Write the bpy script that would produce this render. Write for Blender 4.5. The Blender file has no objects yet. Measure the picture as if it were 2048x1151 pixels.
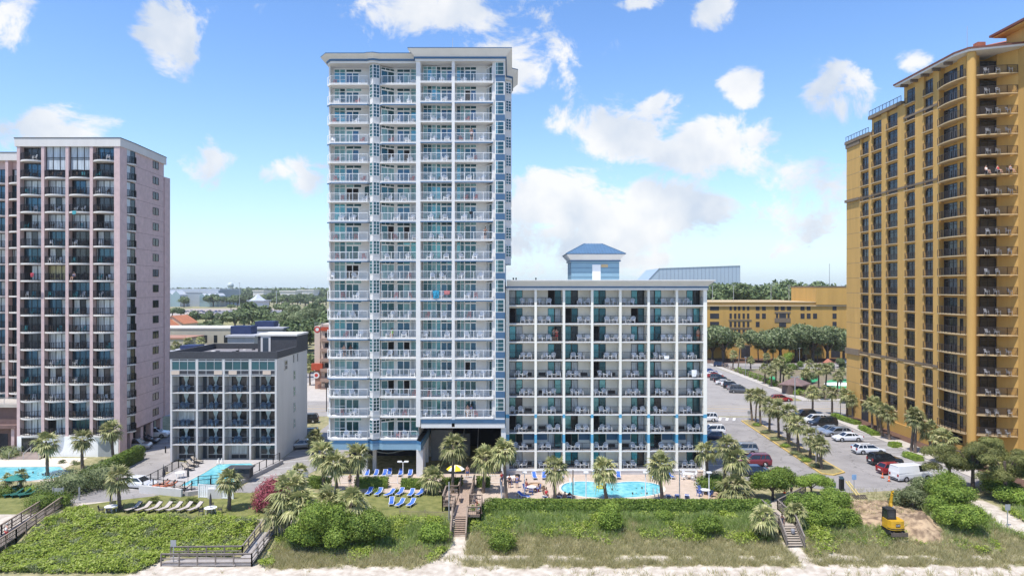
import bpy, math, random
from mathutils import Vector, Matrix, noise as mn
R = random.Random(11)
SC = bpy.context.scene
COL = SC.collection
PI = math.pi
H = 26.0; FPX = 1365.33; CX = 1024.0; CY = 575.5
ORD = 'first second third fourth fifth sixth seventh eighth ninth tenth eleventh twelfth thirteenth fourteenth fifteenth sixteenth seventeenth eighteenth nineteenth twentieth'.split()

def G(px, py, z=0.0):
    y = FPX * (H - z) / (py - CY)
    return ((px - CX) * y / FPX, y)

def PX(px, y):
    return (px - CX) * y / FPX

def PZ(py, y):
    return H - (py - CY) * y / FPX

# ------------------------------------------------------------------ tagging
def T(o, label=None, cat=None, group=None, kind=None):
    if label: o['label'] = label
    if cat: o['category'] = cat
    if group: o['group'] = group
    if kind: o['kind'] = kind
    return o

def E(name, loc=(0, 0, 0), rz=0.0, label=None, cat=None, group=None):
    o = bpy.data.objects.new(name, None)
    COL.objects.link(o)
    o.location = loc
    o.rotation_euler = (0, 0, rz)
    o.empty_display_size = 0.2
    return T(o, label, cat, group)

def ob(name, mesh, parent=None, loc=(0, 0, 0), rz=0.0, sc=None):
    o = bpy.data.objects.new(name, mesh)
    COL.objects.link(o)
    if parent is not None: o.parent = parent
    o.location = loc
    o.rotation_euler = (0, 0, rz)
    if sc is not None: o.scale = (sc, sc, sc) if not isinstance(sc, tuple) else sc
    return o

def kids(o):
    return [c for c in o.children]

def dup(root, loc, rz=0.0, label=None, group=None, sc=None):
    r = root.copy(); COL.objects.link(r)
    r.location = loc; r.rotation_euler = (0, 0, rz)
    if sc: r.scale = (sc, sc, sc)
    if label: r['label'] = label
    if group: r['group'] = group
    for ch in kids(root):
        c = ch.copy(); COL.objects.link(c); c.parent = r
        for g in kids(ch):
            d = g.copy(); COL.objects.link(d); d.parent = c
    return r

# ------------------------------------------------------------------ mesh builder
class MB:
    def __init__(s, o=(0, 0, 0)):
        s.v = []; s.f = []; s.m = []; s.o = o
    def face(s, pts, m=0):
        n = len(s.v); ox, oy, oz = s.o
        for p in pts: s.v.append((p[0] - ox, p[1] - oy, p[2] - oz))
        s.f.append(tuple(range(n, n + len(pts)))); s.m.append(m)
    def grid(s, rows, m=0, close=False):
        n = len(s.v); w = len(rows[0]); ox, oy, oz = s.o
        for r in rows:
            for p in r: s.v.append((p[0] - ox, p[1] - oy, p[2] - oz))
        for j in range(len(rows) - 1):
            for i in range(w if close else w - 1):
                k = (i + 1) % w
                s.f.append((n + j * w + i, n + j * w + k, n + (j + 1) * w + k, n + (j + 1) * w + i)); s.m.append(m)
    def box(s, x0, y0, z0, x1, y1, z1, m=0):
        if x1 < x0: x0, x1 = x1, x0
        if y1 < y0: y0, y1 = y1, y0
        if z1 < z0: z0, z1 = z1, z0
        s.hexa([(x0, y0, z0), (x1, y0, z0), (x1, y1, z0), (x0, y1, z0)], [(x0, y0, z1), (x1, y0, z1), (x1, y1, z1), (x0, y1, z1)], m)
    def hexa(s, b, t, m=0):
        n = len(s.v); ox, oy, oz = s.o
        for p in list(b) + list(t): s.v.append((p[0] - ox, p[1] - oy, p[2] - oz))
        for q in ((3, 2, 1, 0), (4, 5, 6, 7), (0, 1, 5, 4), (1, 2, 6, 5), (2, 3, 7, 6), (3, 0, 4, 7)):
            s.f.append(tuple(n + i for i in q)); s.m.append(m)
    def bar(s, p0, p1, w, h, m=0):
        a = Vector(p0); b = Vector(p1); d = b - a
        if d.length < 1e-6: return
        d.normalize()
        up = Vector((0, 0, 1)) if abs(d.z) < 0.95 else Vector((1, 0, 0))
        sd = d.cross(up).normalized() * (w / 2); u = sd.cross(d).normalized() * (h / 2)
        s.hexa([a - sd - u, a + sd - u, a + sd + u, a - sd + u], [b - sd - u, b + sd - u, b + sd + u, b - sd + u], m)
    def tube(s, pts, rad, n=8, m=0, cap=True):
        rows = []
        pts = [Vector(p) for p in pts]
        if not isinstance(rad, (list, tuple)): rad = [rad] * len(pts)
        for i, p in enumerate(pts):
            d = (pts[min(i + 1, len(pts) - 1)] - pts[max(i - 1, 0)]).normalized()
            up = Vector((0, 1, 0)) if abs(d.y) < 0.9 else Vector((1, 0, 0))
            a = d.cross(up).normalized(); b = d.cross(a).normalized()
            rows.append([p + (a * math.cos(2 * PI * k / n) + b * math.sin(2 * PI * k / n)) * rad[i] for k in range(n)])
        s.grid(rows, m, True)
        if cap:
            s.face(rows[0], m); s.face(rows[-1][::-1], m)
    def lathe(s, prof, c=(0, 0, 0), n=16, m=0, sx=1, sy=1):
        rows = [[(c[0] + r * sx * math.cos(2 * PI * k / n), c[1] + r * sy * math.sin(2 * PI * k / n), c[2] + z) for k in range(n)] for r, z in prof]
        s.grid(rows, m, True)
        if prof[-1][0] > 1e-4: s.face(rows[-1], m)
        if prof[0][0] > 1e-4: s.face(rows[0][::-1], m)
    def prism(s, poly, z0, z1, m=0, mt=None, bottom=True):
        n = len(poly)
        s.grid([[(p[0], p[1], z0) for p in poly], [(p[0], p[1], z1) for p in poly]], m, True)
        s.face([(p[0], p[1], z1) for p in poly], m if mt is None else mt)
        if bottom: s.face([(p[0], p[1], z0) for p in poly][::-1], m)
    def rings(s, rings, m=0):
        for (a, za), (b, zb) in zip(rings, rings[1:]):
            s.grid([[(p[0], p[1], za) for p in a], [(p[0], p[1], zb) for p in b]], m, True)
    # glazing in a vertical plane from p0 to p1 (plan points); nrm points to the outside
    def glz(s, p0, p1, z0, z1, cols, rows, fm, panes, fw=0.06, rnd=None, out=None):
        a = Vector((p0[0], p0[1], 0)); b = Vector((p1[0], p1[1], 0)); u = b - a; L = u.length; u.normalize()
        nrm = Vector((u.y, -u.x, 0))
        if out is not None and nrm.dot(Vector((out[0], out[1], 0))) < 0: nrm = -nrm
        if isinstance(cols, int): cols = [i / cols for i in range(cols + 1)]
        if isinstance(rows, int): rows = [i / rows for i in range(rows + 1)]
        rnd = rnd or R
        up = Vector((0, 0, 1))
        for i in range(len(cols) - 1):
            pm = rnd.choice(panes)
            for j in range(len(rows) - 1):
                c = [a + u * (L * x) + up * (z0 + (z1 - z0) * y) for x, y in ((cols[i], rows[j]), (cols[i + 1], rows[j]), (cols[i + 1], rows[j + 1]), (cols[i], rows[j + 1]))]
                s.face([q + nrm * 0.012 for q in c], pm)
        for x in cols:
            q = a + u * (L * min(max(x, fw / 2 / L), 1 - fw / 2 / L)) + nrm * 0.025
            h = u * (fw / 2); d = nrm * 0.035
            bb = [q - h - d, q + h - d, q + h + d, q - h + d]
            s.hexa([w + up * z0 for w in bb], [w + up * z1 for w in bb], fm)
        for y in rows:
            z = min(max(z0 + (z1 - z0) * y, z0 + fw / 2), z1 - fw / 2)
            d = nrm * 0.033
            bb = [a - d + nrm * 0.025, b - d + nrm * 0.025, b + d + nrm * 0.025, a + d + nrm * 0.025]
            s.hexa([w + up * (z - fw / 2) for w in bb], [w + up * (z + fw / 2) for w in bb], fm)
    def mesh(s, name, mats, smooth=False):
        me = bpy.data.meshes.new(name)
        me.from_pydata(s.v, [], s.f)
        for m in (mats if isinstance(mats, (list, tuple)) else [mats]): me.materials.append(m)
        if any(s.m): me.polygons.foreach_set('material_index', s.m)
        if smooth: me.polygons.foreach_set('use_smooth', [True] * len(s.f))
        me.update()
        return me
    def build(s, name, mats, parent=None, loc=(0, 0, 0), rz=0.0, smooth=False):
        return ob(name, s.mesh(name, mats, smooth), parent, loc, rz)

def offset(poly, d):
    """grow a counter-clockwise polygon outward by d"""
    out = []; n = len(poly)
    for i in range(n):
        p0 = Vector(poly[i - 1]); p1 = Vector(poly[i]); p2 = Vector(poly[(i + 1) % n])
        a = (p1 - p0).normalized(); b = (p2 - p1).normalized()
        na = Vector((a.y, -a.x)); nb = Vector((b.y, -b.x))
        k = na + nb; k = k / max(k.length_squared / 2, 0.25)
        out.append(tuple(p1 + k * d))
    return out

# ------------------------------------------------------------------ materials
MATS = {}
def nt(name):
    m = bpy.data.materials.new(name); m.use_nodes = True
    t = m.node_tree; b = t.nodes['Principled BSDF']
    MATS[name] = m
    return m, t, b

def link(t, a, b): t.links.new(a, b)

def mat(name, col, rough=0.6, var=0.10, scale=2.0, metal=0.0, spec=0.4, bump=0.0, streak=False, coat=0.0, col2=None, detail=6, bscale=None, jit=0.0):
    if name in MATS: return MATS[name]
    m, t, b = nt(name)
    b.inputs['Roughness'].default_value = rough
    b.inputs['Metallic'].default_value = metal
    b.inputs['Specular IOR Level'].default_value = spec
    if coat:
        b.inputs['Coat Weight'].default_value = coat; b.inputs['Coat Roughness'].default_value = 0.04
    tc = t.nodes.new('ShaderNodeTexCoord')
    src = tc.outputs['Object']
    if streak:
        mp = t.nodes.new('ShaderNodeMapping'); mp.inputs['Scale'].default_value = (1, 1, 0.12)
        link(t, src, mp.inputs['Vector']); src = mp.outputs['Vector']
    nz = t.nodes.new('ShaderNodeTexNoise'); nz.inputs['Scale'].default_value = scale; nz.inputs['Detail'].default_value = detail; nz.inputs['Roughness'].default_value = 0.65
    link(t, src, nz.inputs['Vector'])
    rp = t.nodes.new('ShaderNodeValToRGB')
    c2 = col2 or [min(1, c * (1 + var)) for c in col]
    c1 = [c * (1 - var) for c in col]
    rp.color_ramp.elements[0].color = (*c1, 1); rp.color_ramp.elements[1].color = (*c2, 1)
    rp.color_ramp.elements[0].position = 0.3; rp.color_ramp.elements[1].position = 0.7
    link(t, nz.outputs['Fac'], rp.inputs['Fac'])
    out = rp.outputs['Color']
    if jit:
        oi = t.nodes.new('ShaderNodeObjectInfo'); hs = t.nodes.new('ShaderNodeHueSaturation')
        mr = t.nodes.new('ShaderNodeMapRange'); mr.inputs['To Min'].default_value = 1 - jit; mr.inputs['To Max'].default_value = 1 + jit
        link(t, oi.outputs['Random'], mr.inputs['Value']); link(t, mr.outputs['Result'], hs.inputs['Value']); link(t, out, hs.inputs['Color']); out = hs.outputs['Color']
    link(t, out, b.inputs['Base Color'])
    if bump:
        bp = t.nodes.new('ShaderNodeBump'); bp.inputs['Strength'].default_value = bump; bp.inputs['Distance'].default_value = 0.05
        nb = t.nodes.new('ShaderNodeTexNoise'); nb.inputs['Scale'].default_value = bscale or scale * 5; nb.inputs['Detail'].default_value = 4
        link(t, tc.outputs['Object'], nb.inputs['Vector']); link(t, nb.outputs['Fac'], bp.inputs['Height']); link(t, bp.outputs['Normal'], b.inputs['Normal'])
    return m

def glass(name, col, metal=0.55, rough=0.06, var=0.25):
    if name in MATS: return MATS[name]
    m, t, b = nt(name)
    b.inputs['Roughness'].default_value = rough; b.inputs['Metallic'].default_value = metal; b.inputs['Specular IOR Level'].default_value = 0.6
    g = t.nodes.new('ShaderNodeNewGeometry'); mr = t.nodes.new('ShaderNodeMapRange'); mr.inputs['To Min'].default_value = 1 - var; mr.inputs['To Max'].default_value = 1 + var
    oi = t.nodes.new('ShaderNodeObjectInfo'); ad = t.nodes.new('ShaderNodeMath'); ad.operation = 'ADD'; fr = t.nodes.new('ShaderNodeMath'); fr.operation = 'FRACT'
    link(t, g.outputs['Random Per Island'], ad.inputs[0]); link(t, oi.outputs['Random'], ad.inputs[1]); link(t, ad.outputs[0], fr.inputs[0]); link(t, fr.outputs[0], mr.inputs['Value'])
    hs = t.nodes.new('ShaderNodeHueSaturation'); hs.inputs['Color'].default_value = (*col, 1); link(t, mr.outputs['Result'], hs.inputs['Value'])
    link(t, hs.outputs['Color'], b.inputs['Base Color'])
    return m

def curtain(name, col):
    m, t, b = nt(name)
    b.inputs['Roughness'].default_value = 0.7; b.inputs['Coat Weight'].default_value = 0.6; b.inputs['Coat Roughness'].default_value = 0.05
    tc = t.nodes.new('ShaderNodeTexCoord'); mp = t.nodes.new('ShaderNodeMapping'); mp.inputs['Scale'].default_value = (1, 1, 0.05)
    w = t.nodes.new('ShaderNodeTexNoise'); w.inputs['Scale'].default_value = 9; w.inputs['Detail'].default_value = 2
    rp = t.nodes.new('ShaderNodeValToRGB'); rp.color_ramp.elements[0].color = (*[c * 0.6 for c in col], 1); rp.color_ramp.elements[1].color = (*col, 1)
    rp.color_ramp.elements[0].position = 0.35; rp.color_ramp.elements[1].position = 0.6
    link(t, tc.outputs['Object'], mp.inputs['Vector']); link(t, mp.outputs['Vector'], w.inputs['Vector']); link(t, w.outputs['Fac'], rp.inputs['Fac']); link(t, rp.outputs['Color'], b.inputs['Base Color'])
    return m

def foliage(name, cols, trans=0.25, rough=0.55):
    """leaf material: each leaf (island) takes a tone of its own, clumps vary slowly"""
    if name in MATS: return MATS[name]
    m, t, b = nt(name)
    b.inputs['Roughness'].default_value = rough; b.inputs['Specular IOR Level'].default_value = 0.25
    g = t.nodes.new('ShaderNodeNewGeometry'); tc = t.nodes.new('ShaderNodeTexCoord'); nz = t.nodes.new('ShaderNodeTexNoise'); nz.inputs['Scale'].default_value = 0.9; nz.inputs['Detail'].default_value = 3
    link(t, tc.outputs['Object'], nz.inputs['Vector'])
    mx = t.nodes.new('ShaderNodeMath'); mx.operation = 'MULTIPLY_ADD'; mx.inputs[1].default_value = 0.55
    ml = t.nodes.new('ShaderNodeMath'); ml.operation = 'MULTIPLY'; ml.inputs[1].default_value = 0.55
    link(t, nz.outputs['Fac'], ml.inputs[0]); link(t, g.outputs['Random Per Island'], mx.inputs[0]); link(t, ml.outputs[0], mx.inputs[2])
    rp = t.nodes.new('ShaderNodeValToRGB')
    el = rp.color_ramp.elements
    while len(el) < len(cols): el.new(0.5)
    for i, c in enumerate(cols):
        el[i].position = 0.15 + 0.7 * i / (len(cols) - 1); el[i].color = (*c, 1)
    link(t, mx.outputs[0], rp.inputs['Fac'])
    oi = t.nodes.new('ShaderNodeObjectInfo'); hs = t.nodes.new('ShaderNodeHueSaturation'); mr = t.nodes.new('ShaderNodeMapRange'); mr.inputs['To Min'].default_value = 0.8; mr.inputs['To Max'].default_value = 1.2
    link(t, oi.outputs['Random'], mr.inputs['Value']); link(t, mr.outputs['Result'], hs.inputs['Value']); link(t, rp.outputs['Color'], hs.inputs['Color'])
    link(t, hs.outputs['Color'], b.inputs['Base Color'])
    if trans:
        tr = t.nodes.new('ShaderNodeBsdfTranslucent'); ms = t.nodes.new('ShaderNodeMixShader'); ms.inputs['Fac'].default_value = trans
        link(t, hs.outputs['Color'], tr.inputs['Color'])
        link(t, b.outputs['BSDF'], ms.inputs[1]); link(t, tr.outputs['BSDF'], ms.inputs[2]); link(t, ms.outputs['Shader'], t.nodes['Material Output'].inputs['Surface'])
    return m

M_white = mat('white_stucco', (0.67, 0.66, 0.635), 0.75, 0.05, 0.6, bump=0.05)
M_whitep = mat('white_paint', (0.80, 0.80, 0.79), 0.5, 0.03, 1.0)
M_cream = mat('cream_stucco', (0.80, 0.77, 0.68), 0.8, 0.06, 0.6, streak=True)
M_blue = mat('blue_paint', (0.055, 0.125, 0.22), 0.55, 0.10, 0.7, streak=True)
M_bluel = mat('pale_blue_siding', (0.22, 0.36, 0.46), 0.55, 0.06, 0.8)
M_navy = mat('navy_trim', (0.05, 0.12, 0.22), 0.5, 0.08, 1.0)
M_pink = mat('mauve_brick', (0.55, 0.41, 0.395), 0.85, 0.12, 1.2, bump=0.15)
M_pinkd = mat('brown_brick', (0.16, 0.10, 0.09), 0.85, 0.12, 1.2)
M_greyw = mat('painted_block', (0.56, 0.54, 0.52), 0.8, 0.08, 0.5, streak=True)
M_dark = mat('charcoal_panel', (0.05, 0.052, 0.06), 0.8, 0.2, 4.0, bump=0.3)
M_door = mat('slate_door', (0.04, 0.055, 0.075), 0.5, 0.1, 2)
M_black = mat('black_metal', (0.02, 0.02, 0.022), 0.45, 0.1, 4, metal=0.3)
M_bronze = mat('bronze_frame', (0.035, 0.03, 0.03), 0.5, 0.1, 4)
M_yel = mat('yellow_stucco', (0.54, 0.325, 0.098), 0.85, 0.13, 0.5, bump=0.06, streak=True)
M_yeld = mat('orange_stucco', (0.52, 0.31, 0.085), 0.85, 0.09, 0.4, streak=True)
M_ylip = mat('cream_ledge', (0.52, 0.39, 0.22), 0.8, 0.06, 1.0)
M_taupe = mat('taupe_cornice', (0.20, 0.15, 0.10), 0.8, 0.1, 1.0)
M_terra = mat('terracotta_tile', (0.33, 0.12, 0.07), 0.75, 0.25, 3.0)
M_trunk = mat('palm_trunk', (0.17, 0.13, 0.10), 0.9, 0.35, 6, bump=0.4)
M_bark = mat('tree_bark', (0.11, 0.085, 0.065), 0.9, 0.3, 5, bump=0.4)
M_asph = mat('asphalt', (0.27, 0.25, 0.235), 0.9, 0.22, 0.16, bump=0.1, bscale=8, detail=10)
def cracks(m, amt=.55):
    """oil stains and sealed cracks worn into a paved surface"""
    t = m.node_tree; b = t.nodes['Principled BSDF']; src = b.inputs['Base Color'].links[0].from_socket
    tc = t.nodes.new('ShaderNodeTexCoord'); v = t.nodes.new('ShaderNodeTexVoronoi'); v.feature = 'DISTANCE_TO_EDGE'; v.inputs['Scale'].default_value = .13
    w = t.nodes.new('ShaderNodeTexNoise'); w.inputs['Scale'].default_value = .5; w.inputs['Detail'].default_value = 5; ad = t.nodes.new('ShaderNodeMixRGB'); ad.blend_type = 'ADD'; ad.inputs['Fac'].default_value = 1
    sc = t.nodes.new('ShaderNodeMixRGB'); sc.blend_type = 'MULTIPLY'; sc.inputs['Fac'].default_value = 1; sc.inputs['Color2'].default_value = (4, 4, 4, 1)
    link(t, tc.outputs['Object'], w.inputs['Vector']); link(t, w.outputs['Color'], sc.inputs['Color1']); link(t, tc.outputs['Object'], ad.inputs['Color1']); link(t, sc.outputs[0], ad.inputs['Color2']); link(t, ad.outputs[0], v.inputs['Vector'])
    mr = t.nodes.new('ShaderNodeMapRange'); mr.inputs['From Max'].default_value = .012; mr.inputs['To Min'].default_value = amt; mr.inputs['To Max'].default_value = 1.0; link(t, v.outputs['Distance'], mr.inputs['Value'])
    n = t.nodes.new('ShaderNodeTexNoise'); n.inputs['Scale'].default_value = .45; n.inputs['Detail'].default_value = 7; n.inputs['Roughness'].default_value = .7; link(t, tc.outputs['Object'], n.inputs['Vector'])
    m2 = t.nodes.new('ShaderNodeMapRange'); m2.inputs['From Min'].default_value = .56; m2.inputs['From Max'].default_value = .72; m2.inputs['To Min'].default_value = 1.0; m2.inputs['To Max'].default_value = .72; link(t, n.outputs['Fac'], m2.inputs['Value'])
    mu = t.nodes.new('ShaderNodeMath'); mu.operation = 'MULTIPLY'; link(t, mr.outputs[0], mu.inputs[0]); link(t, m2.outputs[0], mu.inputs[1])
    x = t.nodes.new('ShaderNodeMixRGB'); x.blend_type = 'MULTIPLY'; x.inputs['Fac'].default_value = 1; link(t, src, x.inputs['Color1']); link(t, mu.outputs[0], x.inputs['Color2']); link(t, x.outputs[0], b.inputs['Base Color'])
cracks(M_asph)
M_road = mat('road_asphalt', (0.30, 0.275, 0.25), 0.9, 0.10, 0.2, detail=10)
M_conc = mat('concrete', (0.44, 0.40, 0.35), 0.85, 0.12, 0.6)
cracks(M_road, .7)
M_line = mat('white_road_paint', (0.66, 0.65, 0.62), 0.7, 0.15, 3)
M_yline = mat('yellow_road_paint', (0.55, 0.36, 0.08), 0.7, 0.15, 3)
M_bline = mat('blue_road_paint', (0.10, 0.28, 0.52), 0.7, 0.25, 3)
M_wood = mat('weathered_wood', (0.25, 0.19, 0.145), 0.85, 0.25, 2.5, bump=0.15)
M_woodg = mat('grey_wood', (0.20, 0.17, 0.145), 0.85, 0.25, 2.5, bump=0.15)
M_deckc = mat('sandy_boards', (0.34, 0.25, 0.19), 0.85, 0.2, 3)
M_soil = mat('mulch', (0.11, 0.06, 0.042), 0.95, 0.3, 3)
M_metal = mat('galvanised_metal', (0.45, 0.46, 0.47), 0.45, 0.08, 2, metal=0.5)
M_resin = mat('white_resin', (0.78, 0.78, 0.78), 0.45, 0.02, 2)
M_sling = mat('blue_sling', (0.035, 0.12, 0.46), 0.6, 0.12, 5, jit=0.15)
M_slingb = mat('beige_sling', (0.42, 0.37, 0.32), 0.7, 0.1, 5)
M_green = mat('green_canvas', (0.03, 0.15, 0.13), 0.7, 0.1, 3)
M_char = mat('charcoal_canvas', (0.055, 0.05, 0.055), 0.8, 0.15, 4)
M_roofg = mat('grey_roofing', (0.20, 0.19, 0.20), 0.9, 0.2, 0.6, detail=8)
M_roofw = mat('white_roofing', (0.62, 0.60, 0.56), 0.8, 0.08, 1)
M_rubber = mat('tyre_rubber', (0.02, 0.02, 0.02), 0.8, 0.1, 5)
M_rim = mat('alloy_rim', (0.45, 0.45, 0.46), 0.35, 0.05, 4, metal=0.8)
M_glcar = mat('car_glass', (0.015, 0.018, 0.022), 0.05, 0.1, 1, spec=0.8)
M_red = mat('tail_lamp', (0.35, 0.02, 0.02), 0.3, 0.1, 2)
M_head = mat('head_lamp', (0.7, 0.7, 0.72), 0.2, 0.05, 2, metal=0.4)
M_skin = mat('skin', (0.48, 0.28, 0.20), 0.6, 0.08, 5)
M_skind = mat('brown_skin', (0.16, 0.085, 0.055), 0.6, 0.08, 5)
M_hair = mat('dark_hair', (0.025, 0.018, 0.014), 0.6, 0.2, 20)
M_hairl = mat('grey_hair', (0.4, 0.38, 0.36), 0.6, 0.2, 20)
M_brick = mat('red_brick', (0.33, 0.14, 0.09), 0.85, 0.15, 1.5)
M_beige = mat('beige_stucco', (0.58, 0.47, 0.38), 0.85, 0.06, 1)
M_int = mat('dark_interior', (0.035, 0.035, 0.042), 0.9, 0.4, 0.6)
G_teal = glass('teal_glass', (0.10, 0.27, 0.295), 0.55, 0.07)
G_dteal = glass('dark_teal_glass', (0.032, 0.10, 0.12), 0.5, 0.06)
G_blue = glass('blue_glass', (0.05, 0.115, 0.17), 0.55, 0.06)
G_dark = glass('dark_glass', (0.03, 0.036, 0.042), 0.35, 0.05)
G_bronze = glass('bronze_glass', (0.055, 0.06, 0.07), 0.4, 0.06)
G_open = mat('open_doorway', (0.012, 0.011, 0.012), 0.9, 0.3, 2)
G_curt = curtain('pale_curtain', (0.50, 0.55, 0.58))
G_curw = curtain('white_curtain', (0.62, 0.68, 0.70))
G_curg = curtain('sea_green_curtain', (0.20, 0.39, 0.40))
G_cury = curtain('yellow_curtain', (0.45, 0.40, 0.20))

F_palm = foliage('palm_fronds', [(0.08, 0.105, 0.04), (0.19, 0.215, 0.08), (0.34, 0.34, 0.14), (0.52, 0.47, 0.25)], 0.25)
F_oak = foliage('oak_leaves', [(0.05, 0.08, 0.03), (0.15, 0.19, 0.075), (0.30, 0.33, 0.18)], 0.25)
F_bright = foliage('bright_leaves', [(0.07, 0.12, 0.02), (0.18, 0.27, 0.04), (0.32, 0.41, 0.075)], 0.3)
F_hedge = foliage('hedge_leaves', [(0.045, 0.085, 0.015), (0.12, 0.19, 0.03), (0.25, 0.32, 0.06)], 0.25)
F_pale = foliage('grey_green_leaves', [(0.06, 0.09, 0.03), (0.16, 0.20, 0.08), (0.30, 0.32, 0.16)], 0.25)
F_pine = foliage('pine_needles', [(0.06, 0.08, 0.025), (0.17, 0.19, 0.055), (0.34, 0.33, 0.12)], 0.3)
F_far = foliage('far_leaves', [(0.045, 0.075, 0.03), (0.11, 0.15, 0.055), (0.20, 0.24, 0.10)], 0.2)
F_red = foliage('oleander_flowers', [(0.05, 0.09, 0.02), (0.22, 0.05, 0.06), (0.42, 0.10, 0.13), (0.48, 0.16, 0.19)], 0.25)
F_vine = foliage('vine_leaves', [(0.06, 0.105, 0.01), (0.175, 0.245, 0.024), (0.31, 0.385, 0.05), (0.43, 0.47, 0.14)], 0.3)
F_oats = foliage('sea_oats', [(0.26, 0.26, 0.10), (0.48, 0.45, 0.22), (0.68, 0.60, 0.38)], 0.5)
F_gras = foliage('dune_blades', [(0.16, 0.25, 0.05), (0.32, 0.44, 0.11), (0.50, 0.56, 0.27)], 0.45)
F_agave = foliage('sago_fronds', [(0.03, 0.06, 0.012), (0.10, 0.13, 0.03), (0.2, 0.22, 0.05)], 0.2)
# ------------------------------------------------------------------ camera, sun, sky
cam = bpy.data.cameras.new('camera'); co = bpy.data.objects.new('camera', cam); COL.objects.link(co)
co.location = (0, 0, H); co.rotation_euler = (PI / 2, 0, 0)
cam.sensor_width = 36; cam.lens = 24.0; cam.clip_start = 0.5; cam.clip_end = 20000
SC.camera = co
SUN_DIR = Vector((0.27, 0.31, -1)).normalized()
sl = bpy.data.lights.new('sun', 'SUN'); so = bpy.data.objects.new('sun', sl); COL.objects.link(so)
sl.energy = 3.3; sl.angle = math.radians(0.53); sl.color = (1.0, 0.96, 0.90)
so.rotation_euler = SUN_DIR.to_track_quat('-Z', 'Y').to_euler()
elev = math.asin(-SUN_DIR.z); azi = math.atan2(-SUN_DIR.x, -SUN_DIR.y)
W = bpy.data.worlds.new('World'); SC.world = W; W.use_nodes = True
t = W.node_tree; bg = t.nodes['Background']; bg.inputs['Strength'].default_value = 0.15
sky = t.nodes.new('ShaderNodeTexSky'); sky.sky_type = 'NISHITA'; sky.sun_disc = False
sky.sun_elevation = elev; sky.sun_rotation = azi; sky.altitude = 30; sky.air_density = 1.0; sky.dust_density = 0.25; sky.ozone_density = 2.0
def N(tp, **k):
    n = t.nodes.new('ShaderNode' + tp)
    for a, b in k.items(): setattr(n, a, b)
    return n
def M(op, a, b=None, c=None, clamp=False):
    n = N('Math', operation=op); n.use_clamp = clamp
    for i, x in enumerate((a, b, c)):
        if x is None: continue
        if isinstance(x, (int, float)): n.inputs[i].default_value = x
        else: link(t, x, n.inputs[i])
    return n.outputs[0]
tc = N('TexCoord'); sx = N('SeparateXYZ'); link(t, tc.outputs['Generated'], sx.inputs[0])
ay = M('MAXIMUM', M('ABSOLUTE', sx.outputs['Y']), 0.05)
u = M('DIVIDE', sx.outputs['X'], ay); v = M('DIVIDE', sx.outputs['Z'], ay)
nz = N('TexNoise'); nz.inputs['Scale'].default_value = 10.5; nz.inputs['Detail'].default_value = 9; nz.inputs['Roughness'].default_value = 0.66; nz.inputs['Distortion'].default_value = 0.4
mp = N('Mapping'); mp.inputs['Scale'].default_value = (1, 1, 1.35); link(t, tc.outputs['Generated'], mp.inputs[0]); link(t, mp.outputs[0], nz.inputs['Vector'])
nf = nz.outputs['Fac']
CL = [(30, 40, 60, 75, 1), (350, 50, 75, 85, 1), (125, 255, 130, 48, .95), (420, 328, 66, 52, 1), (625, 342, 62, 52, .95), (890, 30, 230, 70, .9), (1045, 115, 115, 85, 1), (1225, 105, 40, 40, .8),
      (1435, 22, 60, 42, 1), (1485, 175, 46, 42, 1), (1675, 190, 72, 70, 1), (1240, 250, 145, 78, 1.0), (1420, 295, 140, 70, 1.0), (1130, 430, 215, 100, 1.2), (1320, 420, 150, 72, 1.15), (1620, 395, 120, 95, .9), (1845, 125, 55, 28, .9),
      (1200, 530, 320, 40, .65), (545, 345, 45, 28, .8), (560, 20, 60, 25, .5), (700, 560, 400, 26, .45), (1600, 480, 200, 50, .5), (1265, 8, 60, 22, .7)]
acc = None
for (cx, cy, rx, ry, s) in CL:
    du = M('MULTIPLY', M('SUBTRACT', u, (cx - CX) / FPX), FPX / rx); dv = M('MULTIPLY', M('SUBTRACT', v, (CY - cy) / FPX), FPX / ry)
    d = M('ADD', M('MULTIPLY', du, du), M('MULTIPLY', dv, dv))
    q = M('MULTIPLY', M('MULTIPLY_ADD', d, -0.5, 1.0, clamp=True), s)
    acc = q if acc is None else M('MAXIMUM', acc, q)
dens = M('MULTIPLY_ADD', M('SUBTRACT', nf, 0.5), 5.4, M('MULTIPLY_ADD', acc, 2.1, -1.1))
cl = N('MapRange', interpolation_type='SMOOTHSTEP'); cl.inputs['From Min'].default_value = -0.05; cl.inputs['From Max'].default_value = 0.8
link(t, dens, cl.inputs['Value'])
hz = M('POWER', M('SUBTRACT', 1.0, M('MINIMUM', M('MAXIMUM', sx.outputs['Z'], 0.0), 1.0)), 8.0)
shade = N('TexNoise'); shade.inputs['Scale'].default_value = 9.0; shade.inputs['Detail'].default_value = 6
link(t, tc.outputs['Generated'], shade.inputs['Vector'])
ccol = N('ValToRGB'); ccol.color_ramp.elements[0].color = (2.45, 2.75, 3.2, 1); ccol.color_ramp.elements[1].color = (3.75, 3.75, 3.75, 1)
ccol.color_ramp.elements[0].position = 0.36; ccol.color_ramp.elements[1].position = 0.60
link(t, shade.outputs['Fac'], ccol.inputs['Fac'])
sat = N('HueSaturation'); sat.inputs['Saturation'].default_value = 1.2; sat.inputs['Value'].default_value = 0.88; sat.inputs['Hue'].default_value = 0.507
link(t, sky.outputs['Color'], sat.inputs['Color'])
mixh = N('MixRGB'); mixh.inputs['Color2'].default_value = (1.95, 2.72, 3.6, 1); link(t, M('MULTIPLY', hz, 0.85), mixh.inputs['Fac']); link(t, sat.outputs['Color'], mixh.inputs['Color1'])
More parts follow.
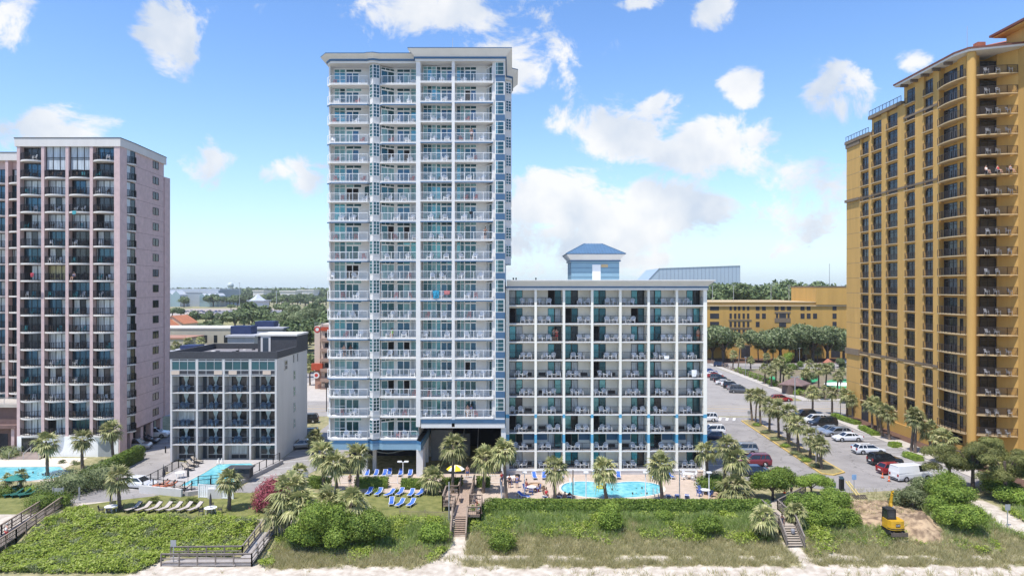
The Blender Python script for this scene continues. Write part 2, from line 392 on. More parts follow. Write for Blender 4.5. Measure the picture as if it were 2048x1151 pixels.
mixc = N('MixRGB'); link(t, M('MULTIPLY', cl.outputs['Result'], 0.95), mixc.inputs['Fac']); link(t, mixh.outputs[0], mixc.inputs['Color1']); link(t, ccol.outputs['Color'], mixc.inputs['Color2'])
link(t, mixc.outputs[0], bg.inputs['Color'])
SC.view_settings.view_transform = 'Standard'; SC.view_settings.look = 'None'; SC.view_settings.exposure = 0.85; SC.view_settings.gamma = 1.0
cy = SC.cycles
cy.max_bounces = 6; cy.diffuse_bounces = 4; cy.glossy_bounces = 3; cy.transmission_bounces = 3; cy.transparent_max_bounces = 6; cy.use_denoising = True
cy.caustics_reflective = False; cy.caustics_refractive = False; cy.sample_clamp_indirect = 8

# ------------------------------------------------------------------ terrain
def sst(x): x = min(1, max(0, x)); return x * x * (3 - 2 * x)
def terr(x, y):
    tt = sst((77.5 - y) / 7.5)
    z = -1.3 * tt - 0.25 * sst((70 - y) / 5)
    z += tt * (0.22 * mn.noise(Vector((x * 0.22, y * 0.22, 1.3))) + 0.10 * mn.noise(Vector((x * 0.7, y * 0.7, 4.1)))) * (1 if y > 68 else .4)
    # spoil heap dug out beside the excavator
    d2 = ((x - 44.5) / 2.6) ** 2 + ((y - 74.4) / 2.6) ** 2
    z += (1.5 + .5 * mn.noise(Vector((x * .9, y * .9, 3)))) * math.exp(-d2 * 1.2) + (.4 * mn.noise(Vector((x * 1.3, y * 1.3, 8))) if 39 < x < 50 and 70 < y < 83 else 0)
    return z
def pix(x, y, z): return CX + x * FPX / y, CY + (H - z) * FPX / y
def interp(pl, x):
    if x <= pl[0][0]: return pl[0][1]
    for (a, b), (c, d) in zip(pl, pl[1:]):
        if x <= c: return b + (d - b) * (x - a) / (c - a)
    return pl[-1][1]
LOW = [(-200, 1165), (240, 1160), (280, 1140), (320, 1121), (400, 1122), (500, 1126), (530, 1134), (600, 1137), (700, 1131), (820, 1138), (870, 1120), (895, 1100), (906, 1084), (930, 1084), (922, 1134), (1100, 1131), (1300, 1133), (1570, 1131), (1605, 1131), (1650, 1129), (2300, 1133)]
UP = [(-200, 1095), (0, 1072), (110, 1012), (150, 1010), (205, 1034), (420, 1036), (545, 1042), (560, 1070), (740, 1060), (790, 1036), (898, 1040), (905, 1082), (932, 1082), (942, 1020), (1000, 1024), (1530, 1024), (1545, 1020), (1600, 1010), (1700, 1020), (1760, 1040), (1890, 1000), (2300, 985)]
def inpoly(x, y, p):
    c = False
    for i in range(len(p)):
        (x1, y1), (x2, y2) = p[i - 1], p[i]
        if (y1 > y) != (y2 > y) and x < (x2 - x1) * (y - y1) / (y2 - y1) + x1: c = not c
    return c
SANDP = [[(903, 1082), (933, 1082), (930, 1100), (920, 1160), (850, 1160), (880, 1120)], [(1560, 1085), (1592, 1085), (1612, 1108), (1660, 1160), (1610, 1160), (1598, 1120)],
         [(1795, 1010), (1830, 1005), (1888, 1058), (1880, 1085), (1845, 1090), (1805, 1065)], [(1935, 995), (1970, 1000), (2060, 1050), (2060, 1075), (2000, 1052), (1950, 1015)], [(1700, 990), (1800, 985), (1840, 1010), (1790, 1060), (1710, 1050)]]
def veg(x, y):
    px, py = pix(x, y, terr(x, y))
    n = mn.noise(Vector((x * 0.5, y * 0.5, 9.0))) * 14 + mn.noise(Vector((x * 1.7, y * 1.7, 3.0))) * 8
    if py > interp(LOW, px) + n * 0.5: return 0.0, px, py
    if py < interp(UP, px): return 0.0, px, py
    for p in SANDP:
        if inpoly(px + n * 0.4, py + n * 0.25, p): return 0.0, px, py
    # blow-outs where the sand shows
    if px > 930 and 1104 < py < 1121 and n > (-1 if py > 1110 else 6): return 0.06, px, py
    if px > 560 and py > 1085 and n > 9: return 0.2, px, py
    if px > 560 and n > 13: return 0.15, px, py
    return 1.0, px, py
def axis(a, b, s): 
    n = int((b - a) / s); return [a + (b - a) * i / n for i in range(n + 1)]
xs = [-3400, -2000, -700, -300, -150, -90] + axis(-70, 70, 0.5) + [90, 150, 300, 700, 2000, 3400]
ys = [-50, 0, 40, 55] + axis(60, 84, 0.4) + [90, 100, 120, 160, 220, 400, 900, 2000, 3150]
g = MB(); rows = []; cols = []
for y in ys:
    rows.append([(x, y, terr(x, y) if y < 84 else 0.0) for x in xs])
    cols += [(veg(x, y)[0] if 60 <= y < 84 and abs(x) <= 70 else (0.0 if y < 72 else 1.0)) for x in xs]
g.grid(rows)
m, tt_, b_ = nt('ground_sand_and_soil')
at = tt_.nodes.new('ShaderNodeAttribute'); at.attribute_name = 'plants'
tcc = tt_.nodes.new('ShaderNodeTexCoord')
n1 = tt_.nodes.new('ShaderNodeTexNoise'); n1.inputs['Scale'].default_value = 1.2; n1.inputs['Detail'].default_value = 10; link(tt_, tcc.outputs['Object'], n1.inputs['Vector'])
r1 = tt_.nodes.new('ShaderNodeValToRGB'); r1.color_ramp.elements[0].color = (0.36, 0.30, 0.235, 1); r1.color_ramp.elements[1].color = (0.56, 0.50, 0.42, 1); r1.color_ramp.elements[0].position = .3; r1.color_ramp.elements[1].position = .65
r2 = tt_.nodes.new('ShaderNodeValToRGB'); r2.color_ramp.elements[0].color = (0.17, 0.17, 0.07, 1); r2.color_ramp.elements[1].color = (0.36, 0.31, 0.17, 1); r2.color_ramp.elements[0].position = .35; r2.color_ramp.elements[1].position = .65
link(tt_, n1.outputs['Fac'], r1.inputs['Fac']); link(tt_, n1.outputs['Fac'], r2.inputs['Fac'])
ad_ = tt_.nodes.new('ShaderNodeAttribute'); ad_.attribute_name = 'dug'; r3 = tt_.nodes.new('ShaderNodeValToRGB'); r3.color_ramp.elements[0].color = (.15, .10, .062, 1); r3.color_ramp.elements[1].color = (.43, .31, .19, 1); r3.color_ramp.elements[0].position = .38; r3.color_ramp.elements[1].position = .6; link(tt_, n1.outputs['Fac'], r3.inputs['Fac'])
m0 = tt_.nodes.new('ShaderNodeMixRGB'); link(tt_, ad_.outputs['Fac'], m0.inputs['Fac']); link(tt_, r1.outputs['Color'], m0.inputs['Color1']); link(tt_, r3.outputs['Color'], m0.inputs['Color2'])
mx = tt_.nodes.new('ShaderNodeMixRGB'); link(tt_, at.outputs['Fac'], mx.inputs['Fac']); link(tt_, m0.outputs[0], mx.inputs['Color1']); link(tt_, r2.outputs['Color'], mx.inputs['Color2'])
link(tt_, mx.outputs[0], b_.inputs['Base Color']); b_.inputs['Roughness'].default_value = 0.95
bp = tt_.nodes.new('ShaderNodeBump'); bp.inputs['Strength'].default_value = 0.5; bp.inputs['Distance'].default_value = 0.15; link(tt_, n1.outputs['Fac'], bp.inputs['Height']); link(tt_, bp.outputs['Normal'], b_.inputs['Normal'])
me = g.mesh('ground', m, True)
a = me.attributes.new('plants', 'FLOAT', 'POINT'); a.data.foreach_set('value', cols)
dug = []
for y in ys:
    for x in xs:
        q = pix(x, y, terr(x, y)) if 60 <= y < 90 else (0, 0); dug.append(1.0 if q[0] > 1690 and q[0] < 1900 and 975 < q[1] < 1095 else 0.0)
a = me.attributes.new('dug', 'FLOAT', 'POINT'); a.data.foreach_set('value', dug)
T(ob('ground', me), kind='structure')

def sheet(name, poly, z, material):
    b = MB(); b.face([(p[0], p[1], z) for p in poly]); return T(b.build(name, material), kind='structure')
def rect(x0, y0, x1, y1): return [(x0, y0), (x1, y0), (x1, y1), (x0, y1)]
M_lawn = mat('lawn_grass', (0.12, 0.145, 0.032), 0.95, 0.25, 0.9, col2=(0.24, 0.23, 0.075), bump=0.6, bscale=14, detail=12)
M_lawnf = mat('dry_field_grass', (0.24, 0.22, 0.09), 0.95, 0.2, 0.05, detail=8)
M_pav = mat('pink_pavers', (0.46, 0.37, 0.30), 0.85, 0.14, 1.2, detail=10)
M_green2 = mat('putting_green', (0.04, 0.28, 0.11), 0.9, 0.1, 1)
m, t2, b2 = nt('pool_water_surface')
b2.inputs['Roughness'].default_value = 0.04
tc2 = t2.nodes.new('ShaderNodeTexCoord'); nn = t2.nodes.new('ShaderNodeTexVoronoi'); nn.inputs['Scale'].default_value = 1.6; nn.feature = 'SMOOTH_F1'; link(t2, tc2.outputs['Object'], nn.inputs['Vector'])
nr = t2.nodes.new('ShaderNodeValToRGB'); nr.color_ramp.elements[0].color = (0.10, 0.42, 0.50, 1); nr.color_ramp.elements[1].color = (0.26, 0.62, 0.66, 1); nr.color_ramp.elements[0].position = .15; nr.color_ramp.elements[1].position = .75
link(t2, nn.outputs['Distance'], nr.inputs['Fac']); link(t2, nr.outputs['Color'], b2.inputs['Base Color'])
bp = t2.nodes.new('ShaderNodeBump'); bp.inputs['Strength'].default_value = 0.35; bp.inputs['Distance'].default_value = .1; n3 = t2.nodes.new('ShaderNodeTexNoise'); n3.inputs['Scale'].default_value = 3.5; link(t2, tc2.outputs['Object'], n3.inputs['Vector']); link(t2, n3.outputs['Fac'], bp.inputs['Height']); link(t2, bp.outputs['Normal'], b2.inputs['Normal'])
M_water = m

# lawns
sheet('lawn', [G(118, 1016), G(225, 1001), G(300, 988), G(400, 992), G(520, 980), G(600, 985), G(640, 985), G(640, 1040), (-25.5, 77), (-46, 77.2), (-52, 79.5)], 0.006, M_lawn)
sheet('hotel_lawn', [G(650, 983), G(896, 983), G(902, 1036), G(640, 1040)], 0.007, M_lawn)
sheet('condo_lawn', [(-85, 78.5), (-54.6, 78.5), (-54.6, 83), G(70, 985), G(0, 975), (-85, 90)], 0.008, M_lawn)
# asphalt
sheet('driveway', [(-60.4, 170), (-60.3, 112), (-57.3, 98), G(150, 985), G(118, 1008), G(222, 1001), G(320, 990), (-46.5, 86.5), (-46.5, 101), (-51.5, 103), (-51.5, 170)], 0.012, M_asph)
sheet('motel_parking', [(-35, 170), (-35, 101), (-35.5, 87), G(500, 985), (-29.5, 90), G(640, 935), (-25, 97), (-25, 170)], 0.012, M_asph)
sheet('hotel_parking', [(27.2, 137.5), (27.2, 93.5), (33, 92), G(1700, 985), (63, 90), (63, 137.5)], 0.012, M_asph)
sheet('road', rect(-300, 138.5, 300, 157), 0.016, M_road)
sheet('far_parking', [(30, 157), (68, 157), (66, 236), (40, 236)], 0.012, M_road)
sheet('side_street', rect(-20, 219, 300, 236), 0.017, M_road)
sheet('garage_forecourt', [(66, 236), (300, 236), (300, 262), (66, 262)], 0.010, M_soil)
sheet('left_lot', rect(-140, 157, -66, 200), 0.010, M_conc)
sheet('back_lot', rect(-56, 157, -22, 212), 0.009, M_conc)
sheet('back_street', rect(-66, 157, -56, 330), 0.012, M_road)
# far event car park and field on the left
sheet('event_car_park', [(-400, 640), (-60, 640), (-60, 860), (-400, 860)], 0.03, mat('sandy_car_park', (0.36, 0.30, 0.25), 0.95, 0.1, .03))
sheet('event_asphalt', [(-330, 700), (-200, 700), (-205, 790), (-330, 790)], 0.05, mat('grey_car_park', (0.19, 0.19, 0.21), .95, .1, .03))
sheet('dry_field', [(-330, 470), (-60, 470), (-60, 560), (-330, 600)], 0.03, M_lawnf)
sheet('sand_track', [(-400, 560), (-60, 560), (-60, 640), (-400, 640)], 0.02, mat('pale_track', (0.42, 0.34, 0.27), .95, .1, .05))
# pavements (raised) and kerbs
def slab(name, poly, z0, z1, material):
    b = MB(); b.prism(poly, z0, z1); return T(b.build(name, material), kind='structure')
slab('pavement', rect(63, 86, 66.3, 137.5), -0.1, 0.13, M_conc)
slab('pavement', rect(66.9, 157.2, 69.3, 232), -0.1, 0.12, M_conc)
slab('pavement', rect(69.3, 157.2, 300, 159.6), -0.1, 0.12, M_conc)
slab('pavement', rect(-25, 136.2, 27, 138.3), -0.1, 0.12, M_conc)
slab('pavement', rect(-300, 157.2, -70, 159.6), -0.1, 0.12, M_conc)
slab('planting_bed', rect(66.3, 86, 69.2, 137), -0.1, 0.10, M_soil)
slab('grass_verge', rect(57.5, 157.3, 66.8, 161.5), -0.1, 0.10, M_lawnf)
isl = [(43.4, 95.6), (44.6, 94.9), (46.6, 96.2), (47.2, 131.5), (46.3, 133.6), (45.0, 133.2)]
b = MB(); o2 = offset(isl, 0.28); b.prism(o2, -0.1, 0.17); T(b.build('kerb', mat('yellow_kerb', (0.50, 0.35, 0.11), .8, .2, 2)), kind='structure')
b = MB(); b.prism(isl, 0.1, 0.19); T(b.build('planted_island', mat('island_soil', (0.25, 0.18, 0.11), .95, .3, 1.5, col2=(0.30, 0.27, 0.12))), kind='structure')
# road markings
b = MB()
for x in range(-30, 30):
    pass
b.face([(-300, 146.9, .022), (300, 146.9, .022), (300, 147.05, .022), (-300, 147.05, .022)]); b.face([(-300, 147.35, .022), (300, 147.35, .022), (300, 147.5, .022), (-300, 147.5, .022)])
b.face([(-300, 150.6, .022), (300, 150.6, .022), (300, 150.72, .022), (-300, 150.72, .022)]); b.face([(-300, 144, .022), (300, 144, .022), (300, 144.12, .022), (-300, 144.12, .022)])
T(b.build('road_line', M_yline), kind='structure')
b = MB()
def stripe(x0, y0, x1, y1, w, z=.024):
    a = Vector((x0, y0)); c = Vector((x1, y1)); d = (c - a).normalized(); n = Vector((-d.y, d.x)) * w / 2
    b.face([(*(a + n), z), (*(a - n), z), (*(c - n), z), (*(c + n), z)])
for k in range(13): stripe(57.6, 97 + 2.75 * k, 62.9, 97.6 + 2.75 * k, .13)
for k in range(13): stripe(28.2, 97.5 + 2.75 * k, 33.4, 97.5 + 2.75 * k, .13)
for k in range(16): stripe(56.5, 160 + 3.0 * k, 62, 161.5 + 3.0 * k, .13)
for k in range(7): stripe(-59.8, 98 + 2.9 * k, -56, 98.4 + 2.9 * k, .14)
for k in range(3): stripe(-50.5, 88.4 + 2.9 * k, -46.8, 88.2 + 2.9 * k, .14)
for k in range(6): stripe(-34.6, 91 + 3.6 * k, -30.2, 92.6 + 3.6 * k, .14)
for k in range(10): stripe(31 + 1.4 * k, 134.2, 31.9 + 1.4 * k, 136.6, .5)
stripe(27.5, 137.3, 43, 137.3, .35); stripe(56, 151, 63, 146, .14)
for k in range(7): stripe(-28 - .7 * k, 86 + 2.3 * k, -31.5, 87.2 + 2.3 * k, .15)
T(b.build('parking_line', M_line), kind='structure')
b = MB()
for k in range(6): 
    x, y = 57.0, 99.0 + 2.75 * k
    pts = [(x + (.75 + .3 * R.random()) * math.cos(q * PI / 5), y + (.75 + .3 * R.random()) * math.sin(q * PI / 5), .026) for q in range(10)]
    b.face(pts)
T(b.build('accessible_bay_marking', M_bline), kind='structure')
# hotel pool deck and pool
sheet('pool_deck', [G(640, 952), G(1020, 942), (28.5, 94.8), G(1425, 1005), G(935, 1012), G(935, 985), G(700, 984), G(640, 984)], 0.010, M_pav)
slab('stone_border', [G(1405, 1003), G(1410, 975), G(1440, 985), G(1465, 1003)], -.1, .2, mat('stone_edging', (0.42, 0.30, 0.2), .9, .3, 2))
K = [(465, 340), (500, 305), (600, 288), (720, 288), (860, 302), (960, 302), (1060, 290), (1180, 288), (1300, 300), (1380, 325), (1410, 355), (1390, 390), (1320, 410), (1180, 430), (1000, 437), (800, 437), (650, 425), (520, 395), (475, 370)]
kp = [G(1020 + a / 4.585, 900 + c / 4.585) for a, c in K][::-1]
def smooth(p, it=2):
    for _ in range(it):
        q = []
        for i in range(len(p)):
            a, c = Vector(p[i]), Vector(p[(i + 1) % len(p)]); q += [tuple(a * .75 + c * .25), tuple(a * .25 + c * .75)]
        p = q
    return p
kp = smooth(kp)
ko = offset(kp, 0.32)
b = MB(); b.rings([(ko, 0.0), (ko, 0.06), (kp, 0.06), (kp, 0.012)]); T(b.build('pool_coping', mat('cream_coping', (0.62, 0.57, 0.48), .8, .06, 2)), kind='structure')
sheet('pool_water', kp, 0.022, M_water)
b = MB(); b.rings([(kp, .059), (offset(kp, -.02), .03), (offset(kp, -.16), .027)]); T(b.build('pool_tile_line', mat('pool_tile', (.06, .28, .40), .3, .2, 6)), kind='structure')
# motel pool terrace (raised) and pool
MZ = 0.55
mdeck = [(-47.3, 87.2), (-40.5, 85.3), (-36.2, 87.5), (-33.9, 101.2), (-47.2, 101.2)]
slab('motel_terrace', mdeck, -.1, MZ, mat('grey_terrace', (0.40, 0.37, 0.35), .85, .1, 1))
b = MB(); o3 = offset(mdeck, .12)[:3]
mp_ = [G(x, y, MZ) for x, y in ((360, 971), (408, 946), (437, 928), (500, 926), (507, 930), (470, 962), (462, 974))]
mo = offset(mp_[::-1], .35)
b = MB(); b.rings([(mo, MZ), (mo, MZ + .06), (mp_[::-1], MZ + .06), (mp_[::-1], MZ + .01)]); T(b.build('motel_pool_coping', M_conc), kind='structure')
b = MB(); sheet('motel_pool_water', mp_[::-1], MZ + .02, M_water)
slab('motel_front_wall', [(-47.4, 86.7), (-41.2, 85.0), (-41.1, 85.2), (-47.3, 86.95)], -.1, .95, M_greyw)
# condo pool
sheet('condo_deck', [(-82, 104.5), (-82, 92), G(105, 962), G(130, 935), (-65, 104.5)], 0.010, mat('cream_deck', (0.62, 0.54, 0.45), .85, .08, 1))
cp = [G(-60, 962), G(-20, 934), G(120, 933), G(135, 945), G(110, 955), G(60, 961)]
b = MB(); cpo = offset(cp[::-1], .3)
b.rings([(cpo, 0), (cpo, .05), (cp[::-1], .05), (cp[::-1], .012)]); T(b.build('condo_pool_coping', M_conc), kind='structure')
sheet('condo_pool_water', cp[::-1], .022, M_water)
# mini golf greens and paths
sheet('golf_ground', rect(70, 160, 140, 216), 0.008, mat('golf_garden_soil', (0.20, 0.16, 0.10), .95, .25, .3))
sheet('putting_green', smooth([G(1600, 752), G(1632, 748), G(1640, 762), G(1605, 768)][::-1]), .03, M_green2)
sheet('putting_green', smooth([G(1648, 760), G(1700, 755), G(1700, 778), G(1652, 775)][::-1]), .03, M_green2)
sheet('putting_green', smooth([G(1535, 755), G(1550, 750), G(1552, 770), G(1540, 775)][::-1]), .03, M_green2)
b = MB(); b.lathe([(3.6, 0), (3.4, .25), (2.4, .3)], (PX(1683, 184), 184, 0), 20, 0, 1.3, .8); T(b.build('fountain_rim', M_whitep), kind='structure')

# ------------------------------------------------------------------ dune plants (nobody could count these)
def blades(b, x, y, z, n, h, w, spread, rnd):
    for _ in range(n):
        a = rnd.random() * 2 * PI; r = rnd.random() * spread; bx = x + r * math.cos(a); by = y + r * math.sin(a)
        hh = h * (.6 + .7 * rnd.random()); la = rnd.random() * 2 * PI; le = hh * (.35 + .75 * rnd.random())
        wa = rnd.random() * PI; ux = math.cos(wa) * w; uy = math.sin(wa) * w
        tx = bx + le * math.cos(la); ty = by + le * math.sin(la)
        b.face([(bx - ux, by - uy, z - .03), (bx + ux, by + uy, z - .03), (tx + ux * .35, ty + uy * .35, z + hh), (tx - ux * .35, ty - uy * .35, z + hh)])
def leaf(b, p, nrm, s, rnd, asp=.65):
    n = Vector(nrm)
    n = (n + Vector((rnd.uniform(-1, 1), rnd.uniform(-1, 1), rnd.uniform(-1, 1))) * .75)
    if n.length < 1e-3: n = Vector((0, 0, 1))
    n.normalize()
    u = n.orthogonal().normalized(); u = Matrix.Rotation(rnd.random() * 2 * PI, 3, n) @ u; w = n.cross(u)
    p = Vector(p); s1 = s * (.6 + .8 * rnd.random())
    u = u * s1; w = w * s1 * asp
    b.face([p - u, p + w * .8 - u * .1, p + u, p - w * .8 - u * .1])
rv = random.Random(5)
bg_ = MB(); bo = MB(); bv = MB(); bw2 = MB()
for _ in range(52000):
    y = 66 + 14 * rv.random() ** 1.1; x = rv.uniform(-.78, .78) * y
    d, px, py = veg(x, y)
    if rv.random() > d: continue
    if (-28.3 < x < -24.9 and y < 82) or (-35.2 < x < -25 and y < 69.6) or (-55.6 < x < -51.8 and y < 82) or (28.4 < x < 31.1 and y > 71): continue
    z = terr(x, y); nn = mn.noise(Vector((x * .35, y * .35, 7))) + .5 * mn.noise(Vector((x * .9, y * .9, 2)))
    if px < 545:
        if True:
            hh = .1 + (.42 * max(0, nn + .7) + .45 * max(0, mn.noise(Vector((x * 1.1, y * 1.1, 31))))) * rv.random() ** .6; n2 = mn.noise(Vector((x * .55, y * .8, 21))) + .6 * mn.noise(Vector((x * 1.6, y * 1.9, 5)))
            if n2 > .75: continue
            tgt = bw2 if n2 < -.28 else bv
            for _k in range(8): leaf(tgt, (x + rv.uniform(-.3, .3), y + rv.uniform(-.3, .3), z + hh + rv.uniform(-.12, .12)), (0, -.25, 1), (.075 + .09 * rv.random() ** 2 + (.03 if n2 > .2 else 0)) if tgt is bv else .085, rv)
            if n2 > .6: blades(bo, x, y, z, 5, .55, .022, .25, rv)
            if nn > .25 and rv.random() < .3: blades(bg_, x, y, z, 4, .6, .03, .2, rv)
    else:
        if px < 900: green = (1112 - py) / 40 + nn * 1.2
        elif px < 1560: green = (1078 - py) / 26 + nn * 1.3
        else: green = (1085 - py) / 40 + nn * 1.3
        if green + rv.uniform(-.5, .5) > .35:
            if nn + rv.uniform(-.4, .4) > .1:
                for _k in range(6): leaf(bv, (x + rv.uniform(-.3, .3), y + rv.uniform(-.3, .3), z + .1 + .45 * rv.random() * (nn + .7)), (0, -.2, 1), .12, rv)
            else: blades(bg_, x, y, z, 7, .6, .028, .32, rv)
        elif rv.random() < .72: blades(bo, x, y, z, 7, .46, .02, .3, rv)
# sparse grass along the front edge of the dune and on the beach
for _ in range(900):
    x = rv.uniform(-50, 52); y = rv.uniform(63.6, 66.2); px, py = pix(x, y, terr(x, y))
    if (1100 < px < 1560 or px > 1660) and rv.random() < .8: blades(bo, x, y, terr(x, y), 7, .45, .02, .25, rv)
    elif rv.random() < .03: blades(bo, x, y, terr(x, y), 8, .35, .02, .3, rv)
for _ in range(120):
    x = rv.uniform(-25, 50); y = rv.uniform(66.8, 69.5)
    for k in range(6): blades(bo, x + rv.uniform(-.5, .5), y + rv.uniform(-.3, .3), terr(x, y), 6, .4, .022, .3, rv)
for _ in range(420):
    px, py = rv.uniform(1695, 1830), rv.uniform(980, 1030); x, y = G(px, py, -.1); z = terr(x, y)
    if mn.noise(Vector((x * .8, y * .8, 14))) > -.1: blades(bo, x, y, z, 5, .28, .02, .4, rv)
hm = bpy.data.materials.new('haze_air'); hm.use_nodes = True; hn = hm.node_tree; hn.nodes.remove(hn.nodes['Principled BSDF']); pv = hn.nodes.new('ShaderNodeVolumePrincipled'); pv.inputs['Color'].default_value = (.93, .97, 1, 1); pv.inputs['Density'].default_value = 0.0001; pv.inputs['Anisotropy'].default_value = .2
hn.links.new(pv.outputs[0], hn.nodes['Material Output'].inputs['Volume'])
q_ = MB(); q_.box(-3500, -60, -3.2, 3500, 3180, 69); T(q_.build('haze', hm), kind='stuff')
T(bv.build('ground_cover', F_vine), kind='stuff'); T(bw2.build('ground_cover', F_pale), kind='stuff'); T(bg_.build('dune_grass', F_gras), kind='stuff'); T(bo.build('sea_oat_grass', F_oats), kind='stuff')
# ================================================================== railings shared
def rail(b, pts, h, m=0, post=1.5, pick=0.13, pw=0.022, top=0.06, z=0.0, post_w=0.06):
    for p, q in zip(pts, pts[1:]):
        a = Vector((p[0], p[1], z)); c = Vector((q[0], q[1], z)); L = (c - a).length; d = (c - a) / L
        up = Vector((0, 0, 1))
        b.bar(a + up * h, c + up * h, top, top, m); b.bar(a + up * .1, c + up * .1, .04, .04, m)
        n = max(1, round(L / post))
        for i in range(n + 1):
            e = a + d * (L * i / n); b.bar(e, e + up * h, post_w, post_w, m)
        if pick:
            k = int(L / pick)
            for i in range(1, k):
                e = a + d * (L * i / k)
                w = pw / 2; b.face([e + Vector((-d.x * w, -d.y * w, .1)), e + Vector((d.x * w, d.y * w, .1)), e + Vector((d.x * w, d.y * w, h)), e + Vector((-d.x * w, -d.y * w, h))], m)

# ================================================================== white and blue tower
TW = E('hotel_tower', (-13, 95, 0), label='tall white and blue balcony hotel tower beside the lower white wing', cat='hotel')
TO = (-13, 95, 0)
F = 2.706; Z0 = 8.25
XA, XB, XC, XD, XE, XF = -25.6, -19.85, -18.35, -13.15, -12.55, -8.25   # bay limits
XG, XH, XI, XJ = -7.85, -2.6, -2.35, -1.0
YR, YL = 93.5, 94.5; DEP = 1.9
zf = [Z0 + F * k for k in range(18)]
zl = [5.15] + zf
# walls behind the balconies
b = MB(TO)
b.box(XA, YL + DEP, 5.0, XD, 113, 57.2); b.box(XD, YR + DEP, 7.0, XJ, 113, 57.2)
b.box(XA, YL + .9, 5.0, XA + .2, YL + DEP, 57.2)                      # outer left end
b.box(XB + .05, YL + .5, 5.0, XB + .3, YL + DEP, 57.2); b.box(XC - .25, YL + .45, 5.0, XC - .02, YL + DEP, 57.2)
b.box(XH - .1, YR + .3, 7.0, XI, YR + DEP, 57.2)
b.build('wall', M_white, TW)
for nm, x0, x1, y0, y1, z0, z1 in (('column', XD, XE, YR - .02, YR + DEP + .1, 7.0, 57.2), ('column', XF, XG, YR - .02, YR + DEP + .1, 7.0, 57.2)):
    c = MB(TO); c.box(x0, y0, z0, x1, y1, z1); c.build(nm, M_white, TW)
# window strip at the right corner with blue spandrels
c = MB(TO); c.box(XI, YR + .06, 7.0, XJ - .0, YR + DEP + .02, 57.2); c.build('corner_pier', M_white, TW)
mw = MB(); mw.glz((XI + .12, YR + .05), (XJ - .12, YR + .05), .95, 2.62, [0, .25, 1], 3, 0, [1, 2, 2, 3], .035)
ms = MB(); ms.box(XI + .1, YR + .02, .04, XJ + .03, YR + .2, .86); 
mwm = mw.mesh('corner_window', [M_whitep, G_teal, G_dteal, G_blue]); msm = ms.mesh('spandrel', M_blue)
for z in zf:
    ob('corner_window', mwm, TW, (13, -95, z)); ob('spandrel', msm, TW, (13, -95, z))
# bay window notch (triangular projection between the two left bays)
nb = MB(); A0 = (XB + .1, YL + .3); A1 = (XB + .62, YL - .25); A2 = (XC - .05, YL + .28)
nb.glz(A0, A1, .75, 2.62, 1, 4, 0, [1, 2], .05, out=(-.6, -1)); nb.glz((A1[0] + .05, A1[1]), A2, .75, 2.62, 2, 4, 0, [1, 2, 2], .05, out=(.3, -1))
nbm = nb.mesh('bay_window', [M_whitep, G_teal, G_dteal])
ns = MB(); pl = [A0, (A1[0] + .02, A1[1] - .05), A2, (A2[0], YL + 1.2), (A0[0], YL + 1.2)]; ns.prism(pl, -.02, .74); ns.prism([(p[0], p[1] + .02) for p in pl], 2.62, 2.69)
nsm = ns.mesh('bay_sill', M_white)
nc = MB(TO); nc.prism([(A0[0] + .05, A0[1] + .1), (A1[0] + .03, A1[1] + .1), (A2[0] - .05, A2[1] + .1), (A2[0], YL + 1.5), (A0[0], YL + 1.5)], 5.0, 57.2); nc.build('bay_core', M_white, TW)
for z in zl:
    ob('bay_window', nbm, TW, (13, -95, z)); ob('bay_sill', nsm, TW, (13, -95, z))
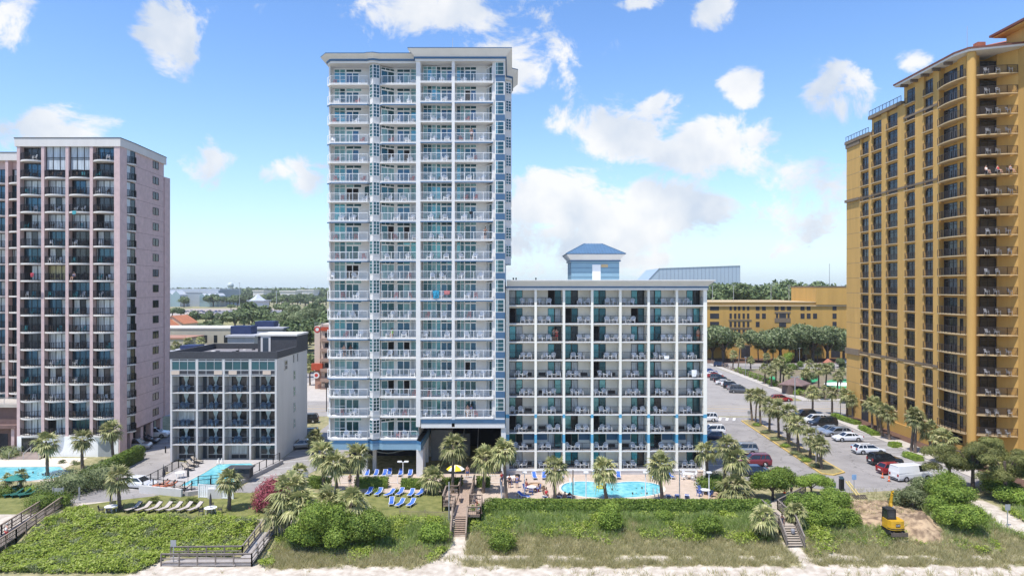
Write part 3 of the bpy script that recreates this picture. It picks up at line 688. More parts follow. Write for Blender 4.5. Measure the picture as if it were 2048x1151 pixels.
# glazing variants per bay
GM = [M_whitep, G_teal, G_dteal, G_blue, G_curg, G_open, G_curt]
def tg(bay, seed, openq):
    rr = random.Random(seed); b = MB(); P1 = [1, 2, 2, 4, 4]; PD = [3, 2, 3, 2, 4]
    if bay == 0:
        b.glz((XA + .5, YL + DEP), (XA + 2.1, YL + DEP), .06, 2.6, 2, [0, .42, .8, 1], 0, P1, .07, rr)
        b.glz((XA + 2.15, YL + DEP), (XA + 4.05, YL + DEP), .06, 2.1, 2, 1, 0, [5, 2] if openq else PD, .11, rr); b.glz((XA + 2.15, YL + DEP), (XA + 4.4, YL + DEP), 2.12, 2.6, 2, 1, 0, P1, .07, rr)
    if bay == 1:
        b.glz((XC + .05, YL + .75), (XC + 1.75, YL + DEP), .06, 2.15, 2, 1, 0, [2, 2, 4, 5] if openq else [2, 4], .09, rr); b.glz((XC + .05, YL + .75), (XC + 1.75, YL + DEP), 2.17, 2.58, 3, 1, 0, [2], .06, rr)
        b.glz((XC + 2.1, YL + DEP), (XC + 4.0, YL + DEP), .06, 2.1, 2, 1, 0, [5, 2, 3] if openq else PD, .11, rr); b.glz((XC + 4.05, YL + DEP), (XD, YL + DEP), .06, 2.6, 1, [0, .8, 1], 0, [1, 4, 6], .06, rr)
        b.glz((XC + 2.1, YL + DEP), (XC + 4.0, YL + DEP), 2.12, 2.6, 2, 1, 0, [1, 2], .06, rr)
    if bay == 2:
        b.glz((XE + .15, YR + DEP - .25), (XE + 2.0, YR + DEP - .25), .06, 2.6, 3, [0, .42, .8, 1], 0, P1, .06, rr); b.glz((XE + 2.0, YR + DEP - .25), (XE + 2.6, YR + DEP + .0), .06, 2.6, 1, [0, .8, 1], 0, [5, 2, 4] if openq else [1, 2], .06, rr)
        b.glz((XE + 2.62, YR + DEP), (XF - .02, YR + DEP), .06, 2.1, 2, 1, 0, PD, .11, rr); b.glz((XE + 2.62, YR + DEP), (XF - .02, YR + DEP), 2.12, 2.6, 2, 1, 0, P1, .06, rr)
    if bay == 3:
        b.glz((XG + .1, YR + DEP), (XG + 1.2, YR + DEP), .06, 2.6, 2, [0, .42, .8, 1], 0, P1, .06, rr); b.glz((XG + 1.22, YR + DEP), (XG + 2.9, YR + DEP), .06, 2.1, 2, 1, 0, [5, 3] if openq else PD, .11, rr)
        b.glz((XG + 1.22, YR + DEP), (XG + 2.9, YR + DEP), 2.12, 2.6, 2, 1, 0, P1, .06, rr)
    return b.mesh('balcony_glazing', GM)
SDR = MB(); SDR.glz((XH - 1.0, YR + DEP), (XH - .1, YR + .5), .06, 2.3, 2, 1, 0, [2, 5, 2, 6], .09); SDL = MB(); SDL.glz((XB - 1.0, YL + DEP), (XB, YL + 1.0), .06, 2.35, 1, 1, 0, [2, 2], .1)
SDR = SDR.mesh('side_door', GM); SDL = SDL.mesh('side_door', GM)
TGV = [[tg(bay, 40 + bay * 10 + s, s > 3) for s in range(5)] for bay in range(4)]
# slabs and railings
def slabpoly(bay):
    if bay == 0: return [(XA + .1, YL + DEP), (XA - .15, YL + .75), (XA + .55, YL - .1), (XB - .15, YL - .1), (XB + .15, YL + .45), (XB + .15, YL + DEP)]
    if bay == 1: return [(XC - .05, YL + DEP), (XC - .05, YL + .35), (XC + .45, YL - .1), (XD - .0, YL - .1), (XD, YL + DEP)]
    if bay == 2: return [(XE, YR + DEP), (XE, YR - .04), (XF, YR - .04), (XF, YR + DEP)]
    return [(XG, YR + DEP), (XG, YR - .04), (XH + .02, YR - .04), (XH + .02, YR + DEP)]
TS = [[None, None] for _ in range(4)]; TRM = []
for bay in range(4):
    pl = slabpoly(bay)
    for alt in (0, 1):
        b = MB(); b.prism(pl, -.18, 0)
        if alt:
            q = [(p[0], p[1]) for p in pl]; front = q[1:-1]
            for p0, p1 in zip(front, front[1:]): b.bar((p0[0], p0[1] - .02, -.25), (p1[0], p1[1] - .02, -.25), .12, .14, 1)
        TS[bay][alt] = b.mesh('balcony_slab', [M_white, M_blue])
    b = MB(); fr = pl[1:-1]; fr = [(p[0], p[1] + .08) for p in fr]
    if bay == 3: fr[-1] = (XH - .02, YR + .04)
    rail(b, fr, 1.08, 0, 1.25, .14, .012, .055); TRM.append(b.mesh('balcony_railing', M_whitep))
def person_later(*a): PEOPLE.append(a)
PEOPLE = []
CHAIRS = []
BAYN = ['outer', 'angled', 'middle', 'corner']
rt = random.Random(3)
for bay in range(4):
    zz = zl if bay < 2 else zf
    for i, z in enumerate(zz):
        k = i if bay < 2 else i + 1
        ob('balcony_slab', TS[bay][k % 2 if k > 1 else 0], TW, (13, -95, z)); ob('balcony_railing', TRM[bay], TW, (13, -95, z))
        op = rt.random() < .14
        if bay == 3: ob('side_door', SDR, TW, (13, -95, z))
        if bay == 0 and rt.random() < .25: ob('side_door', SDL, TW, (13, -95, z))
        ob('balcony_glazing', TGV[bay][rt.choice([3, 4]) if op else rt.choice([0, 1, 2])] if not op else TGV[bay][4], TW, (13, -95, z))
        x0, x1 = [(XA + .4, XB - .5), (XC + .8, XD - .4), (XE + .4, XF - .4), (XG + .5, XH - 1.2)][bay]; yy = (YL if bay < 2 else YR) + .75
        n = 2
        xa = rt.uniform(x0, (x0 + x1) / 2 - .2); xb = rt.uniform((x0 + x1) / 2 + .4, x1)
        for j, x in enumerate((xa, xb)):
            side = 'nearer the wing' if j else 'farther from wing'
            CHAIRS.append((x, yy + rt.uniform(-.15, .2), z, rt.uniform(-.5, .5), f'white resin chair on the {ORD[k]} storey {BAYN[bay]} balcony of the tall tower, {side}', 'chairs on the tower balconies', rt.choice([0, 0, 0, 0, 1])))
# blue base bands
b = MB(TO)
q = [(XA + .1, 113), (XA, YL + .9), (XA + .6, YL - .08), (XB - .1, YL - .08), (A0[0], A0[1] - .06), (A1[0], A1[1] - .1), (A2[0], A2[1] - .06), (XC + .45, YL - .12), (XD + .02, YL - .12), (XE + .05, YR + .05), (XE + .05, 113)]
b.rings([(q, 3.65), (q, 4.55)], 0); b.rings([(offset(q, .04), 4.55), (offset(q, .04), 4.93)], 1); b.rings([(offset(q, .04), 4.93), (q, 4.93)], 1); b.face([(p[0], p[1], 3.655) for p in q][::-1], 2)
b.build('base_band', [M_bluel, mat('base_blue', (.055, .16, .30), .55, .1, .7, streak=True), M_white], TW)
b = MB(TO); b.box(XE + .1, YR - .07, 7.5, XJ + .06, YR + 1.2, 8.0, 0); b.box(XE + .1, YR - .02, 6.85, XJ + .03, YR + 1.0, 7.498, 1); b.box(XA + .05, YL - .13, 7.62, XC - .02, YL + .1, 8.0, 0) if False else None
b.box(XE + .1, YR + .9, 6.9, XJ, 113, 7.2, 1)
b.build('transfer_beam', [M_blue, M_white], TW)
for x0, x1, y0, y1, z1 in ((XD - .05, XE + .25, 94.2, 95.9, 3.66), (XJ - .5, XJ + .15, 93.7, 95.0, 6.86), (-20.9, -20.2, 95.0, 95.7, 3.66), (-19.9, -19.4, 97.5, 98.1, 3.66), (-25.2, -24.6, 95.6, 96.2, 3.66)):
    c = MB(TO); c.box(x0, y0, -.05, x1, y1, z1); c.build('column', M_white, TW)
for y in (98.5, 102, 105.5):
    c = MB(TO); c.box(XE - .35, y, -.05, XE + .05, y + .6, 3.66); c.build('column', M_white, TW)
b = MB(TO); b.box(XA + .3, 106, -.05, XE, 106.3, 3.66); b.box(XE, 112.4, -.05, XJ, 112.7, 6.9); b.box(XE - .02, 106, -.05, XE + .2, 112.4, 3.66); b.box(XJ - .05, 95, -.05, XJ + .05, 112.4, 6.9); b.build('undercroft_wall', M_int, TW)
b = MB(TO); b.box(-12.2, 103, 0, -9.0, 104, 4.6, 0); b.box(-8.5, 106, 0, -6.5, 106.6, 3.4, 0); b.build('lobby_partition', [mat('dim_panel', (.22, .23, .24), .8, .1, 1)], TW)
b = MB(TO)
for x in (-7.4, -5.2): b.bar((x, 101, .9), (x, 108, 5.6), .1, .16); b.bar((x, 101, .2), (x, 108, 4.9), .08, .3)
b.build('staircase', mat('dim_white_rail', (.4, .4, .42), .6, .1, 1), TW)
b = MB(TO)
for x, z, r in ((-23.6, 1.6, .7), (-21.4, 2.0, .55), (-20.0, 2.75, .75), (-17.9, 2.95, .75), (-17.7, 2.1, .8), (-15.7, 2.2, .75), (-22.5, 2.5, .4)):
    b.lathe([(0, 0), (r, .01), (r * 1.0, .05), (r * .7, .12), (0, .14)], (x, 105.6, z), 14, 0, 1, .3); b.lathe([(r * .55, 0), (r * .5, .05)], (x, 105.4, z + .12), 12, 1, 1, .3)
pts = [(XA + 1 + k * .9, 105.85, .7 + .28 * math.sin(k * .8)) for k in range(13)]; b.tube(pts, .09, 6, 2)
b.build('lily_mural', [mat('mural_yellow', (.70, .62, .06), .7, .1, 2), mat('mural_olive', (.32, .34, .06), .7, .1, 2), mat('mural_cream', (.6, .58, .5), .7, .1, 2)], TW)
# cornice
b = MB(TO)
cl_ = [(XA - .05, 113), (XA - .05, YL + .8), (XA + .6, YL - .15), (XB - .15, YL - .15), (XB + .3, YL - .4), (XB + .75, YL - .45), (XC, YL - .15), (XD, YL - .15), (XD, 113)]
cr_ = [(XD, 113), (XD, YR - .1), (XJ, YR - .1), (XJ, 101.5), (XJ + .9, 102.2), (XJ + .9, 108.5), (XJ, 109), (XJ, 113)]
for q, zt in ((cl_, 58.15), (cr_, 58.55)):
    b.rings([(q, 57.0), (offset(q, .1), 57.0), (offset(q, .1), 57.28)], 0); b.rings([(offset(q, .1), 57.28), (offset(q, .26), 57.28), (offset(q, .26), 57.5), (offset(q, .12), 57.5)], 1)
    b.rings([(offset(q, .12), 57.5), (offset(q, .25), 57.7), (offset(q, .95), zt - .12), (offset(q, 1.0), zt - .12)], 0); b.rings([(offset(q, 1.0), zt - .12), (offset(q, 1.0), zt), (offset(q, .8), zt)], 1)
    o_ = offset(q, .8); b.face([(p[0], p[1], zt - .002) for p in o_], 2); b.face([(p[0], p[1], 57.0) for p in q][::-1], 0)
b.build('cornice', [M_white, M_navy, M_roofw], TW)
b = MB(TO); b.tube([(-8.6, 99, 58.5), (-8.6, 99, 62.2)], [.06, .025], 6); b.build('roof_antenna', M_metal, TW)
# rear bay window stack on the right flank
sb = MB(); sb.glz((XJ + .05, 101.9), (XJ + .85, 102.5), .75, 2.45, 2, 4, 0, [1, 2], .07, out=(.4, -1)); sb.glz((XJ + .86, 102.5), (XJ + .86, 108), .75, 2.45, 6, 4, 0, [1, 2], .07, out=(1, 0)); sbm = sb.mesh('flank_bay_window', [M_whitep, G_teal, G_dteal])
sp = MB(TO); sp.prism([(XJ - .1, 101.95), (XJ + .83, 102.52), (XJ + .83, 108), (XJ - .1, 109)], zf[8] - .3, 57.2); sp.build('flank_bay', M_white, TW)
for z in zf[8:]: ob('flank_bay_window', sbm, TW, (13, -95, z))

# ================================================================== lower white wing
MW = E('hotel_wing', (13, 96, 0), label='lower white hotel wing with open balconies behind the kidney pool', cat='hotel'); MO = (13, 96, 0)
XL, XR = -.64, 27.0; YM = 95.5; FM = 2.537; bw = (XR - XL) / 7
zm = [.75 + FM * k for k in range(10)]
b = MB(MO); b.box(XL, YM + 1.75, 0, XR + .25, 112, 26.2); b.build('wall', [M_cream], MW)
b = MB(MO); b.box(XL - .3, YM - .25, -.05, XR + .3, YM + 2, .50); b.box(XL - .3, YM - .3, .5, XR + .3, YM + 1.9, .56, 1); b.build('plinth', [mat('grey_plinth', (.5, .48, .47), .8, .1, .7, streak=True), M_white], MW)
for i in range(8):
    x = XL + bw * i; w = .17 if 0 < i < 7 else .25
    c = MB(MO)
    for z0, z1, m_ in ((.5, 4.35, 0), (4.35, 5.55, 1), (5.55, 7.85, 0), (7.85, 8.38, 1), (8.38, 26.1, 0)): c.box(x - w, YM - .12, z0, x + w, YM + 1.78, z1, m_)
    c.build('dividing_wall', [M_cream, mat('sky_blue_paint', (.10, .34, .52), .6, .06, 1)], MW)
b = MB(); b.box(.16, YM - .1, -.16, bw - .16, YM + 1.76, 0); smm = b.mesh('balcony_slab', M_white)
b = MB(); b.box(.17, YM + .0, .0, bw - .17, YM + 1.74, .012); fmm = b.mesh('balcony_floor', mat('grey_balcony_floor', (.34, .32, .31), .9, .1, 1))
b = MB(); rail(b, [(.17, YM), (bw - .17, YM)], 1.07, 0, 1.3, .125, .022, .045, 0, .035); rmm = b.mesh('balcony_railing', M_black)
def mdoor(left, seed):
    rr = random.Random(seed); b = MB(); x0 = .25 if left else bw - 2.15
    pan = [6, 6, 5, 6, 1] if seed != 4 else [4, 6]
    b.glz((x0, YM + 1.76), (x0 + .93, YM + 1.76), .05, 2.08, 1, 1, 0, [pan[seed % len(pan)]], .06, rr); b.glz((x0 + .95, YM + 1.76), (x0 + 1.88, YM + 1.76), .05, 2.08, 1, 1, 0, [rr.choice([6, 6, 1, 3, 5])], .06, rr)
    return b.mesh('sliding_door', [M_bronze, G_dteal, G_bronze, G_dark, G_open, G_curt, G_teal])
DV = {s: [mdoor(s, q) for q in range(9)] for s in (True, False)}
b = MB(); b.box(0, YM + 1.6, .12, .95, YM + 1.76, .56); acm = b.mesh('air_conditioner', M_bronze)
b = MB(); b.box(0, 0, 0, 1, .02, 1.15); 
SIDE = [True, False, True, True, False, True, False]
rm = random.Random(8)
BN = ['by the tower', 'in the second bay from the tower', 'in the third bay from the tower', 'in the central bay', 'in the fifth bay from the tower', 'in the sixth bay from the tower', 'at the car park end']
mblue = MB(); mblue.box(.0, YM + 1.70, 1.15, bw - 2.45, YM + 1.745, 2.37); mbm = mblue.mesh('blue_wall_panel', M_blue)
mlg = MB(); mlg.box(.0, YM + 1.66, 1.02, bw - 2.45, YM + 1.746, 1.148); mlm = mlg.mesh('panel_ledge', M_white)
TABLES = []
for i in range(7):
    xo = XL + bw * i
    for k, z in enumerate(zm):
        L = (xo - 13, -96, z)
        ob('balcony_slab', smm, MW, L); ob('balcony_floor', fmm, MW, L); ob('balcony_railing', rmm, MW, L)
        ob('sliding_door', DV[SIDE[i]][rm.randrange(9)], MW, L)
        if k == 1:
            dx = 2.25 if SIDE[i] else .2
            ob('blue_wall_panel', mbm, MW, (L[0] + dx, L[1], z)); ob('panel_ledge', mlm, MW, (L[0] + dx, L[1], z))
        if k < 6 and rm.random() < .55: ob('air_conditioner', acm, MW, (L[0] + (2.5 if SIDE[i] else .5), -96, z))
        base = rm.choice([.7, 1.3, 2.0]) if not (k > 6) else (2.3 if SIDE[i] else .6)
        base = min(base, bw - 1.75)
        for j, dx in enumerate((0, 1.15)):
            CHAIRS.append((xo + base + dx + rm.uniform(-.1, .1), YM + .50 + rm.uniform(-.08, .12), z + .015, rm.uniform(-.45, .45), f'white resin chair, {ORD[k]} storey wing balcony {BN[i]}, {"far" if j else "tower"} side', 'chairs on the wing balconies', 0))
        TABLES.append((xo + base + .58, YM + .5, z + .015, f'small white table, {ORD[k]} storey wing balcony {BN[i]}'))
b = MB(MO)
q = [(XL - .1, 112.2), (XL - .1, YM - .2), (XR + .3, YM - .2), (XR + .3, 112.2)]
b.rings([(q, 25.7), (offset(q, .08), 25.7), (offset(q, .08), 26.0)], 0); b.rings([(offset(q, .08), 26.0), (offset(q, .14), 26.0), (offset(q, .14), 26.2), (offset(q, .06), 26.2)], 1)
def clipl(p): return [(max(x, XL - .1), y) for x, y in p]
b.rings([(clipl(offset(q, .06)), 26.2), (clipl(offset(q, .15)), 26.35), (clipl(offset(q, .85)), 27.0), (clipl(offset(q, .85)), 27.12), (clipl(offset(q, .7)), 27.12)], 0)
o_ = clipl(offset(q, .7)); b.face([(p[0], p[1], 27.08) for p in o_], 2); b.face([(p[0], p[1], 25.7) for p in q][::-1], 0)
b.build('cornice', [M_white, M_navy, M_roofw], MW)
b = MB(MO)
for i in range(8):
    pass
b.box(XR + .22, YM + .5, 4.35, XR + .28, 111, 5.55, 0); b.build('flank_band', M_blue, MW)
# roof penthouse
b = MB(MO); px0, px1, py0, py1 = 8.9, 16.1, 102.5, 109
b.box(px0, py0, 26.9, px1, py1, 30.0, 0)
b.build('penthouse', mat('blue_lap_siding', (.22, .36, .45), .6, .05, .5), MW)
b = MB(MO)
for z in (27.6, 28.3, 29.0, 29.7): b.box(px0 - .02, py0 - .03, z, px1 + .02, py1 + .02, z + .04, 0)
b.build('siding_joint', M_navy, MW)
q = rect(px0 - .1, py0 - .1, px1 + .1, py1 + .1)
b = MB(MO); b.rings([(offset(q, .1), 29.95), (offset(q, .1), 30.15)], 1); b.rings([(offset(q, .05), 30.15), (offset(q, .1), 30.3), (offset(q, .62), 30.95), (offset(q, .62), 31.06), (offset(q, .4), 31.08)], 0); b.face([(*p, 29.95) for p in offset(q, .1)][::-1], 0); b.build('penthouse_cornice', [M_white, M_navy], MW)
b = MB(MO); e = offset(q, .75); r0 = (11.2, 105.7); r1 = (13.9, 105.7); zr = 32.85
b.rings([(e, 31.04), (e, 31.14)], 1)
E0 = [(*p, 31.13) for p in e]
b.face([E0[0], E0[1], (*r1, zr), (*r0, zr)], 0); b.face([E0[2], E0[3], (*r0, zr), (*r1, zr)], 0); b.face([E0[1], E0[2], (*r1, zr)], 0); b.face([E0[3], E0[0], (*r0, zr)], 0)
for k in range(20):
    s_ = (k + .5) / 20; xb_ = e[0][0] + (e[1][0] - e[0][0]) * s_; xt = min(max(xb_, r0[0]), r1[0])
    if xb_ < r0[0]: tq = (xb_ - e[0][0]) / (r0[0] - e[0][0])
    elif xb_ > r1[0]: tq = (e[1][0] - xb_) / (e[1][0] - r1[0])
    else: tq = 1
    b.bar((xb_, e[0][1], 31.17), (xb_, e[0][1] + (r0[1] - e[0][1]) * tq, 31.17 + (zr - 31.13) * tq), .06, .06, 0)
for p in (0, 1): b.bar(E0[p], (*(r0, r1)[p], zr), .14, .08, 1)
b.build('penthouse_roof', [mat('blue_metal_roof', (.12, .215, .33), .4, .06, 1, metal=.3), M_navy], MW)
b = MB(MO); b.box(12.05, py0 - .06, 26.9, 13.3, py0, 29.5); b.build('penthouse_door', M_whitep, MW)
b = MB(MO); b.box(13.4, py0 - .05, 29.1, 14.4, py0 + .0, 29.55); b.build('penthouse_vent', M_ylip, MW)
b = MB(MO)
for x in (.2, .6, 3.5): b.tube([(x, 100, 27.0), (x, 100, 27.5)], .1, 8)
b.build('roof_vent', M_dark, MW)

# ================================================================== mauve condo tower
def condo(name, X0, X1, Y0, Y1, ztop, nb_, Fz, zs, label, tall=True, flank=True):
    rt_ = E(name, ((X0 + X1) / 2, Y0, 0), label=label, cat='condo tower'); O = ((X0 + X1) / 2, Y0, 0); ux, uy = -O[0], -O[1]
    bwid = (X1 - X0 - 1.0) / nb_
    b = MB(O); b.box(X0, Y0 + 1.0, 3.4, X1 - (1.4 if flank else .05), Y1 - .5, ztop - 1.2); b.box(X1 - 1.5, Y0 + 1.0, 3.4, X1 - .1, Y0 + 4.4, ztop - 1.2); b.box(X0 + .4, Y0 + 1.9, 0, X1 - 3.2, Y1 - .5, 3.42)
    if flank: b.prism([(X1 - 1.6, Y0 + 4.4), (X1 - .05, Y0 + 4.4), (X1 - .9, Y1 - .4), (X1 - 1.6, Y1 - .4)], 3.4, ztop - 1.2); b.box(X1 - 2.6, Y1 - .4, 3.4, X1 - .75, Y1 + 1.5, ztop - 3.5)
    b.build('wall', M_pink, rt_)
    if flank:
        b = MB(O)
        for z in zs: b.prism([(X1 - .2, Y0 + 4.5), (X1 - .04, Y0 + 4.5), (X1 - .88, Y1 - .6), (X1 - 1.1, Y1 - .6)], z - .14, z - .10)
        b.build('floor_joint', M_pinkd, rt_)
    for i in range(nb_ + 1):
        x = X0 + .45 + bwid * i; w = .24
        c = MB(O); c.box(x - w, Y0 + .0, -.05, x + w + (.42 if i == nb_ and flank else 0), Y0 + 1.95, ztop - 1.25); c.build('column', M_pink, rt_)
    q = [(X0 - .1, Y0 - .1), (X1 + .25, Y0 - .1), (X1 + .2, Y0 + 4), (X1 - .7, Y1 + .1), (X0 - .1, Y1 + .1)]
    b = MB(O); b.prism(q, ztop - 1.3, ztop - .05, 0); b.prism(offset(q, .06), ztop - .05, ztop + .06, 1); b.build('parapet', [mat('parapet_cream', (.60, .575, .54), .8, .06, .6, streak=True), M_dark], rt_)
    n = 10
    bow = [(bwid * (.065 + .87 * j / n), -.95 * math.sin(PI * j / n) ** .8 + .1) for j in range(n + 1)]
    sb_ = MB(); pl = [(bwid * .065, 1.0)] + bow + [(bwid * .935, 1.0)]; sb_.prism(pl, -.24, 0); sbm_ = sb_.mesh('balcony_slab', mat('cream_slab', (.62, .59, .55), .8, .06, 1))
    rb = MB(); rail(rb, [(p[0], p[1] + .06) for p in bow], 1.05, 0, 2, .10, .028, .05); rbm_ = rb.mesh('balcony_railing', M_black)
    GMc = [M_bronze, G_dark, G_bronze, G_curt, G_blue, G_open, G_curw, G_cury]
    GV = []
    for s in range(9):
        rr = random.Random(90 + s); g_ = MB(); pan = [[3, 1, 3, 2], [1, 4, 6], [6, 6, 4], [4, 1, 2], [4, 3, 1], [6, 4, 4], [1, 6, 5, 3], [6, 6, 6, 3], [7, 7, 7]][s]
        g_.glz((bwid * .065, .98), (bwid * .935, .98), .05, Fz - .3, [0, .08, .36, .64, .92, 1], 1, 0, pan, .07, rr); GV.append(g_.mesh('balcony_glazing', GMc))
    tg_ = MB(); tg_.glz((bwid * .07, .5), (bwid * .93, .5), .05, 4.0 if tall else 2.2, 3, [0, .44, .5, 1], 0, [3, 4, 4], .09, random.Random(2)); tgm = tg_.mesh('tall_glazing', GMc)
    rr = random.Random(int(ztop * 10))
    for i in range(nb_):
        for k, z in enumerate(zs):
            L = (X0 + .45 + bwid * i + ux, 0, z)
            top = tall and k >= len(zs) - 1 and 0 < i < nb_ - 1
            if top: 
                ob('tall_glazing', tgm, rt_, (L[0], 0, zs[-2] + 1.1)); continue
            ob('balcony_slab', sbm_, rt_, L); ob('balcony_railing', rbm_, rt_, L)
            if not (tall and k == len(zs) - 2 and 0 < i < nb_ - 1): ob('balcony_glazing', GV[8 if (k == len(zs) - 8 and i == 1) else (rr.randrange(8) if flank else rr.choice([1, 2, 4, 5, 7]))], rt_, L)
            else: ob('balcony_glazing', GV[3], rt_, L)
            if flank and rr.random() < .8: 
                for j in range(2): CONDOCH.append((X0 + .45 + bwid * (i + (.33, .66)[j]) + rr.uniform(-.2, .2), Y0 + .05, z, rr.uniform(-.6, .6), k, i, j, rr.choice([0, 1, 1, 1, 2])))
            else: pass
    if flank:
        c_ = MB(); pl = [(0, -.6)] + [(.75 * math.sin(PI * j / 8), -.6 + 2.3 * j / 8) for j in range(9)] + [(0, 1.7)]; c_.prism(pl[1:], -.22, 0); cm_ = c_.mesh('flank_balcony_slab', MATS['cream_slab'])
        r_ = MB(); rail(r_, [(p[0] - .03, p[1]) for p in pl[1:-1]], 1.05, 0, 2, .10, .028, .05); rm_ = r_.mesh('flank_balcony_railing', M_black)
        gl = MB(); gl.glz((0.02, -.75), (0.02, 1.75), .05, Fz - .3, 2, 1, 0, [1, 3, 4], .07, out=(1, 0)); glm = gl.mesh('flank_glazing', GMc)
        wn = MB(); wn.glz((X1 - .56, Y1 - 4.8), (X1 - .68, Y1 - 2.7), .75, 2.0, 2, 1, 0, [1, 2, 2], .06, out=(1, 0)); wnm = wn.mesh('side_window', GMc)
        for z in zs:
            ob('flank_balcony_slab', cm_, rt_, (X1 + ux + .0, 2.7, z)); ob('flank_balcony_railing', rm_, rt_, (X1 + ux + .02, 2.7, z)); ob('flank_glazing', glm, rt_, (X1 + ux - .04, 2.7, z))
            ob('side_window', wnm, rt_, (ux, uy, z))
        b = MB(O); b.box(X1 - 3.0, Y0 + .2, 0, X1 - 2.8, Y1, 3.4, 0); b.build('garage_back_wall', M_int, rt_)
        for y in (Y0 + 3.6, Y0 + 7.0, Y0 + 10.5, Y0 + 14):
            c = MB(O); c.box(X1 - 1.0 - .05 * (y - Y0), y, -.05, X1 - .1 - .055 * (y - Y0), y + .8, 3.41); c.build('garage_post', M_pink, rt_)
        b = MB(O); b.box(X0 + .3, Y0 - .05, -.05, X1 - .1, Y0 + 1.6, 3.15, 0); b.build('white_base_wall', M_whitep, rt_)
        b = MB(O); b.glz((X0 + 1.0, Y0 - .06), (X0 + 4.3, Y0 - .06), .75, 2.9, 3, 1, 0, [1, 2], .1); b.build('entrance_door', GMc, rt_)
        b = MB(O); b.box(X1 - 3.2, Y0 - .09, .05, X1 - .8, Y0 - .04, 2.3); b.build('service_door', mat('grey_door', (.30, .32, .33), .6, .1, 1), rt_)
        b = MB(O)
        for j in range(6): b.box(X0 + .4 - .0, Y0 - 1.9 + .3 * j, 0, X0 + 4.9, Y0 - .05, .125 * (j + 1) - .001 * j)
        b.build('entrance_steps', mat('tan_steps', (.36, .29, .25), .9, .1, 1), rt_)
        for dx in (.4, 2.6, 4.9):
            b = MB(O); b.bar((X0 + dx, Y0 - 1.9, .95), (X0 + dx, Y0 - .2, 1.65), .06, .06); b.bar((X0 + dx, Y0 - 1.9, 0), (X0 + dx, Y0 - 1.9, .95), .06, .06); b.bar((X0 + dx, Y0 - .3, .6), (X0 + dx, Y0 - .3, 1.65), .06, .06); b.build('handrail', M_metal, rt_)
    return rt_
CONDOCH = []
FP = 2.641
condo('condo_tower', -76.6, -60.6, 105.3, 121, 49.1, 4, FP, [3.4] + [6.05 + FP * k for k in range(16)], 'mauve condo tower with curved dark balconies and small windows down its flank')
condo('condo_tower', -100, -78.2, 112, 126, 48.2, 5, FP, [3.6 + FP * k for k in range(16)], 'rear mauve condo block with curved balconies, cut by the photo edge', tall=False, flank=False)
LBd = E('beach_clubhouse', (-82, 108, 0), label='low brown building with flat roof below the mauve condo tower', cat='building')
b = MB((-82, 108, 0)); b.box(-95, 107, 0, -77, 111.5, 7.4); b.build('wall', M_pinkd, LBd)
b = MB((-82, 108, 0)); b.box(-95.2, 106.4, 7.4, -76.9, 111.7, 7.9); b.build('roof', M_conc, LBd)
b = MB((-82, 108, 0)); b.box(-92, 106.95, .2, -79, 106.99, 3.2); b.build('shopfront_opening', M_int, LBd)
for x in (-90, -86, -82, -78):
    b = MB((-82, 108, 0)); b.box(x, 106.3, 0, x + .5, 106.8, 4.2); b.build('pillar', M_pink, LBd)
b = MB((-82, 108, 0)); b.box(-95, 105.9, 4.2, -77, 106.94, 4.7); b.build('canopy', M_pinkd, LBd)
b = MB((-82, 108, 0)); rail(b, [(-94, 106.6), (-77.2, 106.6)], 1.0, 0, 2, .15, z=7.9); b.build('roof_railing', M_metal, LBd)

# ================================================================== grey motel
GX0, GX1, GY0, GY1 = -51.0, -35.1, 101.9, 117; GZ = 16.5
GO = (-43, 102, 0)
GMo = E('motel', GO, label='grey five storey motel with tied curtains and charcoal parapet', cat='motel')
b = MB(GO); b.box(GX0 + .3, GY0 + 1.5, 0, GX1, GY1, 15.5); b.box(GX1 - .25, GY0 + .02, 0, GX1, GY0 + 1.52, 15.5); b.build('wall', M_greyw, GMo)
fl = [.15, 2.7, 5.25, 7.83, 10.42, 13.0]
gw = (GX1 - GX0) / 4
b = MB(GO); q = rect(GX0 - .1, GY0 - .1, GX1 + .1, GY1 + .1); qi = offset(q, -.35)
b.rings([(q, 15.45), (q, GZ)], 0); b.rings([(qi, GZ), (qi, 15.6)], 0); b.rings([(q, GZ), (qi, GZ)], 0); b.face([(*p, 15.62) for p in qi], 1); b.face([(*p, 15.45) for p in q][::-1], 0); b.build('parapet', [M_dark, M_roofg], GMo)
b = MB(GO); b.box(-41.4, 111.2, 15.6, GX1 + .08, GY1 + .08, 18.2, 0); b.build('stair_tower', M_dark, GMo)
b = MB(GO); b.box(-41.6, 111.0, 18.2, GX1 + .15, GY1 + .2, 18.5, 0); b.build('stair_tower_roof', M_roofw, GMo)
b = MB(GO); b.box(-40.9, 111.1, 15.65, -39.3, 111.19, 18.15, 0); b.box(-40.55, 111.05, 15.66, -39.65, 111.1, 17.9, 1); b.build('roof_door', [M_greyw, M_door], GMo)
b = MB(GO)
for k in range(10): b.box(-49 + R.random() * 8, 104 + R.random() * 8, 15.62, -48.6 + R.random() * 8, 104.5 + R.random() * 8, 15.7) if False else None
for k in range(12):
    x, y = R.uniform(-49.5, -42), R.uniform(106, 115); b.box(x, y, 15.62, x + R.uniform(.2, .7), y + R.uniform(.3, .8), 15.66 + R.random() * .15, R.randrange(2))
b.tube([(-44, 110, 15.6), (-44, 110, 16.8)], .06, 6, 1); b.build('roof_clutter', [M_roofw, M_bronze], GMo)
for i in range(5):
    x = GX0 + gw * i; c = MB(GO); c.box(x - .14 + (.15 if i == 0 else (-.15 if i == 4 else 0)), GY0 - .05, .1, x + .14 + (.15 if i == 0 else (-.15 if i == 4 else 0)), GY0 + 1.55, 15.45); c.build('dividing_wall', M_greyw, GMo)
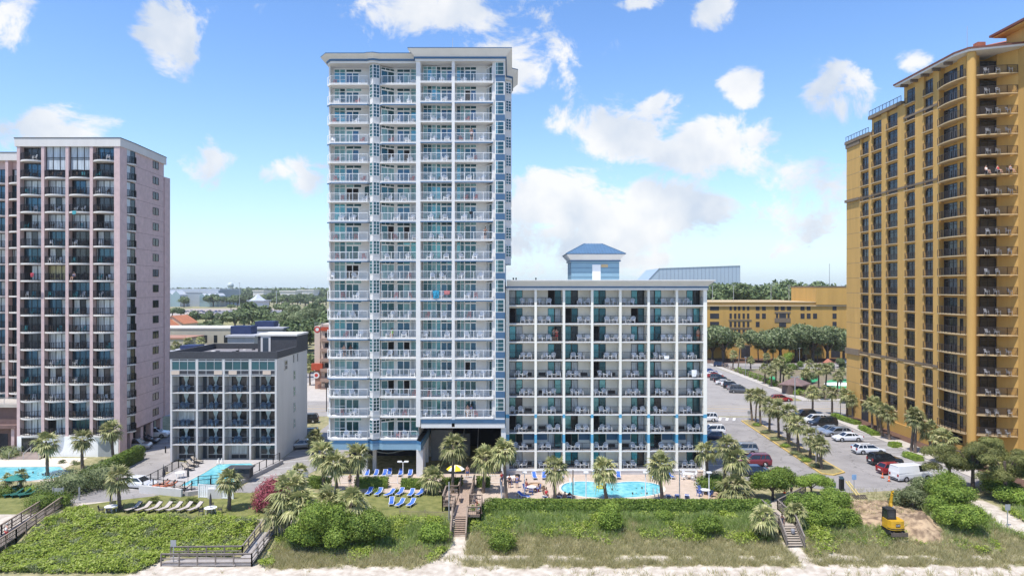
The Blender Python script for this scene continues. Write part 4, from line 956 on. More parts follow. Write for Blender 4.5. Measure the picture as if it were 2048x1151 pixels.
b = MB(); b.box(.13, GY0 - .02, -.16, gw - .13, GY0 + 1.5, 0); gsm = b.mesh('balcony_slab', M_greyw)
b = MB(); rail(b, [(.14, GY0 + .06), (gw - .14, GY0 + .06)], 1.0, 0, 1.3, .125, .024, .045, 0, .04); grm = b.mesh('balcony_railing', M_black)
def drape(b, x, y, z0, z1, m):
    rows = []
    for zf_, w in ((1, .44), (.75, .36), (.45, .17), (.32, .12), (.1, .24), (0, .28)):
        rows.append([(x - w + 2 * w * j / 8, y - .05 * math.cos(j * PI), z0 + (z1 - z0) * zf_) for j in range(9)])
    b.grid(rows, m)
GMM = [M_metal, G_dark, G_dark, M_door, G_teal, G_curw, M_dark, G_dteal]
def mg(flip, seed, full=False):
    rr = random.Random(seed); b = MB(); wx = lambda x: gw - x if flip else x
    def gz(x0, x1, *a, **k):
        x0, x1 = wx(x0), wx(x1)
        b.glz((min(x0, x1), GY0 + 1.5), (max(x0, x1), GY0 + 1.5), *a, **k)
    pan = [5] if full else [1, 2, 1]
    gz(.55, 2.95, .75, 2.35, [0, .5, 1], 1, 0, pan, .06, rnd=rr); gz(.55, 2.95, .03, .73, 2, 1, 0, [6], .06, rnd=rr); gz(3.05, 3.8, .03, 2.35, 1, 1, 0, [3], .07, rnd=rr)
    return b.mesh('room_front', GMM)
MG = {(f, s): mg(f, 7 + s, s == 2) for f in (True, False) for s in range(3)}
def gd(flip):
    b = MB(); drape(b, (gw - 1.75 if flip else 1.75), GY0 + 1.38, .7, 2.36, 0); return b.mesh('tied_curtain', mat('white_drape', (.62, .70, .70), .8, .05, 3))
GD = {f: gd(f) for f in (True, False)}
MCH = []
for i in range(4):
    fp = i % 2 == 1
    for k in range(5):
        L = (GX0 + gw * i - GO[0], -GO[1], fl[k])
        full = (i, k) in ((0, 2), (2, 0))
        ob('room_front', MG[(fp, 2 if full else (i + k) % 2)], GMo, L)
        if not full: ob('tied_curtain', GD[fp], GMo, L)
        if k > 0:
            ob('balcony_slab', gsm, GMo, L); ob('balcony_railing', grm, GMo, L)
            for j in range(2): MCH.append((GX0 + gw * i + (1.3, 2.1)[j] + (.3 if fp else 0), GY0 + .7, fl[k], R.uniform(-.3, .3), f'dim blue chair on the {ORD[k]} upper motel balcony, {("far end", "second bay", "third bay", "bay beside the blank wall")[i]}, {("outer", "inner")[j]} one'))
tb = MB()
tb.glz((.15, GY0 + .0), (gw - .15, GY0 + .0), .1, 2.4, 3, [0, .28, .82, 1], 0, [1], .08, random.Random(4)); 
tbm = tb.mesh('penthouse_glazing', GMM)
tb = MB()
for c0 in range(4 if True else 3):
    pass
tb.glz((.15, GY0 + .0), (gw - .15, GY0 + .0), .75, 2.1, 3, 1, 0, [7, 7, 7, 1], .08, random.Random(5)); tb.glz((.15, GY0), (gw - .15, GY0), .06, .74, 3, 1, 0, [6], .08); tb.glz((.15, GY0), (gw - .15, GY0), 2.11, 2.45, 3, 1, 0, [6], .08)
tbm3 = tb.mesh('penthouse_glazing', GMM)
acb = MB(); acb.box(0, GY0 - .12, .1, 1.2, GY0 + .05, .65); acm2 = acb.mesh('air_conditioner', M_beige)
for i in range(4):
    L = (GX0 + gw * i - GO[0], -GO[1], fl[5]); ob('penthouse_glazing', tbm3, GMo, L); ob('balcony_slab', gsm, GMo, L); ob('air_conditioner', acm2, GMo, (L[0] + (.2, 2.6, .8, 1.9)[i], L[1], fl[5]))
wn = MB(GO); wn.glz((GX1 + .01, 105.3), (GX1 + .01, 106.6), 13.3, 14.8, 1, 2, 0, [1, 2], .12, out=(1, 0)); wn.build('side_window', GMM, GMo)
wm_ = MB(); wm_.glz((GX1 + .01, 109.6), (GX1 + .01, 110.5), .5, 2.0, 1, 2, 0, [1, 4], .12, out=(1, 0)); wmm = wm_.mesh('stair_window', GMM)
for k in range(1, 5): ob('stair_window', wmm, GMo, (-GO[0], -GO[1], fl[k] + .3))
for y in (109.4, 111.4):
    w_ = MB(GO); w_.glz((GX1 + .01, y), (GX1 + .01, y + .5), 14.0, 15.3, 1, 1, 0, [1], .06, out=(1, 0)); w_.build('side_window', GMM, GMo)

# ================================================================== yellow tower
YX = 69.0; FY = 3.0
YO = (69, 104, 0)
YT = E('beach_tower', YO, label='tall yellow stucco tower with dark balcony windows and terracotta eaves', cat='tower')
WIN = [(132.1, 134.9), (127.5, 130.8), (122.2, 125.7), (116.9, 119.7), (111.9, 114.4)]
ntop = [17, 18, 18, 19, 19]   # storeys per window column
tops = [(125.9, 140.8, 56.0), (120.4, 131.6, 59.0)]
rec = .38
b = MB(YO)
b.box(YX + rec, 110.5, 0, 92, 140.8, 55.4); b.box(YX + rec, 110.5, 55.4, 92, 131.6, 58.4); b.box(YX + rec, 110.3, 0, 92, 120.8, 61.5)
# piers between the window columns (each runs the full height of its block)
ed = [140.8] + [v_ for w_ in WIN for v_ in (w_[1], w_[0])] + [110.3]
for i in range(0, len(ed), 2):
    y1, y0 = ed[i], ed[i + 1]; zt = 55.4 if i == 0 else (55.4 if i == 2 else (58.4 if i in (4, 6) else 61.5))
    if i == 4: zt = 58.4
    b.box(YX, y0, 0, YX + rec + .01, y1, zt)
# spandrels: lintel zone above each opening and solid base
for c, (w0, w1) in enumerate(WIN):
    b.box(YX + .15, w0, 0, YX + rec, w1, 3.6)
    for k in range(1, ntop[c] + 1): b.box(YX + .1, w0, 1 + 3 * (k + 1) - .42, YX + rec, w1, 1 + 3 * (k + 1) - .14) if k < ntop[c] else None
b.build('wall', M_yel, YT)
cw = []
for c, (w0, w1) in enumerate(WIN):
    g_ = MB(); g_.glz((YX + rec - .02, w0), (YX + rec - .02, w1), .0, 2.55, [0, .5, 1], [0, .82, 1], 0, [1, 2, 1], .09, random.Random(c), out=(-1, 0)); gm_ = g_.mesh('window', [M_bronze, G_dark, G_bronze])
    l_ = MB(); l_.box(YX - .30, w0 - .12, -.14, YX + rec, w1 + .12, 0); lm_ = l_.mesh('window_ledge', M_ylip)
    r_ = MB(); rail(r_, [(YX - .12, w0 + .02), (YX - .12, w1 - .02)], 1.1, 0, 3, .11, .03, .05); rm_ = r_.mesh('window_railing', mat('brown_metal', (.06, .045, .04), .6, .1, 2))
    a_ = MB()
    n_ = 8; yc = (w0 + w1) / 2; hw = (w1 - w0) / 2
    arc = [(yc + hw * math.cos(PI * j / n_), 2.0 + .75 * math.sin(PI * j / n_)) for j in range(n_ + 1)]
    for (ya, za), (yb, zb) in zip(arc, arc[1:]): a_.face([(YX + .02, ya, za), (YX + .02, yb, zb), (YX + .02, yb, 3.0), (YX + .02, ya, 3.0)]); a_.face([(YX + .02, ya, za), (YX + .02, yb, zb), (YX + .37, yb, zb), (YX + .37, ya, za)])
    am_ = a_.mesh('window_arch', M_yel)
    for k in range(1, ntop[c] + 1):
        z = 1 + 3 * k
        ob('window', gm_, YT, (-69, -104, z)); ob('window_ledge', lm_, YT, (-69, -104, z)); ob('window_railing', rm_, YT, (-69, -104, z))
        if k in (3, 13): ob('window_arch', am_, YT, (-69, -104, z))
for y0, y1, z0, z1, d in ((135.3, 140.9, 43.5, 44.0, .4), (135.3, 140.9, 12.6, 13.8, .3), (135.3, 140.9, 54.6, 55.3, .2), (110.6, 135.2, 13.1, 13.5, .12), (110.6, 135.2, 43.5, 43.85, .12), (110.6, 120.2, 55.6, 55.95, .14)):
    b = MB(YO); b.box(YX - d, y0, z0, YX - .005, y1, z1); b.build('cornice_band', M_taupe, YT)
b = MB(YO); b.prism(rect(YX - .3, 131.4, 93, 141.1), 55.4, 56.0); b.build('low_parapet', M_taupe, YT)
b = MB(YO); b.prism(rect(YX - .3, 120.6, 93, 131.8), 58.4, 59.0); b.build('mid_parapet', M_taupe, YT)
b = MB(YO); rail(b, [(YX - .1, 140.9), (YX - .1, 131.9)], 1.0, 0, 1.2, .3, .04, .08, 56); b.build('roof_railing', M_bronze, YT)
b = MB(YO); rail(b, [(YX - .1, 131.7), (YX - .1, 120.9)], 1.0, 0, 1.2, .3, .04, .08, 59); b.build('roof_railing', M_bronze, YT)
# curved balcony stack, round column and front balconies
col = (YX + .25, 102.9)
c = MB(YO); c.lathe([(.62, 0), (.62, 61.4)], (col[0], col[1], 0), 20); c.build('round_column', M_yel, YT, smooth=False)
b = MB(YO); b.box(YX + .8, 106.2, 0, YX + 14, 111, 61.5); b.box(YX + .35, 104.3, 0, YX + 2.4, 106.3, 61.5)
b.prism([(73.75, 104.2), (73.75, 103.8), (75.2, 101.35), (76, 100.2), (83, 96), (83, 110), (72.8, 110)], 0, 61.5)
b.build('corner_wall', M_yel, YT)
b = MB(YO); b.box(75.15, 93, 0, 92, 101.3, 62.0); b.build('near_wall', M_yel, YT)
nA = 8
curve = [(YX - .2 - .7 * math.sin(PI * (.08 + .80 * j / nA)), 110.2 - 6.9 * j / nA) for j in range(nA + 1)]
sa = MB(); sa.prism(curve[::1] + [(YX + .9, 103.3), (YX + .9, 110.2)], -.16, 0); sam = sa.mesh('side_balcony_slab', M_ylip)
ra = MB(); rail(ra, [(p[0] + .06, p[1]) for p in curve], 1.12, 0, 3, .11, .038, .05); ram = ra.mesh('side_balcony_railing', MATS['brown_metal'])
ga = MB(); ga.glz((YX + .78, 110.2), (YX + .78, 106.9), .02, 2.5, [0, .08, .38, .69, 1], [0, .82, 1], 0, [1, 2, 1], .1, random.Random(1), out=(-1, 0)); ga.glz((YX + .33, 105.6), (YX + .33, 104.9), .4, 2.3, 1, 1, 0, [1], .08, out=(-1, 0)); gam = ga.mesh('side_balcony_glazing', [M_bronze, G_dark, G_bronze])
fr = [(col[0] + .45, 102.6), (72.0, 101.75), (73.6, 101.4), (75.1, 101.32)]
sf = MB(); sf.prism(fr + [(75.1, 101.5), (73, 104.1), (col[0] + .3, 104.1)], -.16, 0); sfm = sf.mesh('front_balcony_slab', M_ylip)
rf = MB(); rail(rf, [(p[0], p[1] + .06) for p in fr], 1.12, 0, 2.2, .11, .038, .05); rfm = rf.mesh('front_balcony_railing', MATS['brown_metal'])
gf = MB(); gf.glz((71.25, 103.95), (73.7, 103.95), .02, 2.5, [0, .5, 1], [0, .82, 1], 0, [1, 2, 1], .09, random.Random(2)); gf.glz((70.2, 103.96), (70.6, 103.96), .1, 2.3, 1, 1, 0, [1], .07); gfm = gf.mesh('front_balcony_glazing', [M_bronze, G_dark, G_open])
YCH = []
b = MB(YO); b.box(YX + .5, 103.98, 0, 70.85, 104.5, 61.5); b.build('return_wall', M_yel, YT)
for k in range(1, 20):
    z = 1 + 3 * k
    ob('side_balcony_slab', sam, YT, (-69, -104, z)); ob('side_balcony_railing', ram, YT, (-69, -104, z)); ob('side_balcony_glazing', gam, YT, (-69, -104, z))
    ob('front_balcony_slab', sfm, YT, (-69, -104, z)); ob('front_balcony_railing', rfm, YT, (-69, -104, z)); ob('front_balcony_glazing', gfm, YT, (-69, -104, z))
    for j, x in enumerate((71.0, 72.3, 73.8)[:2 if k % 3 == 0 else 3]): YCH.append((x + R.uniform(-.2, .2), 101.9 - .25 * j, z, R.uniform(-.4, .4), f'grey patio chair on the {ORD[k - 1]} front balcony of the yellow tower, {("beside the round column", "in the middle", "by the wall")[j]}'))
for k in range(1, 18):
    b = MB(YO); b.box(YX - .006, 135.3, 1 + 3 * k - .03, YX + .01, 140.79, 1 + 3 * k + .03); b.build('wall_joint', M_taupe, YT)
# eaves and terracotta roofs 
b = MB(YO); er = [(YX - 1.3, 120.9), (YX - 1.3, 104.4), (YX - .6, 102.2), (75.8, 99.6), (75.8, 112), (75.8, 120.9)]
b.prism(er, 61.45, 61.75, 0); b.prism(offset(er, .15), 61.75, 61.98, 1)
eo = offset(er, .15); b.face([(*eo[0], 62), (*eo[1], 62), (77, 106, 64.4), (77, 120.9, 64.4)], 2); b.face([(*eo[1], 62), (*eo[2], 62), (*eo[3], 62), (77, 106, 64.4)], 2)
b.build('tile_roof', [M_white, mat('dark_red_fascia', (.16, .06, .045), .7, .1, 1), M_terra], YT)
b = MB(YO); b.box(72, 105.5, 62.5, 73.2, 106.6, 64.0); b.build('chimney', M_terra, YT)
b = MB(YO); b.prism([(73.2, 103.8), (73.2, 90.5), (92, 90.5), (92, 103.8)], 63.9, 64.1, 3); b.prism(rect(72.8, 90.2, 92, 104.2), 64.1, 64.4, 1); b.prism(rect(74.6, 91, 92, 103.0), 61.99, 63.9, 3); b.face([(72.8, 90.2, 64.42), (92, 90.2, 64.42), (92, 97, 66.5), (78, 97, 66.5)], 2); b.face([(72.8, 104.2, 64.42), (72.8, 90.2, 64.42), (78, 97, 66.5)], 2); b.face([(92, 104.2, 64.42), (72.8, 104.2, 64.42), (78, 97, 66.5), (92, 97, 66.5)], 2)
b.build('upper_roof', [M_white, MATS['dark_red_fascia'], M_terra, M_yel], YT)
b = MB(YO)
for y in (119, 116, 113, 110, 107): b.box(YX - 1.2, y, 61.0, YX + .1, y + .3, 61.44)
b.build('eave_bracket', M_trunk, YT)
b = MB(YO); b.tube([(71, 106.5, 62), (71, 106.5, 66.8)], [.05, .03], 6); b.build('roof_antenna', M_metal, YT)
b = MB(YO); b.box(YX - .2, 104.5, 0, YX + .1, 131, 1.9); b.build('garden_wall', M_yeld, YT)
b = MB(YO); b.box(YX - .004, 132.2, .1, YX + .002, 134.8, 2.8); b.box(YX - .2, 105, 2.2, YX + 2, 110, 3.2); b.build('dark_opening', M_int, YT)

# ================================================================== background buildings
def bld(name, label, cat, o): return E(name, o, label=label, cat=cat), o
# orange parking garage
r, O = bld('parking_garage', 'long orange parking garage with rows of small dark openings', 'parking garage', (95, 253, 0))
b = MB(O); b.box(70, 253, 0, 140, 290, 20.6); b.build('wall', M_yeld, r)
b = MB(O); b.box(69.8, 252.6, 19.2, 140, 253, 19.7); b.box(69.8, 252.7, 20.6, 113, 290.2, 20.9); b.build('cornice', M_ylip, r)
b = MB(O); b.box(112.5, 252.4, 19.8, 140, 275, 26.3); b.box(112.4, 252.3, 26.3, 140, 275.2, 26.7, 1); b.build('stair_block', [M_yeld, M_trunk], r)
wo = [(M_int,)]
def opening(px0, px1, pyc, h=1.9, nm='opening'):
    x0, x1 = PX(px0, 253), PX(px1, 253); z = PZ(pyc, 253); q_ = MB(O); q_.box(x0, 252.93, z - h / 2, x1, 252.99, z + h / 2); q_.build(nm, M_int, r)
rows_ = [615, 631.5, 648, 664, 680]
for j, yy in enumerate(rows_):
    if j < 3: opening(1420, 1438, yy)
    for q_ in (1459, 1468, 1476, 1485, 1494): opening(q_, q_ + 4.5, yy)
    if j < 3:
        opening(1511.5, 1519, yy); 
    if j < 2: opening(1524, 1531.5, yy); opening(1601, 1609, yy); opening(1613.5, 1621, yy)
    opening(1665, 1673, yy)
    if j == 0:
        for q_ in (1549, 1561.5, 1574): opening(q_, q_ + 8, yy)
    if j == 1: opening(1552, 1556, yy); opening(1558.5, 1572, yy, 2.2); opening(1575, 1579, yy); opening(1626, 1634, yy)
    if j == 2: opening(1558, 1572, yy, 2.0)
opening(1665, 1673, 598.5); opening(1482, 1500, 702, 4.6); opening(1662, 1680, 702, 4.5)
b = MB(O)
for zc in (622.5, 639.5, 656): pass
x0, x1 = PX(1457, 253), PX(1503, 253)
for pyc in (640, 656, 673, 690): b.box(x0, 252.86, PZ(pyc, 253) - .25, x1, 252.92, PZ(pyc, 253) + .25)
b.box(PX(1549, 253), 252.88, PZ(624.5, 253) - .3, PX(1581, 253), 252.94, PZ(624.5, 253) + .3); b.box(PX(1549, 253), 252.88, PZ(640, 253) - .8, PX(1581, 253), 252.94, PZ(640, 253) + .8)
b.build('taupe_band', M_taupe, r)
for px in (1425, 1467, 1542, 1578, 1616):
    b = MB(O); b.tube([(PX(px, 268), 268, 20.5), (PX(px, 268), 268, 27)], .09, 6); b.bar((PX(px, 268) - .8, 268, 27), (PX(px, 268) + .8, 268, 27), .25, .15); b.build('roof_lamp', M_metal, r)
# pale netted hall far behind
D = 620
r, O = bld('glass_hall', 'huge pale grey panelled hall with sloping end rising behind the treetops', 'hall', (PX(1390, D), D, 0))
prof = [(1294, 562), (1318, 536.5), (1480, 531), (1480, 575)]
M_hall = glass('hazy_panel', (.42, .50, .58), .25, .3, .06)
X = [PX(p[0], D) for p in prof]; Zt = [PZ(p[1], D) for p in prof]
b = MB(O); pol = [(X[0], 0), (X[0], Zt[0]), (X[1], Zt[1]), (X[2], Zt[2]), (X[2], 0)]
b.face([(p[0], D, p[1]) for p in pol][::-1]); b.face([(p[0], D + 60, p[1]) for p in pol])
for p0, p1 in zip(pol, pol[1:]): b.face([(p0[0], D, p0[1]), (p1[0], D, p1[1]), (p1[0], D + 60, p1[1]), (p0[0], D + 60, p0[1])])
b.build('panel_skin', M_hall, r)
b = MB(O)
for k in range(22):
    x = X[1] + (X[2] - X[1]) * k / 21; zt = Zt[1] + (Zt[2] - Zt[1]) * k / 21; b.box(x - .12, D - .3, 0, x + .12, D - .02, zt)
b.bar((X[1], D - .2, Zt[1]), (X[2], D - .2, Zt[2]), .5, .35); b.bar((X[0], D - .2, Zt[0]), (X[1], D - .2, Zt[1]), .5, .35)
b.build('panel_frame', mat('grey_frame', (.30, .35, .42), .6, .1, .1), r)
# red and beige corner hotel on the left street
D = 176
r, O = bld('street_hotel', 'beige and red brick hotel with round emblem across the boulevard', 'hotel', (PX(648, D), D, 0))
x0, x1, x2 = PX(629, D), PX(640, D), PX(690, D)
b = MB(O); b.box(x0, D, 5.6, x1, D + 14, PZ(652, D)); b.box(x1, D + .3, 0, x2, D + 14, PZ(648, D)); b.build('wall', M_beige, r)
b = MB(O); b.box(x0 + .1, D + .1, 0, x1 + .2, D + 13, 5.6); b.build('brick_base', mat('soft_brick', (.38, .22, .16), .85, .1, 1), r)
b = MB(O); b.box(x0 - .6, D - .8, 4.9, x1 + .8, D + .2, 6.6); b.box(x1 + .3, D - .1, PZ(661, D), x2, D + .28, PZ(654, D)); b.build('red_awning', mat('red_canopy', (.42, .07, .03), .6, .1, 1), r)
for px, py in ((634.5, 658.5), (634.5, 749)):
    b = MB(O); x, z = PX(px, D), PZ(py, D); yy = D - .05 if py < 700 else D - .85
    b.grid([[(x + q_ * math.cos(k * PI / 8), yy, z + q_ * math.sin(k * PI / 8)) for k in range(16)] for q_ in (.0001, .8)], 0, True)
    b.grid([[(x + q_ * math.cos(k * PI / 8), yy - .02, z + q_ * math.sin(k * PI / 8)) for k in range(16)] for q_ in (.0001, .45)], 1, True); b.build('round_emblem', [mat('emblem_red', (.5, .04, .03), .6, .05, 1) if py < 700 else M_white, M_white if py < 700 else mat('emblem_red', (.5, .04, .03), .6, .05, 1)], r)
for k in range(6):
    b = MB(O); z = PZ(675 + 20 * k, D); b.box(x1 + .3, D - .9, z - .9, x2, D + .29, z - .1); b.build('balcony', mat('tan_brick', (.33, .23, .18), .85, .1, 1), r); b = MB(O); b.box(x1 + 1.2, D + .2, z + .1, x1 + 3.0, D + .29, z + 1.2); b.build('window', G_dark, r)
b = MB(O); rail(b, [(x0, D + .2), (x2, D + .2)], .9, 0, 2, .4, z=PZ(652, D)); b.build('roof_railing', M_metal, r)
# spanish tiled houses, motel strip and shop sheds to the left
def shed(name, label, x0, x1, y0, y1, h, wm, rm_, gable=0, cat='building', extra=None):
    r, O = bld(name, label, cat, ((x0 + x1) / 2, y0, 0)); b = MB(O); b.box(x0, y0, 0, x1, y1, h); b.build('wall', wm, r)
    b = MB(O)
    if gable:
        xm = (x0 + x1) / 2
        b.face([(x0 - .5, y0 - .5, h), (xm, y0 - .5, h + gable), (xm, y1 + .5, h + gable), (x0 - .5, y1 + .5, h)]); b.face([(x1 + .5, y1 + .5, h), (xm, y1 + .5, h + gable), (xm, y0 - .5, h + gable), (x1 + .5, y0 - .5, h)]); b.face([(x0, y0 - .02, h), (x1, y0 - .02, h), (xm, y0 - .02, h + gable - .1)], 1)
    else: b.box(x0 - .3, y0 - .3, h, x1 + .3, y1 + .3, h + .5)
    b.build('roof', [rm_, wm], r)
    n = max(2, int((x1 - x0) / 4))
    for k in range(n):
        x = x0 + (x1 - x0) * (k + .3) / n; b = MB(O); b.box(x, y0 - .04, h * .35, x + (x1 - x0) * .35 / n, y0 - .005, h * .7); b.build('window', G_dark, r)
    return r
D = 250
shed('tiled_house', 'cream house with orange tiled gable beside the mauve tower', PX(322, 330), PX(366, 330), 330, 345, 8.6, mat('warm_cream', (.62, .48, .33), .8, .06, .5), mat('orange_tiles', (.46, .17, .08), .8, .2, .6), 4.0, 'house')
shed('tiled_house', 'small cream house with orange roof half hidden by the mauve tower', PX(300, 318), PX(332, 318), 318, 330, 8.0, MATS['warm_cream'], MATS['orange_tiles'], 3.0, 'house')
r = shed('strip_motel', 'long cream motel block with flat roof below the tiled houses', PX(300, 285), PX(462, 285), 285, 300, 9.0, mat('dull_cream', (.42, .38, .30), .85, .08, .3), M_roofw, 0, 'motel')
r = shed('strip_motel', 'low motel row with reddish roof edge in front of the cream block', PX(300, 265), PX(372, 265), 265, 280, 6.2, MATS['dull_cream'], mat('dusty_red_roof', (.36, .19, .13), .85, .1, .3), 0, 'motel')
def shop(label, x0, x1, y0, y1, h, tw=None):
    r, O = bld('shop_building', label, 'shop', ((x0 + x1) / 2, y0, 0)); b = MB(O); b.box(x0, y0, 0, x1, y1, h - .6, 0); b.build('wall', mat('shop_grey', (.36, .36, .37), .85, .1, .3), r)
    b = MB(O); b.box(x0 - .6, y0 - .6, h - .6, x1 + .6, y1 + .6, h, 0); b.build('roof', mat('pale_flat_roof', (.37, .37, .39), .8, .1, .1), r)
    b = MB(O); b.box(x0, y0 - .05, .4, x1, y0 - .01, 2.8); b.build('shopfront', G_dark, r)
    for (a, c, z1) in tw or []:
        b = MB(O); b.box(a, y0 + 6, h, c, y0 + 12, z1, 0); b.build('sign_tower', mat('royal_blue_wall', (.018, .032, .095), .7, .1, .5), r)
shop('long grey roofed shop building with blue box signs on its roof', PX(332, 212), PX(466, 212), 212, 236, 6.4, [(PX(360, 218), PX(392, 218), 7.6)])
shop('grey shop building with a navy blue roof box behind the motel', PX(455, 245), PX(508, 245), 245, 262, 9.0, [(PX(461, 251), PX(502, 251), 12.0)]); shop('farther grey shop building with a navy roof box and white gutter', PX(500, 272), PX(565, 272), 272, 300, 10.2, [(PX(512, 279), PX(549, 279), 12.4)])
# convention centre with glass gables, pavilion, tank
D = 960
r, O = bld('convention_hall', 'large grey convention hall with glass gables near the horizon', 'hall', (PX(385, D), D, 0))
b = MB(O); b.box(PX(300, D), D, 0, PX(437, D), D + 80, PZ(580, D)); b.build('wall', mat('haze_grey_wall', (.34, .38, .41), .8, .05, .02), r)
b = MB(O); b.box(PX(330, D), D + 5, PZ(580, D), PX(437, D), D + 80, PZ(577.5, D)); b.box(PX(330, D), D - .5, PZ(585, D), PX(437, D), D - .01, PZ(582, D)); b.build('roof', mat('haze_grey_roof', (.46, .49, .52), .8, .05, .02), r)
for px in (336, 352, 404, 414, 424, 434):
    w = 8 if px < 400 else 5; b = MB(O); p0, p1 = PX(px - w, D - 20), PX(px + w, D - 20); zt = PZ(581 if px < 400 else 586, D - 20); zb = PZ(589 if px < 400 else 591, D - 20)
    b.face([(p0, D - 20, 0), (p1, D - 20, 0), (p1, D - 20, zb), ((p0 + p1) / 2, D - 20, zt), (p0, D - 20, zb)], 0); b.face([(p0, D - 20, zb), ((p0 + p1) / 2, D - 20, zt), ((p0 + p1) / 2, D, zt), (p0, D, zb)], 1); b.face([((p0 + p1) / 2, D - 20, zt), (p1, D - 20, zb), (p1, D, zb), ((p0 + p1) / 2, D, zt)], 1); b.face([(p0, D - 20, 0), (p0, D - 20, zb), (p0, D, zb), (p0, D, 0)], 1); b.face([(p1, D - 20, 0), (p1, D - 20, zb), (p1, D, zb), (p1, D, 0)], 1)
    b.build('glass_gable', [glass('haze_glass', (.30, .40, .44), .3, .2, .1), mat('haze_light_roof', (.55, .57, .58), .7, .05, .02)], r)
D = 1300
r, O = bld('water_tower', 'pale water tower above the distant trees', 'water tower', (PX(461, D), D, 0)); cx_ = PX(461, D)
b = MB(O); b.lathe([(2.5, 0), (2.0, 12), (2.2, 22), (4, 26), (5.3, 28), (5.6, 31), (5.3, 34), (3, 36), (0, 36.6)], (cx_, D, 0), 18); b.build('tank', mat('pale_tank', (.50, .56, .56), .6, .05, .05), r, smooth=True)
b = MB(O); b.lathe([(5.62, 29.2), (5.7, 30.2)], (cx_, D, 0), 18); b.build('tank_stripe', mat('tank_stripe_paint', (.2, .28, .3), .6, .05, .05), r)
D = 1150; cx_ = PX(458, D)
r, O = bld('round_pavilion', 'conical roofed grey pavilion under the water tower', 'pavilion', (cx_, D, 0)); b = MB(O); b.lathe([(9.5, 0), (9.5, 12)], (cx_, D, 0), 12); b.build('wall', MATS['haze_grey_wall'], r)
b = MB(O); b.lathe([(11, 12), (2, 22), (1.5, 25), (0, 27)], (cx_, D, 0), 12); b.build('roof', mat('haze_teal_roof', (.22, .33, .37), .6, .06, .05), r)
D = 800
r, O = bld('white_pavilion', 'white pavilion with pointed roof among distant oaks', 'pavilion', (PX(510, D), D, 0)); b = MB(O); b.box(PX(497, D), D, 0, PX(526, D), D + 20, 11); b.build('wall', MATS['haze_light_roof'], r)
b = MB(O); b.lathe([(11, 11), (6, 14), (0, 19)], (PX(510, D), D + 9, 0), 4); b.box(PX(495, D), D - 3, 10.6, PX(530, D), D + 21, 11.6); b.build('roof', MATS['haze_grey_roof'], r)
for i, (p0, p1, py, D) in enumerate(((506, 527, 585, 1250), (595, 627, 584, 1300), (560, 590, 586, 1200))):
    r, O = bld('warehouse', ('white warehouse roof beside the water tower trees', 'white warehouse roof nearest the white tower on the horizon', 'white warehouse roof midway along the tree line')[i], 'warehouse', (PX(p0, D), D, 0)); b = MB(O); b.box(PX(p0, D), D, 0, PX(p1, D), D + 40, PZ(py - 3, D)); b.build('wall', M_roofw, r); b = MB(O); b.box(PX(p0, D) - 1, D - 1, PZ(py - 3, D), PX(p1, D) + 1, D + 41, PZ(py - 5, D)); b.build('roof', M_roofw, r)
# ================================================================== foliage builders
def crown(blobs, n, size, seed, m=0, asp=.65, core=.62, corem=1, up=0.25):
    """leaf clumps spread through a few ellipsoid lobes with an uneven outline; a rough inner mass of the same foliage closes the middle"""
    rnd = random.Random(seed); b = MB(); tot = sum(bl[3] * bl[4] * bl[5] for bl in blobs) ** 1
    wts = [(bl[3] * bl[4] + bl[4] * bl[5] + bl[3] * bl[5]) for bl in blobs]; sw = sum(wts)
    for bl, w in zip(blobs, wts):
        cx, cy_, cz, rx, ry, rz = bl
        for _ in range(int(n * w / sw)):
            a = rnd.random() * 2 * PI; zz = rnd.uniform(-.75, 1); r = math.sqrt(max(0, 1 - zz * zz)); d = Vector((r * math.cos(a), r * math.sin(a), zz))
            lump = 1 + .30 * mn.noise(Vector((d.x * 2.3 + cx, d.y * 2.3 + seed, d.z * 2.3 + cz))) + .14 * mn.noise(d * 6 + Vector((seed, cx, 0)))
            k = lump * (rnd.random() ** .22) * (1.04 if rnd.random() < .9 else 1.15)
            p = (cx + d.x * rx * k, cy_ + d.y * ry * k, cz + d.z * rz * k)
            leaf(b, p, (d.x, d.y, d.z + up), size, rnd, asp)
        if core:
            rows = []
            for j in range(7):
                ph = -PI / 2 + PI * j / 6
                rows.append([])
                for i in range(10):
                    th = 2 * PI * i / 10; d = Vector((math.cos(ph) * math.cos(th), math.cos(ph) * math.sin(th), math.sin(ph)))
                    k = core * (1 + .3 * mn.noise(d * 2.3 + Vector((cx, seed, cz))))
                    rows[-1].append((cx + d.x * rx * k, cy_ + d.y * ry * k, cz + d.z * rz * k))
            b.grid(rows, m, True)
    return b

